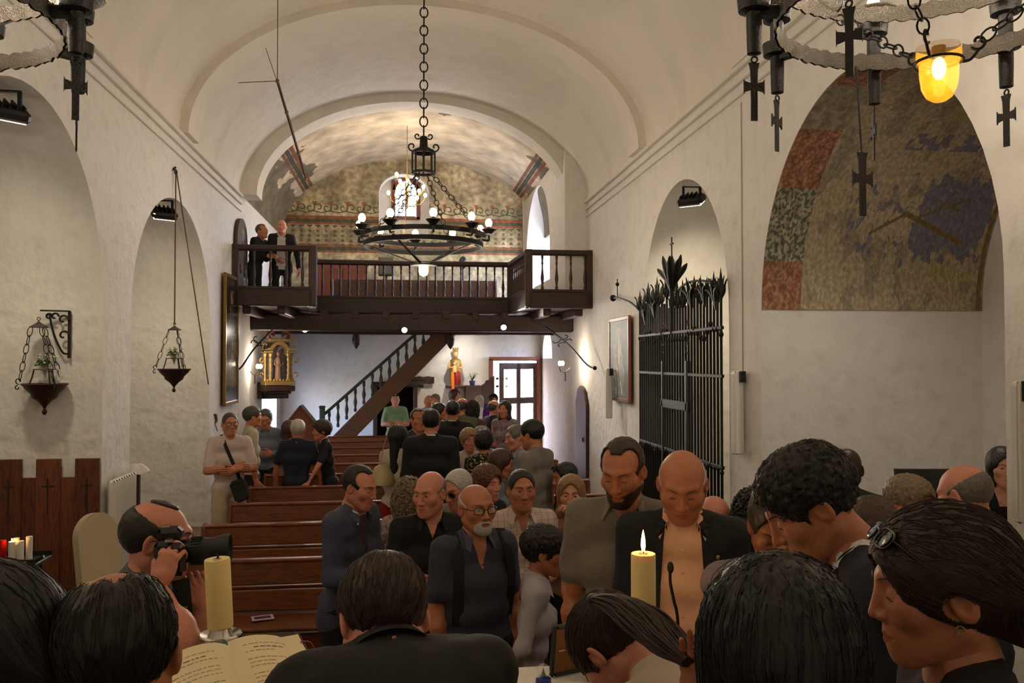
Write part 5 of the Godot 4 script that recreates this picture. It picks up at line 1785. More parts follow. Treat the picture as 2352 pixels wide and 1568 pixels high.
	for i in 9:
		scroll(b, Vector3(-0.11 if i % 2 else 0.11, 0.1 + i * 0.08, 0.012), Vector3(1, 0, 0), Vector3.UP, 0.07, 0.03, i * 1.3, i * 1.3 + 3.6, 0.005, 14)
	obj("lead", b, M.lead, t)
	# glass of the other windows
	t = thing("window_2", "", "", Vector3(2.72 + 0.45, 3.85, -16.9)); t.set_meta("kind", "structure"); t.set_meta("label", "bright arched window above the right end of the balcony")
	b = MB.new(); b.prism(arch(-1.5, 1.5, 0, 0.65, 2.05, 20), Transform3D(Basis(Vector3(0, 0, -1), Vector3(0, 1, 0), Vector3(1, 0, 0)), Vector3.ZERO), 0.008); obj("pane", b, M.frost, t)
	t = thing("window_3", "", "", Vector3(XL - 0.6, 0.72, -17.2)); t.set_meta("kind", "structure"); t.set_meta("label", "low bright window in the left wall by the stairs")
	b = MB.new(); b.box(Vector3(0, 0.52, 0), Vector3(0.008, 1.03, 1.85)); obj("pane", b, M.frost, t)
	t = thing("window_4", "", "", Vector3(XR + 0.6, 2.35, -17.9)); t.set_meta("kind", "structure"); t.set_meta("label", "small bright arched window beside the entrance door")
	b = MB.new(); b.prism(arch(-0.57, 0.57, 0, 0.15, 0.58, 16), Transform3D(Basis(Vector3(0, 0, -1), Vector3(0, 1, 0), Vector3(1, 0, 0)), Vector3.ZERO), 0.008); obj("pane", b, M.frost, t)

# ---------------------------------------------------------------- altar and what stands on it
const ALTAR := 1.28
func holder_mesh(h: float) -> MB:
	var b := MB.new()
	b.lathe([Vector2(0.0, 0.0), Vector2(0.06, 0.0), Vector2(0.062, 0.012), Vector2(0.03, 0.03), Vector2(0.018, 0.05), Vector2(0.03, 0.08), Vector2(0.036, 0.11), Vector2(0.02, 0.14), Vector2(0.028, 0.17), Vector2(0.018, h - 0.045), Vector2(0.03, h - 0.03), Vector2(0.028, h - 0.012), Vector2(0.05, h - 0.01), Vector2(0.058, h), Vector2(0.055, h + 0.004), Vector2(0.035, h - 0.004), Vector2(0.03, h + 0.006), Vector2(0.026, h + 0.018), Vector2(0.0, h + 0.02)], Transform3D.IDENTITY, 28)
	return b

func build_altar() -> void:
	var t := thing("altar", "altar table under a white cloth in front of the crowd", "altar", Vector3(0.03, 0.3, -2.27))
	var b := MB.new(); b.box(Vector3(0, 0.46, 0), Vector3(1.3, 0.92, 0.7), Basis.IDENTITY, 0.02); obj("body", b, M.dark_wood, t)
	b = MB.new(); b.box(Vector3(0, 0.945, 0), Vector3(1.63, 0.05, 0.94), Basis.IDENTITY, 0.01); obj("table_top", b, M.dark_wood, t)
	b = MB.new()
	b.box(Vector3(0, 0.976, 0), Vector3(1.67, 0.008, 0.97), Basis.IDENTITY, 0.003)
	for s in [-1.0, 1.0]:
		b.surf(func(u, v): return Vector3(-0.835 + 1.67 * u, 0.976 - 0.24 * v, s * (0.487 + 0.012 * v * sin(u * 50.0))), 90, 4)
		b.surf(func(u, v): return Vector3(s * (0.837 + 0.012 * v * sin(u * 26.0)), 0.976 - 0.24 * v, -0.485 + 0.97 * u), 50, 4)
	obj("cloth", b, M.cloth_white, t)
	# unlit candle, left, leaning a little
	var cb := at(506, 1500, 2.32)
	t = thing("candlestick", "silver candlestick with a dish, under the unlit candle", "candlestick", Vector3(cb.x, ALTAR, cb.z))
	var hb := 2.3 - (1456.0 - 828.0) / 1900.0 * 2.32 - ALTAR
	obj("stem", holder_mesh(hb), M.silver, t)
	b = MB.new()
	for k in 10:
		var an := TAU * k / 10.0
		scroll(b, Vector3(cos(an) * 0.035, 0.10, sin(an) * 0.035), Vector3(cos(an), 0, sin(an)), Vector3.UP, 0.022, 0.006, -1.5, 3.0, 0.005, 12)
	obj("ornament", b, M.silver, t)
	t = thing("candle", "thick unlit cream candle leaning on its silver dish", "candle", Vector3(cb.x, ALTAR + hb + 0.021, cb.z))
	t.rotation.z = deg_to_rad(3.2)
	b = MB.new(); b.lathe([Vector2(0.0, 0.0), Vector2(0.034, 0.0), Vector2(0.035, 0.004), Vector2(0.035, 0.186), Vector2(0.0335, 0.19), Vector2(0.012, 0.188), Vector2(0.0, 0.187)], Transform3D.IDENTITY, 40); obj("wax", b, M.wax, t)
	b = MB.new(); b.ring(Vector3(0, 0.190, 0.0), rx(90), 0.0095, 0.0022, 18, 6); obj("wick_ring", b, M.silver, t)
	b = MB.new(); b.tube(curve3([Vector3(0, 0.186, 0), Vector3(0.001, 0.196, 0), Vector3(-0.003, 0.204, 0)]), 0.0018, 6); b.tube(PackedVector3Array([Vector3(0.003, 0.187, 0), Vector3(0.005, 0.201, 0.002)]), 0.0014, 5); obj("wick", b, M.black, t)
	# burning candle
	var c2 := at(1478, 1420, 2.32)
	var top := at(1478, 1272, 2.32).y
	t = thing("candlestick", "silver candlestick under the burning candle", "candlestick", Vector3(c2.x, ALTAR, c2.z))
	obj("stem", holder_mesh(top - 0.24 - ALTAR - 0.02), M.silver, t)
	t = thing("candle", "thick burning cream candle with a tall flame", "candle", Vector3(c2.x, top - 0.24, c2.z))
	b = MB.new(); b.lathe([Vector2(0.0, 0.0), Vector2(0.0345, 0.0), Vector2(0.0345, 0.238), Vector2(0.033, 0.241), Vector2(0.012, 0.238), Vector2(0.009, 0.236), Vector2(0.0, 0.236)], Transform3D.IDENTITY, 40); obj("wax", b, M.wax, t)
	b = MB.new(); b.ring(Vector3(0, 0.24, 0), rx(90), 0.011, 0.0018, 18, 6); obj("wick_ring", b, M.silver, t)
	b = MB.new(); b.tube(PackedVector3Array([Vector3(0, 0.236, 0), Vector3(0.001, 0.254, 0)]), 0.002, 6); obj("wick", b, M.black, t)
	b = MB.new(); b.lathe([Vector2(0.0, 0.244), Vector2(0.0045, 0.25), Vector2(0.0066, 0.262), Vector2(0.006, 0.278), Vector2(0.0035, 0.294), Vector2(0.0012, 0.304), Vector2(0.0, 0.308)], Transform3D.IDENTITY, 14); obj("flame", b, M.flame, t)
	omni(Vector3(c2.x, top + 0.035, c2.z), Color(1.0, 0.72, 0.38), 0.10, 0.01)
	# microphone
	var m0 := at(1562, 1520, 2.45)
	t = thing("microphone", "thin black gooseneck microphone standing on the altar", "microphone", Vector3(m0.x, ALTAR, m0.z))
	b = MB.new(); b.lathe([Vector2(0.0, 0.025), Vector2(0.05, 0.022), Vector2(0.055, 0.0)], Transform3D.IDENTITY, 20); obj("base", b, M.black, t)
	var gp := []
	for q in [[1562, 1500], [1557, 1430], [1548, 1380], [1540, 1340], [1539, 1315]]:
		gp.append(at(q[0], q[1], 2.45) - t.position)
	gp[0] = Vector3(0, 0.02, 0)
	b = MB.new(); b.tube(curve3(gp), 0.0048, 8); obj("gooseneck", b, M.black, t)
	b = MB.new(); b.ball(at(1540, 1303, 2.45) - t.position, Vector3(0.010, 0.018, 0.010), 14); obj("foam_head", b, std(Color(0.05, 0.05, 0.05), 0.95), t)
	# open book on its stand
	var bp := at(545, 1560, 2.05)
	t = thing("book_stand", "dark wooden book stand tilted towards the camera", "stand", Vector3(bp.x, ALTAR, bp.z), 26)
	var slope := rx(20.0)
	var bh := bp.y - ALTAR - 0.02
	b = MB.new(); b.box(Vector3(0, bh, 0.0), Vector3(0.40, 0.018, 0.33), slope, 0.004); obj("board", b, M.dark_wood, t)
	b = MB.new(); b.box(Vector3(0, bh * 0.5, -0.02), Vector3(0.28, bh - 0.02, 0.12), Basis.IDENTITY, 0.006); obj("foot", b, M.dark_wood, t)
	var bk := thing("open_book", "large open book with printed cream pages on the stand", "book", Vector3(bp.x, ALTAR, bp.z), 26)
	var page := std(Color(0.93, 0.87, 0.70), 0.8)
	b = MB.new(); b.box(slope * Vector3(0, 0.012, 0) + Vector3(0, bh, 0), Vector3(0.405, 0.006, 0.285), slope, 0.002); obj("cover", b, std(Color(0.20, 0.05, 0.05), 0.6), bk)
	for s in [-1.0, 1.0]:
		b = MB.new()
		var f := func(u: float) -> float: return 0.016 + 0.030 * pow(sin(minf(u * 1.25 + 0.06, 1.0) * PI), 0.6) * (1.0 - 0.55 * u)
		b.surf(func(u, v): return slope * Vector3(s * u * 0.196, f.call(u), -0.138 + 0.276 * v) + Vector3(0, bh, 0), 20, 2)
		for zz in [-0.138, 0.138]:
			b.surf(func(u, v): return slope * Vector3(s * u * 0.196, lerpf(0.014, f.call(u), v), zz) + Vector3(0, bh, 0), 20, 1)
		b.surf(func(u, v): return slope * Vector3(s * 0.196, lerpf(0.014, f.call(1.0), v), -0.138 + 0.276 * u) + Vector3(0, bh, 0), 2, 1)
		var pg := obj("pages", b, page, bk)
		# print: lines of type as thin ink strips on the page
		b = MB.new()
		var rb := MB.new()
		var rng := RandomNumberGenerator.new()
		rng.seed = 17 if s < 0 else 18
		for ln in 15:
			var z := -0.105 + ln * 0.0145
			if ln == 3 or ln == 7: continue
			var x0 := 0.035
			var x1 := 0.10 + rng.randf() * 0.065
			var tgt := rb if ln % 5 == 0 else b
			if ln == 1: x0 = 0.06; x1 = 0.14
			var x := x0
			while x < x1:
				var wl := 0.005 + rng.randf() * 0.012
				for seg in 2:
					var ua := (x + wl * seg * 0.5) / 0.196
					var ub := (x + wl * (seg + 1) * 0.5) / 0.196
					var hh := 0.0018 if ln != 1 else 0.0034
					tgt.quad(slope * Vector3(s * ua * 0.196, f.call(ua) + 0.0006, z) + Vector3(0, bh, 0), slope * Vector3(s * ub * 0.196, f.call(ub) + 0.0006, z) + Vector3(0, bh, 0), slope * Vector3(s * ub * 0.196, f.call(ub) + 0.0006, z + hh) + Vector3(0, bh, 0), slope * Vector3(s * ua * 0.196, f.call(ua) + 0.0006, z + hh) + Vector3(0, bh, 0), slope * Vector3.UP)
				x += wl + 0.004
		obj("print", b, std(Color(0.42, 0.38, 0.32), 0.9), pg).set_meta("kind", "stuff")
		obj("red_print", rb, std(Color(0.72, 0.38, 0.28), 0.9), pg).set_meta("kind", "stuff")
	b = MB.new(); b.tube(curve3([slope * Vector3(0.005, 0.03, -0.13) + Vector3(0, bh, 0), slope * Vector3(0.0, 0.025, -0.16) + Vector3(0, bh, 0), slope * Vector3(-0.02, 0.0, -0.19) + Vector3(0, bh, 0)]), 0.003, 5, false, 0.3); obj("ribbon", b, std(Color(0.05, 0.30, 0.22), 0.6), bk)
	b = MB.new(); b.tube(curve3([slope * Vector3(0.19, 0.02, -0.10) + Vector3(0, bh, 0), slope * Vector3(0.215, 0.02, -0.09) + Vector3(0, bh, 0), slope * Vector3(0.225, 0.0, -0.06) + Vector3(0, bh, 0)]), 0.004, 5, false, 0.3); obj("ribbon", b, std(Color(0.55, 0.08, 0.08), 0.6), bk)
	# photo frame seen from behind
	var fp := at(1306, 1518, 2.68)
	t = thing("photo_frame", "dark photo frame seen from its brown cardboard back", "picture frame", Vector3(fp.x, ALTAR, fp.z), 20)
	var fr := Node3D.new()
	b = frame_mesh(0.13, 0.17, 0.012, 0.022)
	var fo := obj("frame", b, std(Color(0.09, 0.09, 0.09), 0.5), t)
	fo.position = Vector3(0, 0.088, 0); fo.rotation.x = deg_to_rad(7)
	fr.free()
	b = MB.new(); b.box(Vector3.ZERO, Vector3(0.11, 0.15, 0.006)); fo = obj("back_board", b, std(Color(0.52, 0.36, 0.20), 0.85), t)
	fo.position = Vector3(0, 0.088, 0); fo.rotation.x = deg_to_rad(7)
	b = MB.new(); b.bar(Vector3(0.02, 0.12, 0.01), Vector3(0.04, 0.004, 0.075), 0.035, 0.004); obj("strut", b, std(Color(0.50, 0.34, 0.19), 0.85), t)
	b = MB.new(); b.box(Vector3(-0.03, 0.088, 0.006), Vector3(0.022, 0.005, 0.003)); obj("clip", b, M.silver, t)
	# snow globe
	var gpz := at(1248, 1560, 2.6)
	t = thing("snow_globe", "small glass snow globe on a blue base", "snow globe", Vector3(gpz.x, ALTAR, gpz.z))
	b = MB.new(); b.lathe([Vector2(0.0, 0.0), Vector2(0.026, 0.0), Vector2(0.024, 0.022), Vector2(0.018, 0.027), Vector2(0.0, 0.027)], Transform3D.IDENTITY, 24); obj("base", b, std(Color(0.08, 0.13, 0.50), 0.35), t)
	b = MB.new(); b.ball(Vector3(0, 0.046, 0), Vector3(0.0215, 0.0215, 0.0215), 24); obj("globe", b, M.clear, t)
	b = MB.new(); b.lathe([Vector2(0.009, 0.029), Vector2(0.007, 0.035), Vector2(0.003, 0.045), Vector2(0.0, 0.06)], Transform3D.IDENTITY, 10); obj("tiny_tower", b, std(Color(0.10, 0.28, 0.22), 0.5), t)
	# card on the front pew
	var cd := at(604, 1424, 5.85)
	t = thing("card", "lilac printed card lying on the front pew seat", "card", Vector3(cd.x, 0.49, cd.z + 0.02), 15)
	b = MB.new(); b.box(Vector3.ZERO, Vector3(0.15, 0.003, 0.11)); obj("paper", b, std(Color(0.78, 0.72, 0.82), 0.7), t)
	b = MB.new(); b.box(Vector3(0, 0.002, 0.0), Vector3(0.11, 0.002, 0.05)); obj("print", b, std(Color(0.35, 0.12, 0.20), 0.7), t)

func build_objects() -> void:
	build_balcony()
	build_stair()
	build_pews()
	build_wheel_chandelier()
	build_gilt_chandelier()
	build_near_chandelier(at(2155, 15, 2.45), "black iron crown lamp with hanging crosses and amber glass, upper right", 12.0, 1.4)
	build_near_chandelier(at(-255, 15, 2.45), "black iron crown lamp with hanging crosses, upper left corner", 3.0, 1.4)
	build_left_fittings()
	build_floods()
	build_walls_decor()
	build_gate()
	build_rear()
	build_altar()

# ================================================================ people
class Q:
	static func smin(a: float, b: float, k: float) -> float:
		var h := maxf(k - absf(a - b), 0.0) / k
		return minf(a, b) - h * h * k * 0.25

	static func smax(a: float, b: float, k: float) -> float:
		var h := maxf(k - absf(a - b), 0.0) / k
		return maxf(a, b) + h * h * k * 0.25

	static func ell(p: Vector3, c: Vector3, r: Vector3) -> float:
		var q := (p - c) / r
		var k0 := q.length()
		var k1 := (q / r).length()
		return k0 * (k0 - 1.0) / maxf(k1, 1e-5)

	static func cap(p: Vector3, a: Vector3, b: Vector3, r0: float, r1: float) -> float:
		var ab := b - a
		var h := clampf((p - a).dot(ab) / ab.length_squared(), 0.0, 1.0)
		return (p - a - ab * h).length() - lerpf(r0, r1, h)

class Field:
	func prep(c: Vector3, r: float) -> bool:
		return absf(val(c)) < r * 1.3
	func val(_p: Vector3) -> float:
		return 1.0
	func lab(_p: Vector3) -> int:
		return 0
	func grad(p: Vector3) -> Vector3:
		var e := 0.002
		return Vector3(val(p + Vector3(e, 0, 0)) - val(p - Vector3(e, 0, 0)), val(p + Vector3(0, e, 0)) - val(p - Vector3(0, e, 0)), val(p + Vector3(0, 0, e)) - val(p - Vector3(0, 0, e))).normalized()

class Head extends Field:
	var fem := false
	var open := false
	func val(p: Vector3) -> float:
		var q := Vector3(absf(p.x), p.y, p.z)
		var jw := 0.92 if fem else 1.0
		var d: float = Q.ell(p, Vector3(0, 0.03, -0.014), Vector3(0.0765, 0.088, 0.1))
		d = Q.smin(d, Q.ell(p, Vector3(0, -0.028, 0.03), Vector3(0.060 * jw, 0.086, 0.066)), 0.03)
		d = Q.smin(d, Q.cap(q, Vector3(0.050 * jw, -0.05, -0.005), Vector3(0.020 * jw, -0.1, 0.066), 0.026 if not fem else 0.022, 0.021 if not fem else 0.018), 0.03)
		d = Q.smin(d, (p - Vector3(0, -0.1, 0.075)).length() - (0.021 if not fem else 0.0175), 0.02)
		d = Q.smin(d, (q - Vector3(0.043, -0.018, 0.059)).length() - 0.026, 0.025)
		d = Q.smin(d, Q.cap(q, Vector3(0.008, 0.03, 0.087), Vector3(0.042, 0.031, 0.066), 0.0115 if not fem else 0.008, 0.011 if not fem else 0.009), 0.016)
		d = Q.smax(d, 0.018 - (q - Vector3(0.032, 0.008, 0.1045)).length(), 0.012)
		var eye := (q - Vector3(0.031, 0.005, 0.0765)).length() - 0.0135
		if open:
			eye = Q.smax(eye, -Q.ell(q, Vector3(0.031, 0.0045, 0.094), Vector3(0.0138, 0.0038, 0.016)), 0.002)
		d = Q.smin(d, eye, 0.004)
		d = Q.smin(d, Q.cap(p, Vector3(0, 0.022, 0.09), Vector3(0, -0.03, 0.112 if not fem else 0.109), 0.0065, 0.0108 if not fem else 0.0092), 0.013)
		d = Q.smin(d, (q - Vector3(0.0115, -0.034, 0.1)).length() - (0.0088 if not fem else 0.0078), 0.007)
		d = Q.smin(d, Q.ell(p, Vector3(0, -0.068, 0.075), Vector3(0.031, 0.024, 0.021)), 0.02)
		var lf := 1.0 if not fem else 1.25
		d = Q.smin(d, Q.cap(q, Vector3(0, -0.0625, 0.0955), Vector3(0.022, -0.0665, 0.0855), 0.0048 * lf, 0.0028), 0.004)
		d = Q.smin(d, Q.cap(q, Vector3(0, -0.0735, 0.0945), Vector3(0.020, -0.069, 0.0865), 0.0056 * lf, 0.003), 0.004)
		d = Q.smax(d, -Q.cap(q, Vector3(0, -0.0678, 0.104), Vector3(0.026, -0.0675, 0.091), 0.0030, 0.002), 0.003)
		if q.x > 0.05:
			var e := Vector3(q.x - 0.0795, p.y + 0.002, p.z + 0.008)
			e = Vector3(e.x - e.z * -0.35, e.y, e.z)          # ears flare outwards to the back
			e = Vector3(e.x, e.y * 0.97 + e.z * 0.2, e.z * 0.97 - e.y * 0.2)
			var ear: float = Q.ell(e, Vector3.ZERO, Vector3(0.0085, 0.0335, 0.0195))
			ear = Q.smax(ear, -Q.ell(e, Vector3(0.007, 0.003, 0.003), Vector3(0.006, 0.020, 0.0105)), 0.004)
			d = Q.smin(d, ear, 0.006)
		d = Q.smin(d, Q.cap(p, Vector3(0, -0.06, -0.018), Vector3(0, -0.12, -0.03), 0.054 if not fem else 0.046, 0.055 if not fem else 0.046), 0.03)
		return d

class Hair extends Field:
	var style := "short"
	var nz := FastNoiseLite.new()
	func _init(st: String) -> void:
		style = st
		nz.frequency = 1.0
		nz.noise_type = FastNoiseLite.TYPE_SIMPLEX_SMOOTH
		nz.fractal_octaves = 2
		nz.seed = 4
	func val(p: Vector3) -> float:
		var q := Vector3(absf(p.x), p.y, p.z)
		var d: float = Q.ell(p, Vector3(0, 0.03, -0.014), Vector3(0.0765, 0.088, 0.1))
		var up := clampf((p.y + 0.02) / 0.13, 0.0, 1.0)
		var n := 0.0
		var face: float
		var low := -0.075
		var ear := 0.030
		var burn := true
		match style:
			"short":
				low = -0.09
				n = nz.get_noise_3d(p.x * 55.0, p.y * 30.0, p.z * 30.0) * 0.0035
				d -= 0.007 + 0.011 * up + n
				face = Q.ell(p, Vector3(0, -0.026, 0.1), Vector3(0.076, 0.109, 0.090))
			"wavy":
				n = nz.get_noise_3d(p.x * 70.0, p.y * 70.0, p.z * 45.0) * 0.008
				d -= 0.009 + 0.018 * up + n
				face = Q.ell(p, Vector3(0, -0.035, 0.105), Vector3(0.078, 0.104, 0.085))
			"rec":
				n = nz.get_noise_3d(p.x * 60.0, p.y * 30.0, p.z * 30.0) * 0.003
				d -= 0.005 + 0.006 * up + n
				face = Q.ell(p, Vector3(0, -0.01, 0.092), Vector3(0.078, 0.118, 0.09))
				face = minf(face, Q.ell(q, Vector3(0.055, 0.07, 0.06), Vector3(0.04, 0.05, 0.06)))
			"buzz":
				n = nz.get_noise_3d(p.x * 60.0, p.y * 60.0, p.z * 60.0) * 0.0015
				d -= 0.004 + 0.004 * up + n
				face = Q.ell(p, Vector3(0, -0.02, 0.1), Vector3(0.082, 0.114, 0.092))
			"thin":
				n = nz.get_noise_3d(p.x * 60.0, p.y * 25.0, p.z * 60.0) * 0.004
				d -= 0.005 + n + 0.003 * up
				d = Q.smax(d, -(Q.ell(p, Vector3(0.01, 0.12, -0.02), Vector3(0.05, 0.035, 0.06)) + nz.get_noise_3d(p.x * 45.0, 3.0, p.z * 45.0) * 0.02), 0.003)
				face = Q.ell(p, Vector3(0, 0.0, 0.1), Vector3(0.08, 0.11, 0.09))
			"bald":
				n = nz.get_noise_3d(p.x * 60.0, p.y * 60.0, p.z * 60.0) * 0.002
				d -= 0.0035 + n
				d = Q.smax(d, p.y - 0.038 + p.z * 0.45 + n * 3.0, 0.004)
				face = Q.ell(p, Vector3(0, 0.0, 0.1), Vector3(0.09, 0.11, 0.105))
			"tuft":
				n = nz.get_noise_3d(p.x * 60.0, p.y * 40.0, p.z * 60.0) * 0.0025
				d -= 0.006 + n
				var side: float = Q.smax(d, p.y - 0.06 + p.z * 0.5 + n * 3.0, 0.004)
				var top: float = Q.smax(d, Q.ell(p, Vector3(0, 0.12, 0.02), Vector3(0.030, 0.03, 0.055)), 0.004)
				d = minf(side, top)
				face = Q.ell(p, Vector3(0, -0.02, 0.11), Vector3(0.09, 0.10, 0.09))
			"spiky":
				n = nz.get_noise_3d(p.x * 95.0, p.y * 32.0, p.z * 70.0) * 0.008
				d -= 0.012 + 0.014 * up + n
				face = Q.ell(p, Vector3(0, -0.04, 0.105), Vector3(0.070, 0.098, 0.085))
				low = -0.085
				ear = 0.024
			"set":      # soft short women's hair
				n = nz.get_noise_3d(p.x * 45.0, p.y * 45.0, p.z * 45.0) * 0.008
				d -= 0.022 + 0.012 * up + n
				face = Q.ell(p, Vector3(0, -0.032, 0.11), Vector3(0.073, 0.106, 0.092))
				low = -0.085
				ear = 0.018
			"curly":
				n = nz.get_noise_3d(p.x * 55.0, p.y * 55.0, p.z * 55.0) * 0.022
				d = Q.smin(d, Q.ell(p, Vector3(0, -0.05, -0.04), Vector3(0.085, 0.10, 0.07)), 0.03)
				d -= 0.030 + n
				face = Q.ell(p, Vector3(0, -0.045, 0.12), Vector3(0.062, 0.105, 0.092))
				low = -0.19
				ear = 0.0
				burn = false
			"bob":
				d -= 0.016 + 0.004 * up
				d = Q.smin(d, Q.cap(q, Vector3(0.062, 0.0, -0.012), Vector3(0.066, -0.10, 0.0), 0.034, 0.028), 0.02)
				d = Q.smin(d, Q.cap(p, Vector3(0, 0.0, -0.07), Vector3(0, -0.10, -0.065), 0.055, 0.055), 0.03)
				d -= nz.get_noise_3d(p.x * 110.0, p.y * 12.0, p.z * 110.0) * 0.004
				face = Q.ell(p, Vector3(0, -0.04, 0.112), Vector3(0.068, 0.120, 0.092))
				low = -0.125
				ear = 0.0
				burn = false
			"long", "longer":
				var ln := -0.22 if style == "long" else -0.33
				d -= 0.016 + 0.006 * up
				d = Q.smin(d, Q.cap(q, Vector3(0.060, 0.0, -0.015), Vector3(0.070, ln * 0.55, -0.005), 0.034, 0.030), 0.03)
				d = Q.smin(d, Q.cap(q, Vector3(0.070, ln * 0.55, -0.005), Vector3(0.066, ln, -0.01), 0.032, 0.026), 0.03)
				d = Q.smin(d, Q.cap(p, Vector3(0, 0.0, -0.07), Vector3(0, ln, -0.075), 0.058, 0.05), 0.04)
				d -= nz.get_noise_3d(p.x * 95.0, p.y * 7.0, p.z * 95.0) * 0.006
				face = Q.ell(p, Vector3(0, -0.034, 0.118), Vector3(0.071, 0.130, 0.098))
				face = minf(face, Q.ell(p, Vector3(0, -0.2, 0.11), Vector3(0.06, 0.14, 0.10)))
				low = ln - 0.04
				ear = 0.0
				burn = false
			"pony", "tied":
				d -= 0.009 + 0.004 * up
				d -= nz.get_noise_3d(p.x * 100.0, p.y * 30.0, p.z * 30.0) * 0.0025
				if style == "pony":
					d = Q.smin(d, Q.cap(p, Vector3(0, 0.085, -0.105), Vector3(0.005, 0.06, -0.17), 0.024, 0.032), 0.015)
					d = Q.smin(d, Q.cap(p, Vector3(0.005, 0.06, -0.17), Vector3(0.02, -0.05, -0.25), 0.032, 0.034), 0.02)
					d = Q.smin(d, Q.cap(p, Vector3(0.02, -0.05, -0.25), Vector3(0.03, -0.20, -0.27), 0.034, 0.016), 0.02)
					d -= nz.get_noise_3d(p.x * 120.0, p.y * 14.0, p.z * 30.0) * 0.004
				else:
					d -= 0.010
					d = Q.smin(d, Q.cap(p, Vector3(0, -0.02, -0.10), Vector3(0, -0.15, -0.09), 0.05, 0.04), 0.04)
					d = Q.smin(d, Q.cap(p, Vector3(0, -0.15, -0.09), Vector3(0, -0.32, -0.07), 0.045, 0.05), 0.04)
					low = -0.36
				face = Q.ell(p, Vector3(0, -0.04, 0.112), Vector3(0.068, 0.104, 0.083))
				ear = 0.026
				if style == "pony":
					low = -0.30
			"cap":
				d -= 0.009 + nz.get_noise_3d(p.x * 100.0, p.y * 30.0, p.z * 30.0) * 0.0025
				face = Q.ell(p, Vector3(0, -0.04, 0.112), Vector3(0.068, 0.104, 0.083))
				ear = 0.026
			_:
				return 1.0
		d = Q.smax(d, -face, 0.006)
		if ear > 0.0:
			d = Q.smax(d, ear - (q - Vector3(0.084, -0.012, 0.002)).length(), 0.005)
		if burn:
			d = Q.smax(d, (p.z - 0.012 - (p.y + 0.035) * 2.0) * 0.45, 0.004)
		return maxf(d, low - p.y)

class Beard extends Field:
	var hd: Head
	var goatee := false
	func val(p: Vector3) -> float:
		var d := hd.val(p) - (0.0014 if not goatee else 0.0045)
		var q := Vector3(absf(p.x), p.y, p.z)
		if goatee:
			d = maxf(d, Q.ell(p, Vector3(0, -0.085, 0.07), Vector3(0.048, 0.042, 0.06)))
			d = maxf(d, -Q.ell(p, Vector3(0, -0.069, 0.10), Vector3(0.021, 0.009, 0.04)))
		else:
			d = maxf(d, p.y + 0.060 - q.x * 0.26 + maxf(0.0, 0.035 - p.z) * 0.1)   # rises to the sideburns
			d = maxf(d, -Q.ell(p, Vector3(0, -0.069, 0.10), Vector3(0.024, 0.0095, 0.04)))
			d = maxf(d, -(p.z + 0.005))
			d = maxf(d, -0.125 - p.y)
		return d

class Hand extends Field:
	var bones := []
	func val(p: Vector3) -> float:
		var d: float = Q.ell(p, Vector3(0, 0.048, 0), Vector3(0.040, 0.056, 0.016))
		d = Q.smin(d, Q.cap(p, Vector3(0, -0.03, 0), Vector3(0, 0.02, 0), 0.024, 0.026), 0.02)
		var f := 1e9
		for b in bones:
			f = minf(f, Q.cap(p, b[0], b[1], b[2], b[3]))
		return Q.smin(d, f, 0.008)

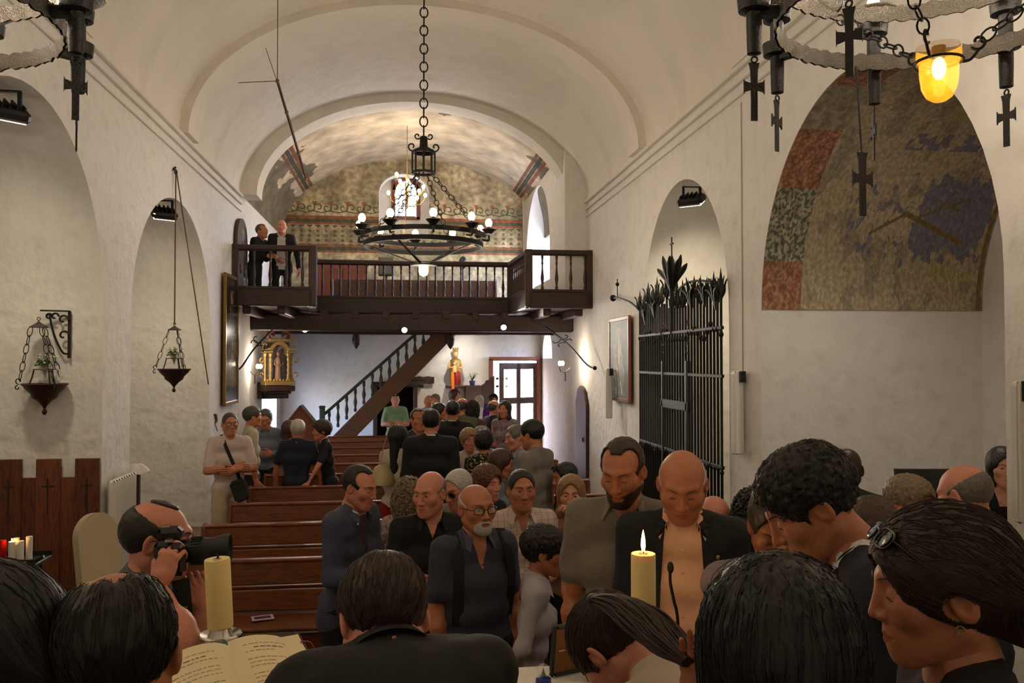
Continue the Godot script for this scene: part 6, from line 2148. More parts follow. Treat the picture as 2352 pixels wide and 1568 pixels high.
class Body extends Field:
	var A := PackedVector3Array()
	var D := PackedVector3Array()
	var N := PackedVector3Array()
	var r0 := PackedFloat32Array()
	var r1 := PackedFloat32Array()
	var il := PackedFloat32Array()
	var fl := PackedFloat32Array()
	var lb := PackedInt32Array()
	var act := PackedInt32Array()
	var K := 0.034
	var tinv := Transform3D.IDENTITY
	var sh := 0.49       # shoulder height in the torso frame
	var vn := []         # [depth, half width at top, half width at bottom, label]
	var hem := -10.0
	var nz := FastNoiseLite.new()
	var namp := 0.004
	var all := PackedInt32Array()
	func bone(a: Vector3, b: Vector3, ra: float, rb: float, label: int, depth := 1.0, nn := Vector3.BACK) -> void:
		A.append(a); D.append(b - a); r0.append(ra); r1.append(rb)
		il.append(1.0 / maxf((b - a).length_squared(), 1e-8)); fl.append(1.0 / depth - 1.0); N.append(nn); lb.append(label)
		all.append(A.size() - 1)
	func dist(i: int, p: Vector3) -> float:
		var pa := p - A[i]
		if fl[i] != 0.0:
			pa += N[i] * (pa.dot(N[i]) * fl[i])
		var h := clampf(pa.dot(D[i]) * il[i], 0.0, 1.0)
		return (pa - D[i] * h).length() - r0[i] - (r1[i] - r0[i]) * h
	func prep(c: Vector3, r: float) -> bool:
		act = PackedInt32Array()
		var d := 1e9
		for i in all:
			var e := dist(i, c)
			if e < r * (1.0 + fl[i]) + K + 0.01:
				act.append(i)
			d = smn(d, e)
		return d < r * 1.35 + 0.01 and d > -r * 1.5 - 0.01
	func smn(a: float, b: float) -> float:
		var h := maxf(K - absf(a - b), 0.0) / K
		return minf(a, b) - h * h * K * 0.25
	func val(p: Vector3) -> float:
		var d := 1e9
		for i in act:
			d = smn(d, dist(i, p))
		if namp > 0.0 and d < 0.05:
			d += nz.get_noise_3dv(p) * namp
		return d
	func full(p: Vector3) -> float:
		act = all
		return val(p)
	func lab(p: Vector3) -> int:
		var m := 1e9
		var l := 0
		for i in act:
			var e := dist(i, p)
			if e < m:
				m = e
				l = lb[i]
		if l == 1 or l == 2 or l == 5:
			var q := tinv * p
			if l == 5:
				l = 1 if q.y > hem else 2
			if l == 1 and vn.size() and q.z > 0.0:
				var y: float = (sh + 0.035 - q.y) / vn[0]
				if y > -0.4 and y < 1.0 and absf(q.x) < lerpf(vn[1], vn[2], clampf(y, 0.0, 1.0)):
					l = vn[3]
		return l
	# the surface met when coming from outside towards a point
	func hit(from: Vector3, to: Vector3) -> Vector3:
		act = all
		var dir := to - from
		var k := 0.0
		for i in 60:
			var p := from + dir * k
			var d := val(p)
			if d < 0.0015:
				return p
			k += maxf(d * 0.7, 0.002) / dir.length()
			if k >= 1.0:
				break
		return to

# surface nets: one vertex in each crossed cell, one quad round each crossed edge
const CORN := [Vector3i(0, 0, 0), Vector3i(1, 0, 0), Vector3i(0, 1, 0), Vector3i(1, 1, 0), Vector3i(0, 0, 1), Vector3i(1, 0, 1), Vector3i(0, 1, 1), Vector3i(1, 1, 1)]
const EDGES := [0, 1, 2, 3, 4, 5, 6, 7, 0, 2, 1, 3, 4, 6, 5, 7, 0, 4, 1, 5, 2, 6, 3, 7]
static func nets(f: Field, lo: Vector3, hi: Vector3, cell: float) -> Dictionary:
	var nx := int((hi.x - lo.x) / cell / 4.0) * 4 + 4
	var ny := int((hi.y - lo.y) / cell / 4.0) * 4 + 4
	var nzz := int((hi.z - lo.z) / cell / 4.0) * 4 + 4
	var sx := nx + 1
	var sxy := sx * (ny + 1)
	var g := PackedFloat32Array()
	g.resize(sxy * (nzz + 1))
	g.fill(1e9)
	var ci := PackedInt32Array()
	ci.resize(g.size())
	ci.fill(-1)
	var off := PackedInt32Array()
	for c in CORN:
		off.append(c.x + c.y * sx + c.z * sxy)
	var cp := PackedVector3Array()
	for c in CORN:
		cp.append(Vector3(c) * cell)
	var v := PackedVector3Array()
	var l := PackedInt32Array()
	var where := PackedInt32Array()
	var rad := cell * 2.0 * 1.7321
	var half := Vector3.ONE * cell * 2.0
	var vals := PackedFloat32Array()
	vals.resize(8)
	for bz in range(0, nzz, 4):
		for by in range(0, ny, 4):
			for bx in range(0, nx, 4):
				var o := lo + Vector3(bx, by, bz) * cell
				if not f.prep(o + half, rad):
					continue
				for z in range(bz, bz + 5):
					for y in range(by, by + 5):
						var row := y * sx + z * sxy
						for x in range(bx, bx + 5):
							if g[row + x] > 1e8:
								g[row + x] = f.val(lo + Vector3(x, y, z) * cell)
				for z in range(bz, bz + 4):
					for y in range(by, by + 4):
						for x in range(bx, bx + 4):
							var i0 := x + y * sx + z * sxy
							var neg := 0
							for k in 8:
								var w := g[i0 + off[k]]
								vals[k] = w
								if w < 0.0:
									neg += 1
							if neg == 0 or neg == 8:
								continue
							var s := Vector3.ZERO
							var m := 0
							for k in range(0, 24, 2):
								var a: int = EDGES[k]
								var b: int = EDGES[k + 1]
								var va := vals[a]
								var vb := vals[b]
								if (va < 0.0) != (vb < 0.0):
									s += cp[a].lerp(cp[b], va / (va - vb))
									m += 1
							var p := lo + Vector3(x, y, z) * cell + s / m
							ci[i0] = v.size()
							v.append(p)
							l.append(f.lab(p))
							where.append(i0)
	var quads := PackedInt32Array()
	for k in where.size():
		var i := where[k]
		var d0 := g[i]
		for ax in 3:
			var e := 1 if ax == 0 else (sx if ax == 1 else sxy)
			var u := sx if ax == 0 else (sxy if ax == 1 else 1)
			var w := sxy if ax == 0 else (1 if ax == 1 else sx)
			var d1 := g[i + e]
			if (d0 < 0.0) == (d1 < 0.0) or d1 > 1e8:
				continue
			if i - u - w < 0:
				continue
			var a := ci[i]
			var b := ci[i - u]
			var c := ci[i - u - w]
			var d := ci[i - w]
			if b < 0 or c < 0 or d < 0:
				continue
			if d0 < 0.0:
				quads.append_array(PackedInt32Array([a, d, c, b]))
			else:
				quads.append_array(PackedInt32Array([a, b, c, d]))
	var ql := PackedInt32Array()
	ql.resize(quads.size() / 4)
	var mixed := PackedInt32Array()
	for k in range(0, quads.size(), 4):
		var m := l[quads[k]]
		if l[quads[k + 1]] != m or l[quads[k + 2]] != m or l[quads[k + 3]] != m:
			var cc := (v[quads[k]] + v[quads[k + 1]] + v[quads[k + 2]] + v[quads[k + 3]]) * 0.25
			f.prep(cc, cell)
			m = f.lab(cc)
			mixed.append(k)
		ql[k / 4] = m
	if mixed.size():     # vertices on the border of two cloths move onto the border itself
		var first := {}
		var border := {}
		for k in quads.size():
			var i := quads[k]
			if first.has(i):
				if first[i] != ql[k / 4]:
					border[i] = true
			else:
				first[i] = ql[k / 4]
		for k in mixed:
			for j in 4:
				var i := quads[k + j]
				if not border.has(i) or border[i] is Vector3:
					continue
				for jj in [1, 3, 2]:
					var w := quads[k + (j + jj) % 4]
					if l[w] == l[i]:
						continue
					f.prep(v[i], cell * 2.0)
					var t0 := 0.0
					var t1 := 1.0
					for it in 5:
						var tm := (t0 + t1) * 0.5
						if f.lab(v[i].lerp(v[w], tm)) == l[i]:
							t0 = tm
						else:
							t1 = tm
					border[i] = v[i].lerp(v[w], minf(t0, 0.62))
					break
		for i in border:
			if border[i] is Vector3:
				v[i] = border[i]
	var n := PackedVector3Array()
	n.resize(v.size())
	for k in range(0, quads.size(), 4):
		var a := quads[k]
		var b := quads[k + 1]
		var c := quads[k + 2]
		var d := quads[k + 3]
		var nn := (v[d] - v[b]).cross(v[c] - v[a])
		n[a] += nn; n[b] += nn; n[c] += nn; n[d] += nn
	for k in n.size():
		n[k] = n[k].normalized()
	return {"v": v, "n": n, "l": ql, "q": quads}

# quads of some labels as one ArrayMesh
static func net_mesh(r: Dictionary, labels: Array, color = null) -> ArrayMesh:
	var v: PackedVector3Array = r.v
	var n: PackedVector3Array = r.n
	var l: PackedInt32Array = r.l
	var q: PackedInt32Array = r.q
	var map := PackedInt32Array()
	map.resize(v.size())
	map.fill(-1)
	var ov := PackedVector3Array()
	var on := PackedVector3Array()
	var oc := PackedColorArray()
	var ix := PackedInt32Array()
	for k in range(0, q.size(), 4):
		if not l[k / 4] in labels:
			continue
		for j in 4:
			var i := q[k + j]
			if map[i] < 0:
				map[i] = ov.size()
				ov.append(v[i])
				on.append(n[i])
				oc.append(color.call(v[i]) if color != null else Color.WHITE)
		var a := map[q[k]]
		var b := map[q[k + 1]]
		var c := map[q[k + 2]]
		var d := map[q[k + 3]]
		ix.append_array(PackedInt32Array([a, b, c, a, c, d]))
	if ix.is_empty():
		return null
	var arr := []
	arr.resize(Mesh.ARRAY_MAX)
	arr[Mesh.ARRAY_VERTEX] = ov
	arr[Mesh.ARRAY_NORMAL] = on
	arr[Mesh.ARRAY_COLOR] = oc
	arr[Mesh.ARRAY_INDEX] = ix
	var me := ArrayMesh.new()
	me.add_surface_from_arrays(Mesh.PRIMITIVE_TRIANGLES, arr)
	return me

# ---------------------------------------------------------------- templates
var tmpl := {}
var jobs := []
func head_color(fem: bool) -> Callable:
	var lip := Color(0.80, 0.42, 0.40) if fem else Color(0.84, 0.58, 0.54)
	return func(p: Vector3) -> Color:
		var x := absf(p.x)
		if p.z > 0.08 and p.y < -0.056 and p.y > -0.081 and x < 0.024 and absf(p.y + 0.068) < 0.0115 * (1.0 - x / 0.03):
			return lip
		return Color.WHITE

func hand_field(kind: String) -> Hand:
	var h := Hand.new()
	var curl: Array = {"relax": [18, 26, 18], "fist": [72, 80, 50], "flat": [3, 6, 4], "grip": [42, 48, 30]}[kind]
	var fx := [0.031, 0.0105, -0.0105, -0.030]
	var ln := [0.042, 0.047, 0.043, 0.034]
	for i in 4:
		var p := Vector3(fx[i], 0.092 if i in [1, 2] else 0.086, 0.0)
		var a := 0.0
		for s in 3:
			a += deg_to_rad(curl[s] * (1.0 + 0.08 * i))
			var e: Vector3 = p + Vector3(fx[i] * 0.10, cos(a), sin(a)) * ln[i] * [1.0, 0.62, 0.5][s]
			h.bones.append([p, e, [0.0098, 0.0088, 0.0078][s] * (0.9 if i == 3 else 1.0), [0.0088, 0.0078, 0.0066][s] * (0.9 if i == 3 else 1.0)])
			p = e
	var t0 := Vector3(0.026, 0.018, 0.004)
	var t1 := Vector3(0.050, 0.050, 0.016 if kind != "flat" else 0.004)
	var t2 := t1 + (Vector3(0.012, 0.032, 0.014) if kind in ["relax", "flat"] else Vector3(-0.004, 0.026, 0.022))
	var t3 := t2 + (Vector3(0.004, 0.024, 0.010) if kind in ["relax", "flat"] else Vector3(-0.018, 0.014, 0.010))
	h.bones.append([t0, t1, 0.016, 0.0115])
	h.bones.append([t1, t2, 0.0115, 0.0098])
	h.bones.append([t2, t3, 0.0098, 0.0082])
	return h

func hair_color(st: String) -> Callable:
	var nz := FastNoiseLite.new()
	nz.frequency = 1.0
	nz.seed = 9
	var fx := 160.0
	var fy := 18.0 if st in ["long", "longer", "bob", "pony", "tied"] else 60.0
	return func(p: Vector3) -> Color:
		var k := 0.90 + (0.9 if fy < 50.0 else 0.55) * nz.get_noise_3d(p.x * fx, p.y * fy, p.z * (fx if fy < 50.0 else 60.0))
		return Color(k, k, k)

func template_job(i: int) -> void:
	var j: Array = jobs[i]
	var r := nets(j[1], j[2], j[3], j[4])
	j.append(net_mesh(r, [0], j[5]))

func make_templates() -> void:
	var lo := Vector3(-0.11, -0.155, -0.135)
	var hi := Vector3(0.11, 0.135, 0.14)
	for q in [["m_closed", false, false], ["m_open", false, true], ["f_closed", true, false], ["f_open", true, true]]:
		var h := Head.new()
		h.fem = q[1]; h.open = q[2]
		jobs.append([q[0], h, lo, hi, 0.0034, head_color(q[1])])
	for q in [["m_lo", false], ["f_lo", true]]:
		var h := Head.new()
		h.fem = q[1]
		jobs.append([q[0], h, lo, hi, 0.0062, head_color(q[1])])
	for st in ["short", "wavy", "rec", "buzz", "thin", "bald", "tuft", "spiky", "set", "curly", "bob", "long", "longer", "cap", "tied"]:
		var l2 := lo - Vector3(0.03, 0.04, 0.05)
		if st in ["long", "tied"]: l2.y = -0.38
		if st in ["longer", "pony"]: l2 = Vector3(-0.14, -0.40, -0.33)
		jobs.append(["hair_" + st, Hair.new(st), l2, hi + Vector3(0.03, 0.04, 0.02), 0.0048 if st != "bald" else 0.0042, hair_color(st)])
	for g in [false, true]:
		for k in 2:
			var b := Beard.new()
			b.hd = Head.new()
			b.goatee = g
			if k == 0:
				jobs.append(["beard" if not g else "goatee", b, Vector3(-0.09, -0.135, -0.02), Vector3(0.09, -0.02, 0.125), 0.0042, hair_color("short")])
	for k in ["relax", "fist", "flat", "grip"]:
		jobs.append(["hand_" + k, hand_field(k), Vector3(-0.08, -0.06, -0.06), Vector3(0.10, 0.23, 0.13), 0.0042, null])
	var gid := WorkerThreadPool.add_group_task(template_job, jobs.size())
	WorkerThreadPool.wait_for_group_task_completion(gid)
	for j in jobs:
		tmpl[j[0]] = j[6]
	for k in ["relax", "fist", "flat", "grip"]:
		tmpl["handl_" + k] = mirrored(tmpl["hand_" + k])

# ---------------------------------------------------------------- one person
const SKIN := {"fair": Color(0.80, 0.58, 0.47), "tan": Color(0.72, 0.47, 0.34), "rosy": Color(0.80, 0.54, 0.45), "olive": Color(0.68, 0.45, 0.32), "brown": Color(0.50, 0.30, 0.20), "black": Color(0.22, 0.13, 0.09)}
const HAIRC := {"black": Color(0.055, 0.045, 0.04), "dark": Color(0.10, 0.075, 0.06), "brown": Color(0.19, 0.12, 0.08), "chestnut": Color(0.26, 0.155, 0.09), "blond": Color(0.58, 0.44, 0.28), "ash": Color(0.50, 0.43, 0.33), "grey": Color(0.42, 0.40, 0.37), "white": Color(0.74, 0.72, 0.68), "salt": Color(0.25, 0.235, 0.22), "stubble": Color(0.25, 0.165, 0.12), "red": Color(0.36, 0.20, 0.10)}
const ARM := {"down": [0.10, -1.0, 0.0, 0.02, -1.0, 0.18], "fold": [0.22, -1.0, 0.28, -0.95, 0.12, 0.52], "fold2": [0.22, -1.0, 0.28, -0.95, 0.02, 0.60], "hold": [0.14, -1.0, 0.10, -0.42, 0.10, 0.9], "low": [0.14, -1.0, 0.12, -0.55, -0.35, 0.7], "face": [0.10, -0.9, 0.45, -0.45, 0.85, 0.32], "rail": [0.2, -0.75, 0.55, -0.35, -0.25, 0.8], "back": [0.3, -1.0, -0.25, -0.5, -0.7, -0.2], "hip": [0.6, -0.85, -0.1, -0.5, -0.4, 0.4], "write": [0.25, -0.9, 0.5, -0.3, -0.5, 0.8], "cam": [0.15, -0.75, 0.65, -0.25, 0.9, 0.55], "side": [0.35, -1.0, 0.1, 0.1, -1.0, 0.25], "reach": [0.35, -0.7, 0.5, 0.15, -0.75, 0.55]}
var folk := []

func solve(P: Dictionary) -> void:
	# skeleton in the person's own frame, feet on the floor
	var base: float = P.get("floor", 0.0)
	var C: Vector3 = P.crown
	var lean: float = P.get("lean", 0.0)
	var hunch: float = P.get("hunch", 0.0)
	var hs: float = P.get("hs", 0.95 if P.get("fem", false) else 1.0)
	var ht: float = {"short": 0.017, "wavy": 0.028, "set": 0.034, "curly": 0.036, "spiky": 0.029, "long": 0.022, "longer": 0.022, "bob": 0.020, "tied": 0.022, "pony": 0.012, "thin": 0.007, "rec": 0.011, "buzz": 0.008}.get(P.get("hair", "short"), 0.003)
	var Hb := ry(P.get("hy", 0.0)) * rx(P.get("hp", 0.0)) * rz(P.get("hr", 0.0))
	var R := rx(lean)
	var R2 := rx(lean + hunch)
	var want := C.y - base
	var H: float = P.get("h", 1.7)
	for it in 6:
		var P0 := Vector3(0, 0.53 * H, 0)
		var chest := P0 + R * Vector3(0, 0.18 * H, 0)
		var nb := chest + R2 * Vector3(0, 0.122 * H, -0.005)
		var piv: Vector3 = nb + (R2 * Vector3(0, 1, 0)).lerp(Vector3.UP, 0.4).normalized() * P.get("neck", 0.036) * H + R2 * Vector3(0, 0, 0.012)
		var hc: Vector3 = piv + Hb * Vector3(0, 0.072, 0.014) * hs
		var cr: Vector3 = hc + Hb * Vector3(0, 0.0, -0.014) * hs + Vector3(0, (0.117 + ht) * hs, 0)
		P.H = H; P.P0 = P0; P.chest = chest; P.nb = nb; P.piv = piv; P.hc = hc; P.cr = cr
		if P.has("h"):
			break
		H *= want / cr.y
	P.R = R; P.R2 = R2; P.Hb = Hb; P.hs = hs
	var yaw := ry(P.get("yaw", 0.0))
	P.yawb = yaw
	var dy: float = want - P.cr.y if P.has("h") else 0.0
	var o: Vector3 = C - yaw * (P.cr - Vector3(0, P.cr.y, 0))
	P.root = Vector3(o.x, base, o.z)
	P.dy = dy
	if P.has("h"):   # keeps its given height: legs stretched or bent by dy
		for k in ["P0", "chest", "nb", "piv", "hc", "cr"]:
			P[k] = P[k] + Vector3(0, dy, 0)

func body_field(P: Dictionary) -> Body:
	var b := Body.new()
	var H: float = P.H
	var q := H / 1.72
	var fem: bool = P.get("fem", false)
	var g: float = P.get("girth", 1.0)
	var R: Basis = P.R
	var R2: Basis = P.R2
	var P0: Vector3 = P.P0
	var ch: Vector3 = P.chest
	var nb: Vector3 = P.nb
	var sw: float = (0.107 if not fem else 0.094) * H * P.get("sw", 1.0)
	var jk: bool = P.get("jacket", false)
	var ease := 0.014 if jk else 0.006
	var z1 := R * Vector3.BACK
	var z2 := R2 * Vector3.BACK
	b.tinv = Transform3D(R, P0).affine_inverse()
	b.sh = 0.30 * H
	b.hem = (-0.09 if jk else -0.02) * H + P.get("hem", 0.0)
	b.nz.frequency = 9.0
	b.nz.seed = P.get("seed", 1)
	b.nz.fractal_octaves = 3
	b.namp = P.get("fold", 0.010)
	# torso
	b.bone(P0 + R * Vector3(-0.075 * q, 0.0, 0), P0 + R * Vector3(0.075 * q, 0.0, 0), (0.088 + ease) * q * g, (0.088 + ease) * q * g, 5, 0.9, z1)
	b.bone(P0 + R * Vector3(-0.06 * q, 0.085 * H, 0.012 * g), P0 + R * Vector3(0.06 * q, 0.085 * H, 0.012 * g), (0.088 + ease) * q * g, (0.088 + ease) * q * g, 1, 0.92, z1)
	b.bone(ch + R * Vector3(-sw * 0.42, -0.02 * H, 0.004), ch + R * Vector3(sw * 0.42, -0.02 * H, 0.004), (0.100 + ease) * q * g, (0.100 + ease) * q * g, 1, 0.86, z1)
	if fem:
		for s in [-1.0, 1.0]:
			b.bone(ch + R2 * Vector3(s * 0.06 * q, 0.0, 0.06), ch + R2 * Vector3(s * 0.06 * q, -0.01, 0.075), 0.055 * q, 0.05 * q, 1)
	b.bone(ch + R2 * Vector3(-sw * 0.62, 0.068 * H, -0.004), ch + R2 * Vector3(sw * 0.62, 0.068 * H, -0.004), (0.078 + ease) * q, (0.078 + ease) * q, 1, 0.92, z2)
	for s in [-1.0, 1.0]:
		b.bone(nb + R2 * Vector3(s * 0.018, -0.012, -0.012), ch + R2 * Vector3(s * sw * 0.88, 0.094 * H, -0.004), 0.047 * q, (0.044 + ease * 0.8) * q, 1)
	if jk:
		b.bone(P0 + R * Vector3(-0.075 * q, -0.05 * H, 0), P0 + R * Vector3(0.075 * q, -0.05 * H, 0), 0.112 * q * g, 0.112 * q * g, 5, 0.9, z1)
	if P.has("vn"):
		b.vn = P.vn
	# neck
	b.bone(nb + R2 * Vector3(0, -0.03, 0.0), P.piv + P.Hb * Vector3(0, 0.01, -0.004), 0.056 * (0.86 if fem else 1.0) * P.hs, 0.053 * (0.86 if fem else 1.0) * P.hs, 0)
	# arms
	P.hands = []
	var long: bool = P.get("sleeve", "short") == "long"
	var bare: bool = P.get("sleeve", "short") == "none"
	for k in 2:
		var s := -1.0 if k == 0 else 1.0         # 0 right, 1 left
		var spec: Array = ARM[P.get("arms", ["down", "down"])[k]]
		if P.has("armv"):
			if P.armv[k] is Array: spec = P.armv[k]
		var sj := ch + R2 * Vector3(s * sw * 0.93, 0.088 * H, -0.004)
		var Rm := R2.slerp(Basis.IDENTITY, 0.6)
		var el: Vector3 = sj + Rm * Vector3(spec[0] * s, spec[1], spec[2]).normalized() * 0.168 * H
		var wr: Vector3 = el + Rm * Vector3(spec[3] * s, spec[4], spec[5]).normalized() * 0.142 * H
		if P.has("reach%d" % k):
			var tg: Vector3 = P.yawb.inverse() * (P["reach%d" % k] - P.root)
			var so := reach(sj, tg, 0.168 * H, 0.142 * H, P.get("pole%d" % k, Vector3(s * 0.5, -1.0, -0.3)))
			el = so[0]
			wr = so[1]
		var am := (0.040 if not fem else 0.0335) * q * (0.85 + 0.15 * g)
		if bare:
			b.bone(sj, el, am * 1.05, am * 0.86, 0)
		elif long:
			b.bone(sj, el, am * 1.1 + ease * 0.7 + 0.005, am * 0.92 + ease * 0.7 + 0.005, 1)
		else:
			var cut := sj.lerp(el, 0.72)
			b.bone(sj, cut, am * 1.12 + ease + 0.004, am * 1.04 + ease + 0.010, 1)
			b.bone(cut, el, am * 0.98, am * 0.86, 0)
		if long:
			b.bone(el, el.lerp(wr, 0.95), am * 0.92 + ease * 0.7 + 0.005, am * 0.70 + ease * 0.6 + 0.004, 1)
			b.bone(el.lerp(wr, 0.6), wr, am * 0.6, am * 0.52, 0)
		else:
			b.bone(el, el.lerp(wr, 0.35), am * 0.86, am * 0.88, 0)
			b.bone(el.lerp(wr, 0.35), wr, am * 0.88, am * 0.56, 0)
		P.hands.append([wr, (wr - el).normalized(), s])
		P["elbow%d" % k] = el
		P["wrist%d" % k] = wr
		P["shoulder%d" % k] = sj
	# legs
	var ft: float = 0.0
	var skirt: bool = P.get("bottom_kind", "trousers") == "skirt"
	for s in [-1.0, 1.0]:
		var hj := P0 + Vector3(s * 0.052 * H, -0.015 * H, 0)
		var kn := Vector3(s * 0.058 * H, 0.28 * H + P.dy * 0.5, 0.012)
		var an := Vector3(s * 0.060 * H, 0.05 * H, -0.015)
		var sho: bool = P.get("bottom_kind", "") == "shorts"
		if skirt:
			b.bone(hj, Vector3(s * 0.05 * H, 0.27 * H, 0.0), 0.092 * q * g, 0.10 * q * g, 2)
		else:
			b.bone(hj, kn, 0.085 * q * g, 0.062 * q + (0.014 if sho else 0.0), 2)
		if skirt or sho:
			b.bone(kn, kn.lerp(an, 0.35), 0.050 * q, 0.054 * q, 0)
			b.bone(kn.lerp(an, 0.35), an, 0.054 * q, 0.036 * q, 0)
		else:
			b.bone(kn, an, 0.062 * q, 0.052 * q, 2)
		b.bone(an + Vector3(0, -0.01, -0.02), Vector3(s * 0.066 * H, 0.036, 0.155 * q), 0.045 * q, 0.035 * q, 3, 0.95, Vector3.UP)
	P.ft = ft
	return b

func person_job(i: int) -> void:
	var P: Dictionary = folk[i]
	var b: Body = P.field
	var lo := Vector3.ONE * 1e9
	var hi := -lo
	for k in b.A.size():
		var r := maxf(b.r0[k], b.r1[k]) + 0.04
		var e := b.A[k] + b.D[k]
		lo = lo.min(b.A[k] - Vector3.ONE * r).min(e - Vector3.ONE * r)
		hi = hi.max(b.A[k] + Vector3.ONE * r).max(e + Vector3.ONE * r)
	P.net = nets(b, lo, hi, P.get("cell", 0.016))

# drapes a line of points over the body, given in the torso frame as (x, y, from which side)
func drape(P: Dictionary, pts: Array, lift: float) -> PackedVector3Array:
	var b: Body = P.field
	var t := b.tinv.affine_inverse()
	var out := PackedVector3Array()
	for q in pts:
		var far: Vector3 = t * Vector3(q[0], q[1], q[2] * 0.6)
		var core: Vector3 = t * Vector3(q[0] * 0.97, minf(q[1], b.sh - 0.02), 0)
		if q.size() > 3:     # over the shoulder: comes down from above
			far = t * Vector3(q[0], q[1] + 0.35, q[2] * 0.1)
			core = t * Vector3(q[0], q[1] - 0.2, q[2] * 0.1)
		var p := b.hit(far, core)
		out.append(p + (far - p).normalized() * lift)
	return out

func ribbon(b: MB, pts: PackedVector3Array, nrm: Array, w: float, th: float) -> void:
	var c := Curve3D.new()
	for i in pts.size():
		var t := (pts[mini(i + 1, pts.size() - 1)] - pts[maxi(i - 1, 0)]) / 6.0
		c.add_point(pts[i], -t, t)
	var k := (pts.size() - 1) * 5
	var base := b.v.size()
	for i in k + 1:
		var u := float(i) / 5.0
		var p := c.samplef(u)
		var t := (c.samplef(minf(u + 0.05, pts.size() - 1.0)) - c.samplef(maxf(u - 0.05, 0.0))).normalized()
		var j := mini(int(u), nrm.size() - 2)
		var n: Vector3 = (nrm[j] as Vector3).lerp(nrm[j + 1], u - j).normalized()
		var x := t.cross(n).normalized()
		n = x.cross(t).normalized()
		for q in [[-w, th, n], [w, th, n], [w, -th, x], [w, -th, -n], [-w, -th, -n], [-w, -th, -x]]:
			b.vert(p + x * q[0] * 0.5 + n * q[1] * 0.5, q[2])
	for i in k:
		for q in [[0, 1], [1, 2], [3, 4], [5, 0]]:
			var a: int = base + i * 6 + q[0]
			var d: int = base + i * 6 + q[1]
			b.tri(a, d, d + 6); b.tri(a, d + 6, a + 6)

var mats := {}
func eye_mat() -> StandardMaterial3D:
	if not mats.has("eye"):
		mats["eye"] = std(Color.WHITE, 0.25)
		mats["eye"].vertex_color_use_as_albedo = true
	return mats["eye"]

func skin_mat(tone: String) -> StandardMaterial3D:
	if not mats.has("skin" + tone):
		var m := tri_mat(SKIN[tone], 0.48, pic.skin_tone, pic.skin_bump, Vector3(5, 5, 5), 0.12)
		m.uv1_world_triplanar = false
		m.vertex_color_use_as_albedo = true
		m.subsurf_scatter_enabled = true
		m.subsurf_scatter_strength = 0.12
		mats["skin" + tone] = m
	return mats["skin" + tone]

func hair_mat(c: String) -> StandardMaterial3D:
	if not mats.has("hair" + c):
		var m := std(HAIRC[c], 0.5)
		m.vertex_color_use_as_albedo = true
		m.rim_enabled = true
		m.rim = 0.15
		mats["hair" + c] = m
	return mats["hair" + c]

func cloth_mat(c: Color, kind := "plain") -> StandardMaterial3D:
	var key := "cloth%s%s" % [c.to_html(), kind]
	if not mats.has(key):
		var tone: Texture2D = pic.weave
		var sc := Vector3(6, 6, 6)
		match kind:
			"melange": tone = pic.melange; sc = Vector3(5, 5, 5)
			"speck": tone = pic.speckle; sc = Vector3(5, 5, 5)
			"floral": tone = pic.floral; sc = Vector3(3.2, 3.2, 3.2)
			"check": tone = pic.check; sc = Vector3(6.5, 6.5, 6.5)
			"print": tone = pic.print; sc = Vector3(3, 3, 3)
		var m := tri_mat(c, 0.85, tone, pic.weave_b, sc, 0.25)
		m.uv1_world_triplanar = false
		m.rim_enabled = true
		m.rim = 0.1
		mats[key] = m
	return mats[key]

func people_pics() -> void:
	pic.skin_tone = ntex(noise(0.02, 4, 101), [Color(0.93, 0.88, 0.86), Color(1, 1, 1), Color(1.0, 0.95, 0.93)], 256, 256)
	pic.skin_bump = nbump(noise(0.09, 3, 102), 4.0, 256, 256)
	pic.weave = ntex(noise(0.2, 2, 103), [gray(0.92), gray(1.0)], 256, 256)
	pic.weave_b = nbump(noise(0.25, 2, 104), 3.0, 256, 256)
	pic.melange = ntex(noise(0.12, 4, 105), [gray(0.62), gray(0.9), gray(1.0), gray(0.8)], 256, 256)
	pic.speckle = ntex(noise(0.22, 2, 106), [gray(0.7), gray(0.75), gray(0.85), gray(1.0)], 256, 256)
	var im := Image.create(256, 256, false, Image.FORMAT_RGB8)
	var f := noise(0.035, 2, 107, FastNoiseLite.TYPE_CELLULAR)
	for y in 256:
		for x in 256:
			im.set_pixel(x, y, Color(0.80, 0.72, 0.45) if f.get_noise_2d(x, y) < -0.72 else Color(0.06, 0.06, 0.06))
	pic.floral = img_tex(im)
	im = Image.create(128, 128, false, Image.FORMAT_RGB8)
	im.fill(Color(1, 1, 1))
	for k in 4:
		im.fill_rect(Rect2i(k * 32, 0, 2, 128), Color(0.70, 0.58, 0.55))
		im.fill_rect(Rect2i(0, k * 32, 128, 2), Color(0.72, 0.60, 0.56))
	pic.check = img_tex(im)
	pic.print = ntex(noise(0.03, 3, 108), [Color(0.75, 0.35, 0.32), Color(0.9, 0.85, 0.82), Color(0.45, 0.50, 0.60), Color(0.95, 0.9, 0.9)], 256, 256)

func mirrored(me: ArrayMesh) -> ArrayMesh:
	var a := me.surface_get_arrays(0)
	var v: PackedVector3Array = a[Mesh.ARRAY_VERTEX]
	var n: PackedVector3Array = a[Mesh.ARRAY_NORMAL]
	var ix: PackedInt32Array = a[Mesh.ARRAY_INDEX]
	for i in v.size():
		v[i].x = -v[i].x
		n[i].x = -n[i].x
	for i in range(0, ix.size(), 3):
		var t := ix[i + 1]
		ix[i + 1] = ix[i + 2]
		ix[i + 2] = t
	a[Mesh.ARRAY_VERTEX] = v
	a[Mesh.ARRAY_NORMAL] = n
	a[Mesh.ARRAY_INDEX] = ix
	var m := ArrayMesh.new()
	m.add_surface_from_arrays(Mesh.PRIMITIVE_TRIANGLES, a)
	return m

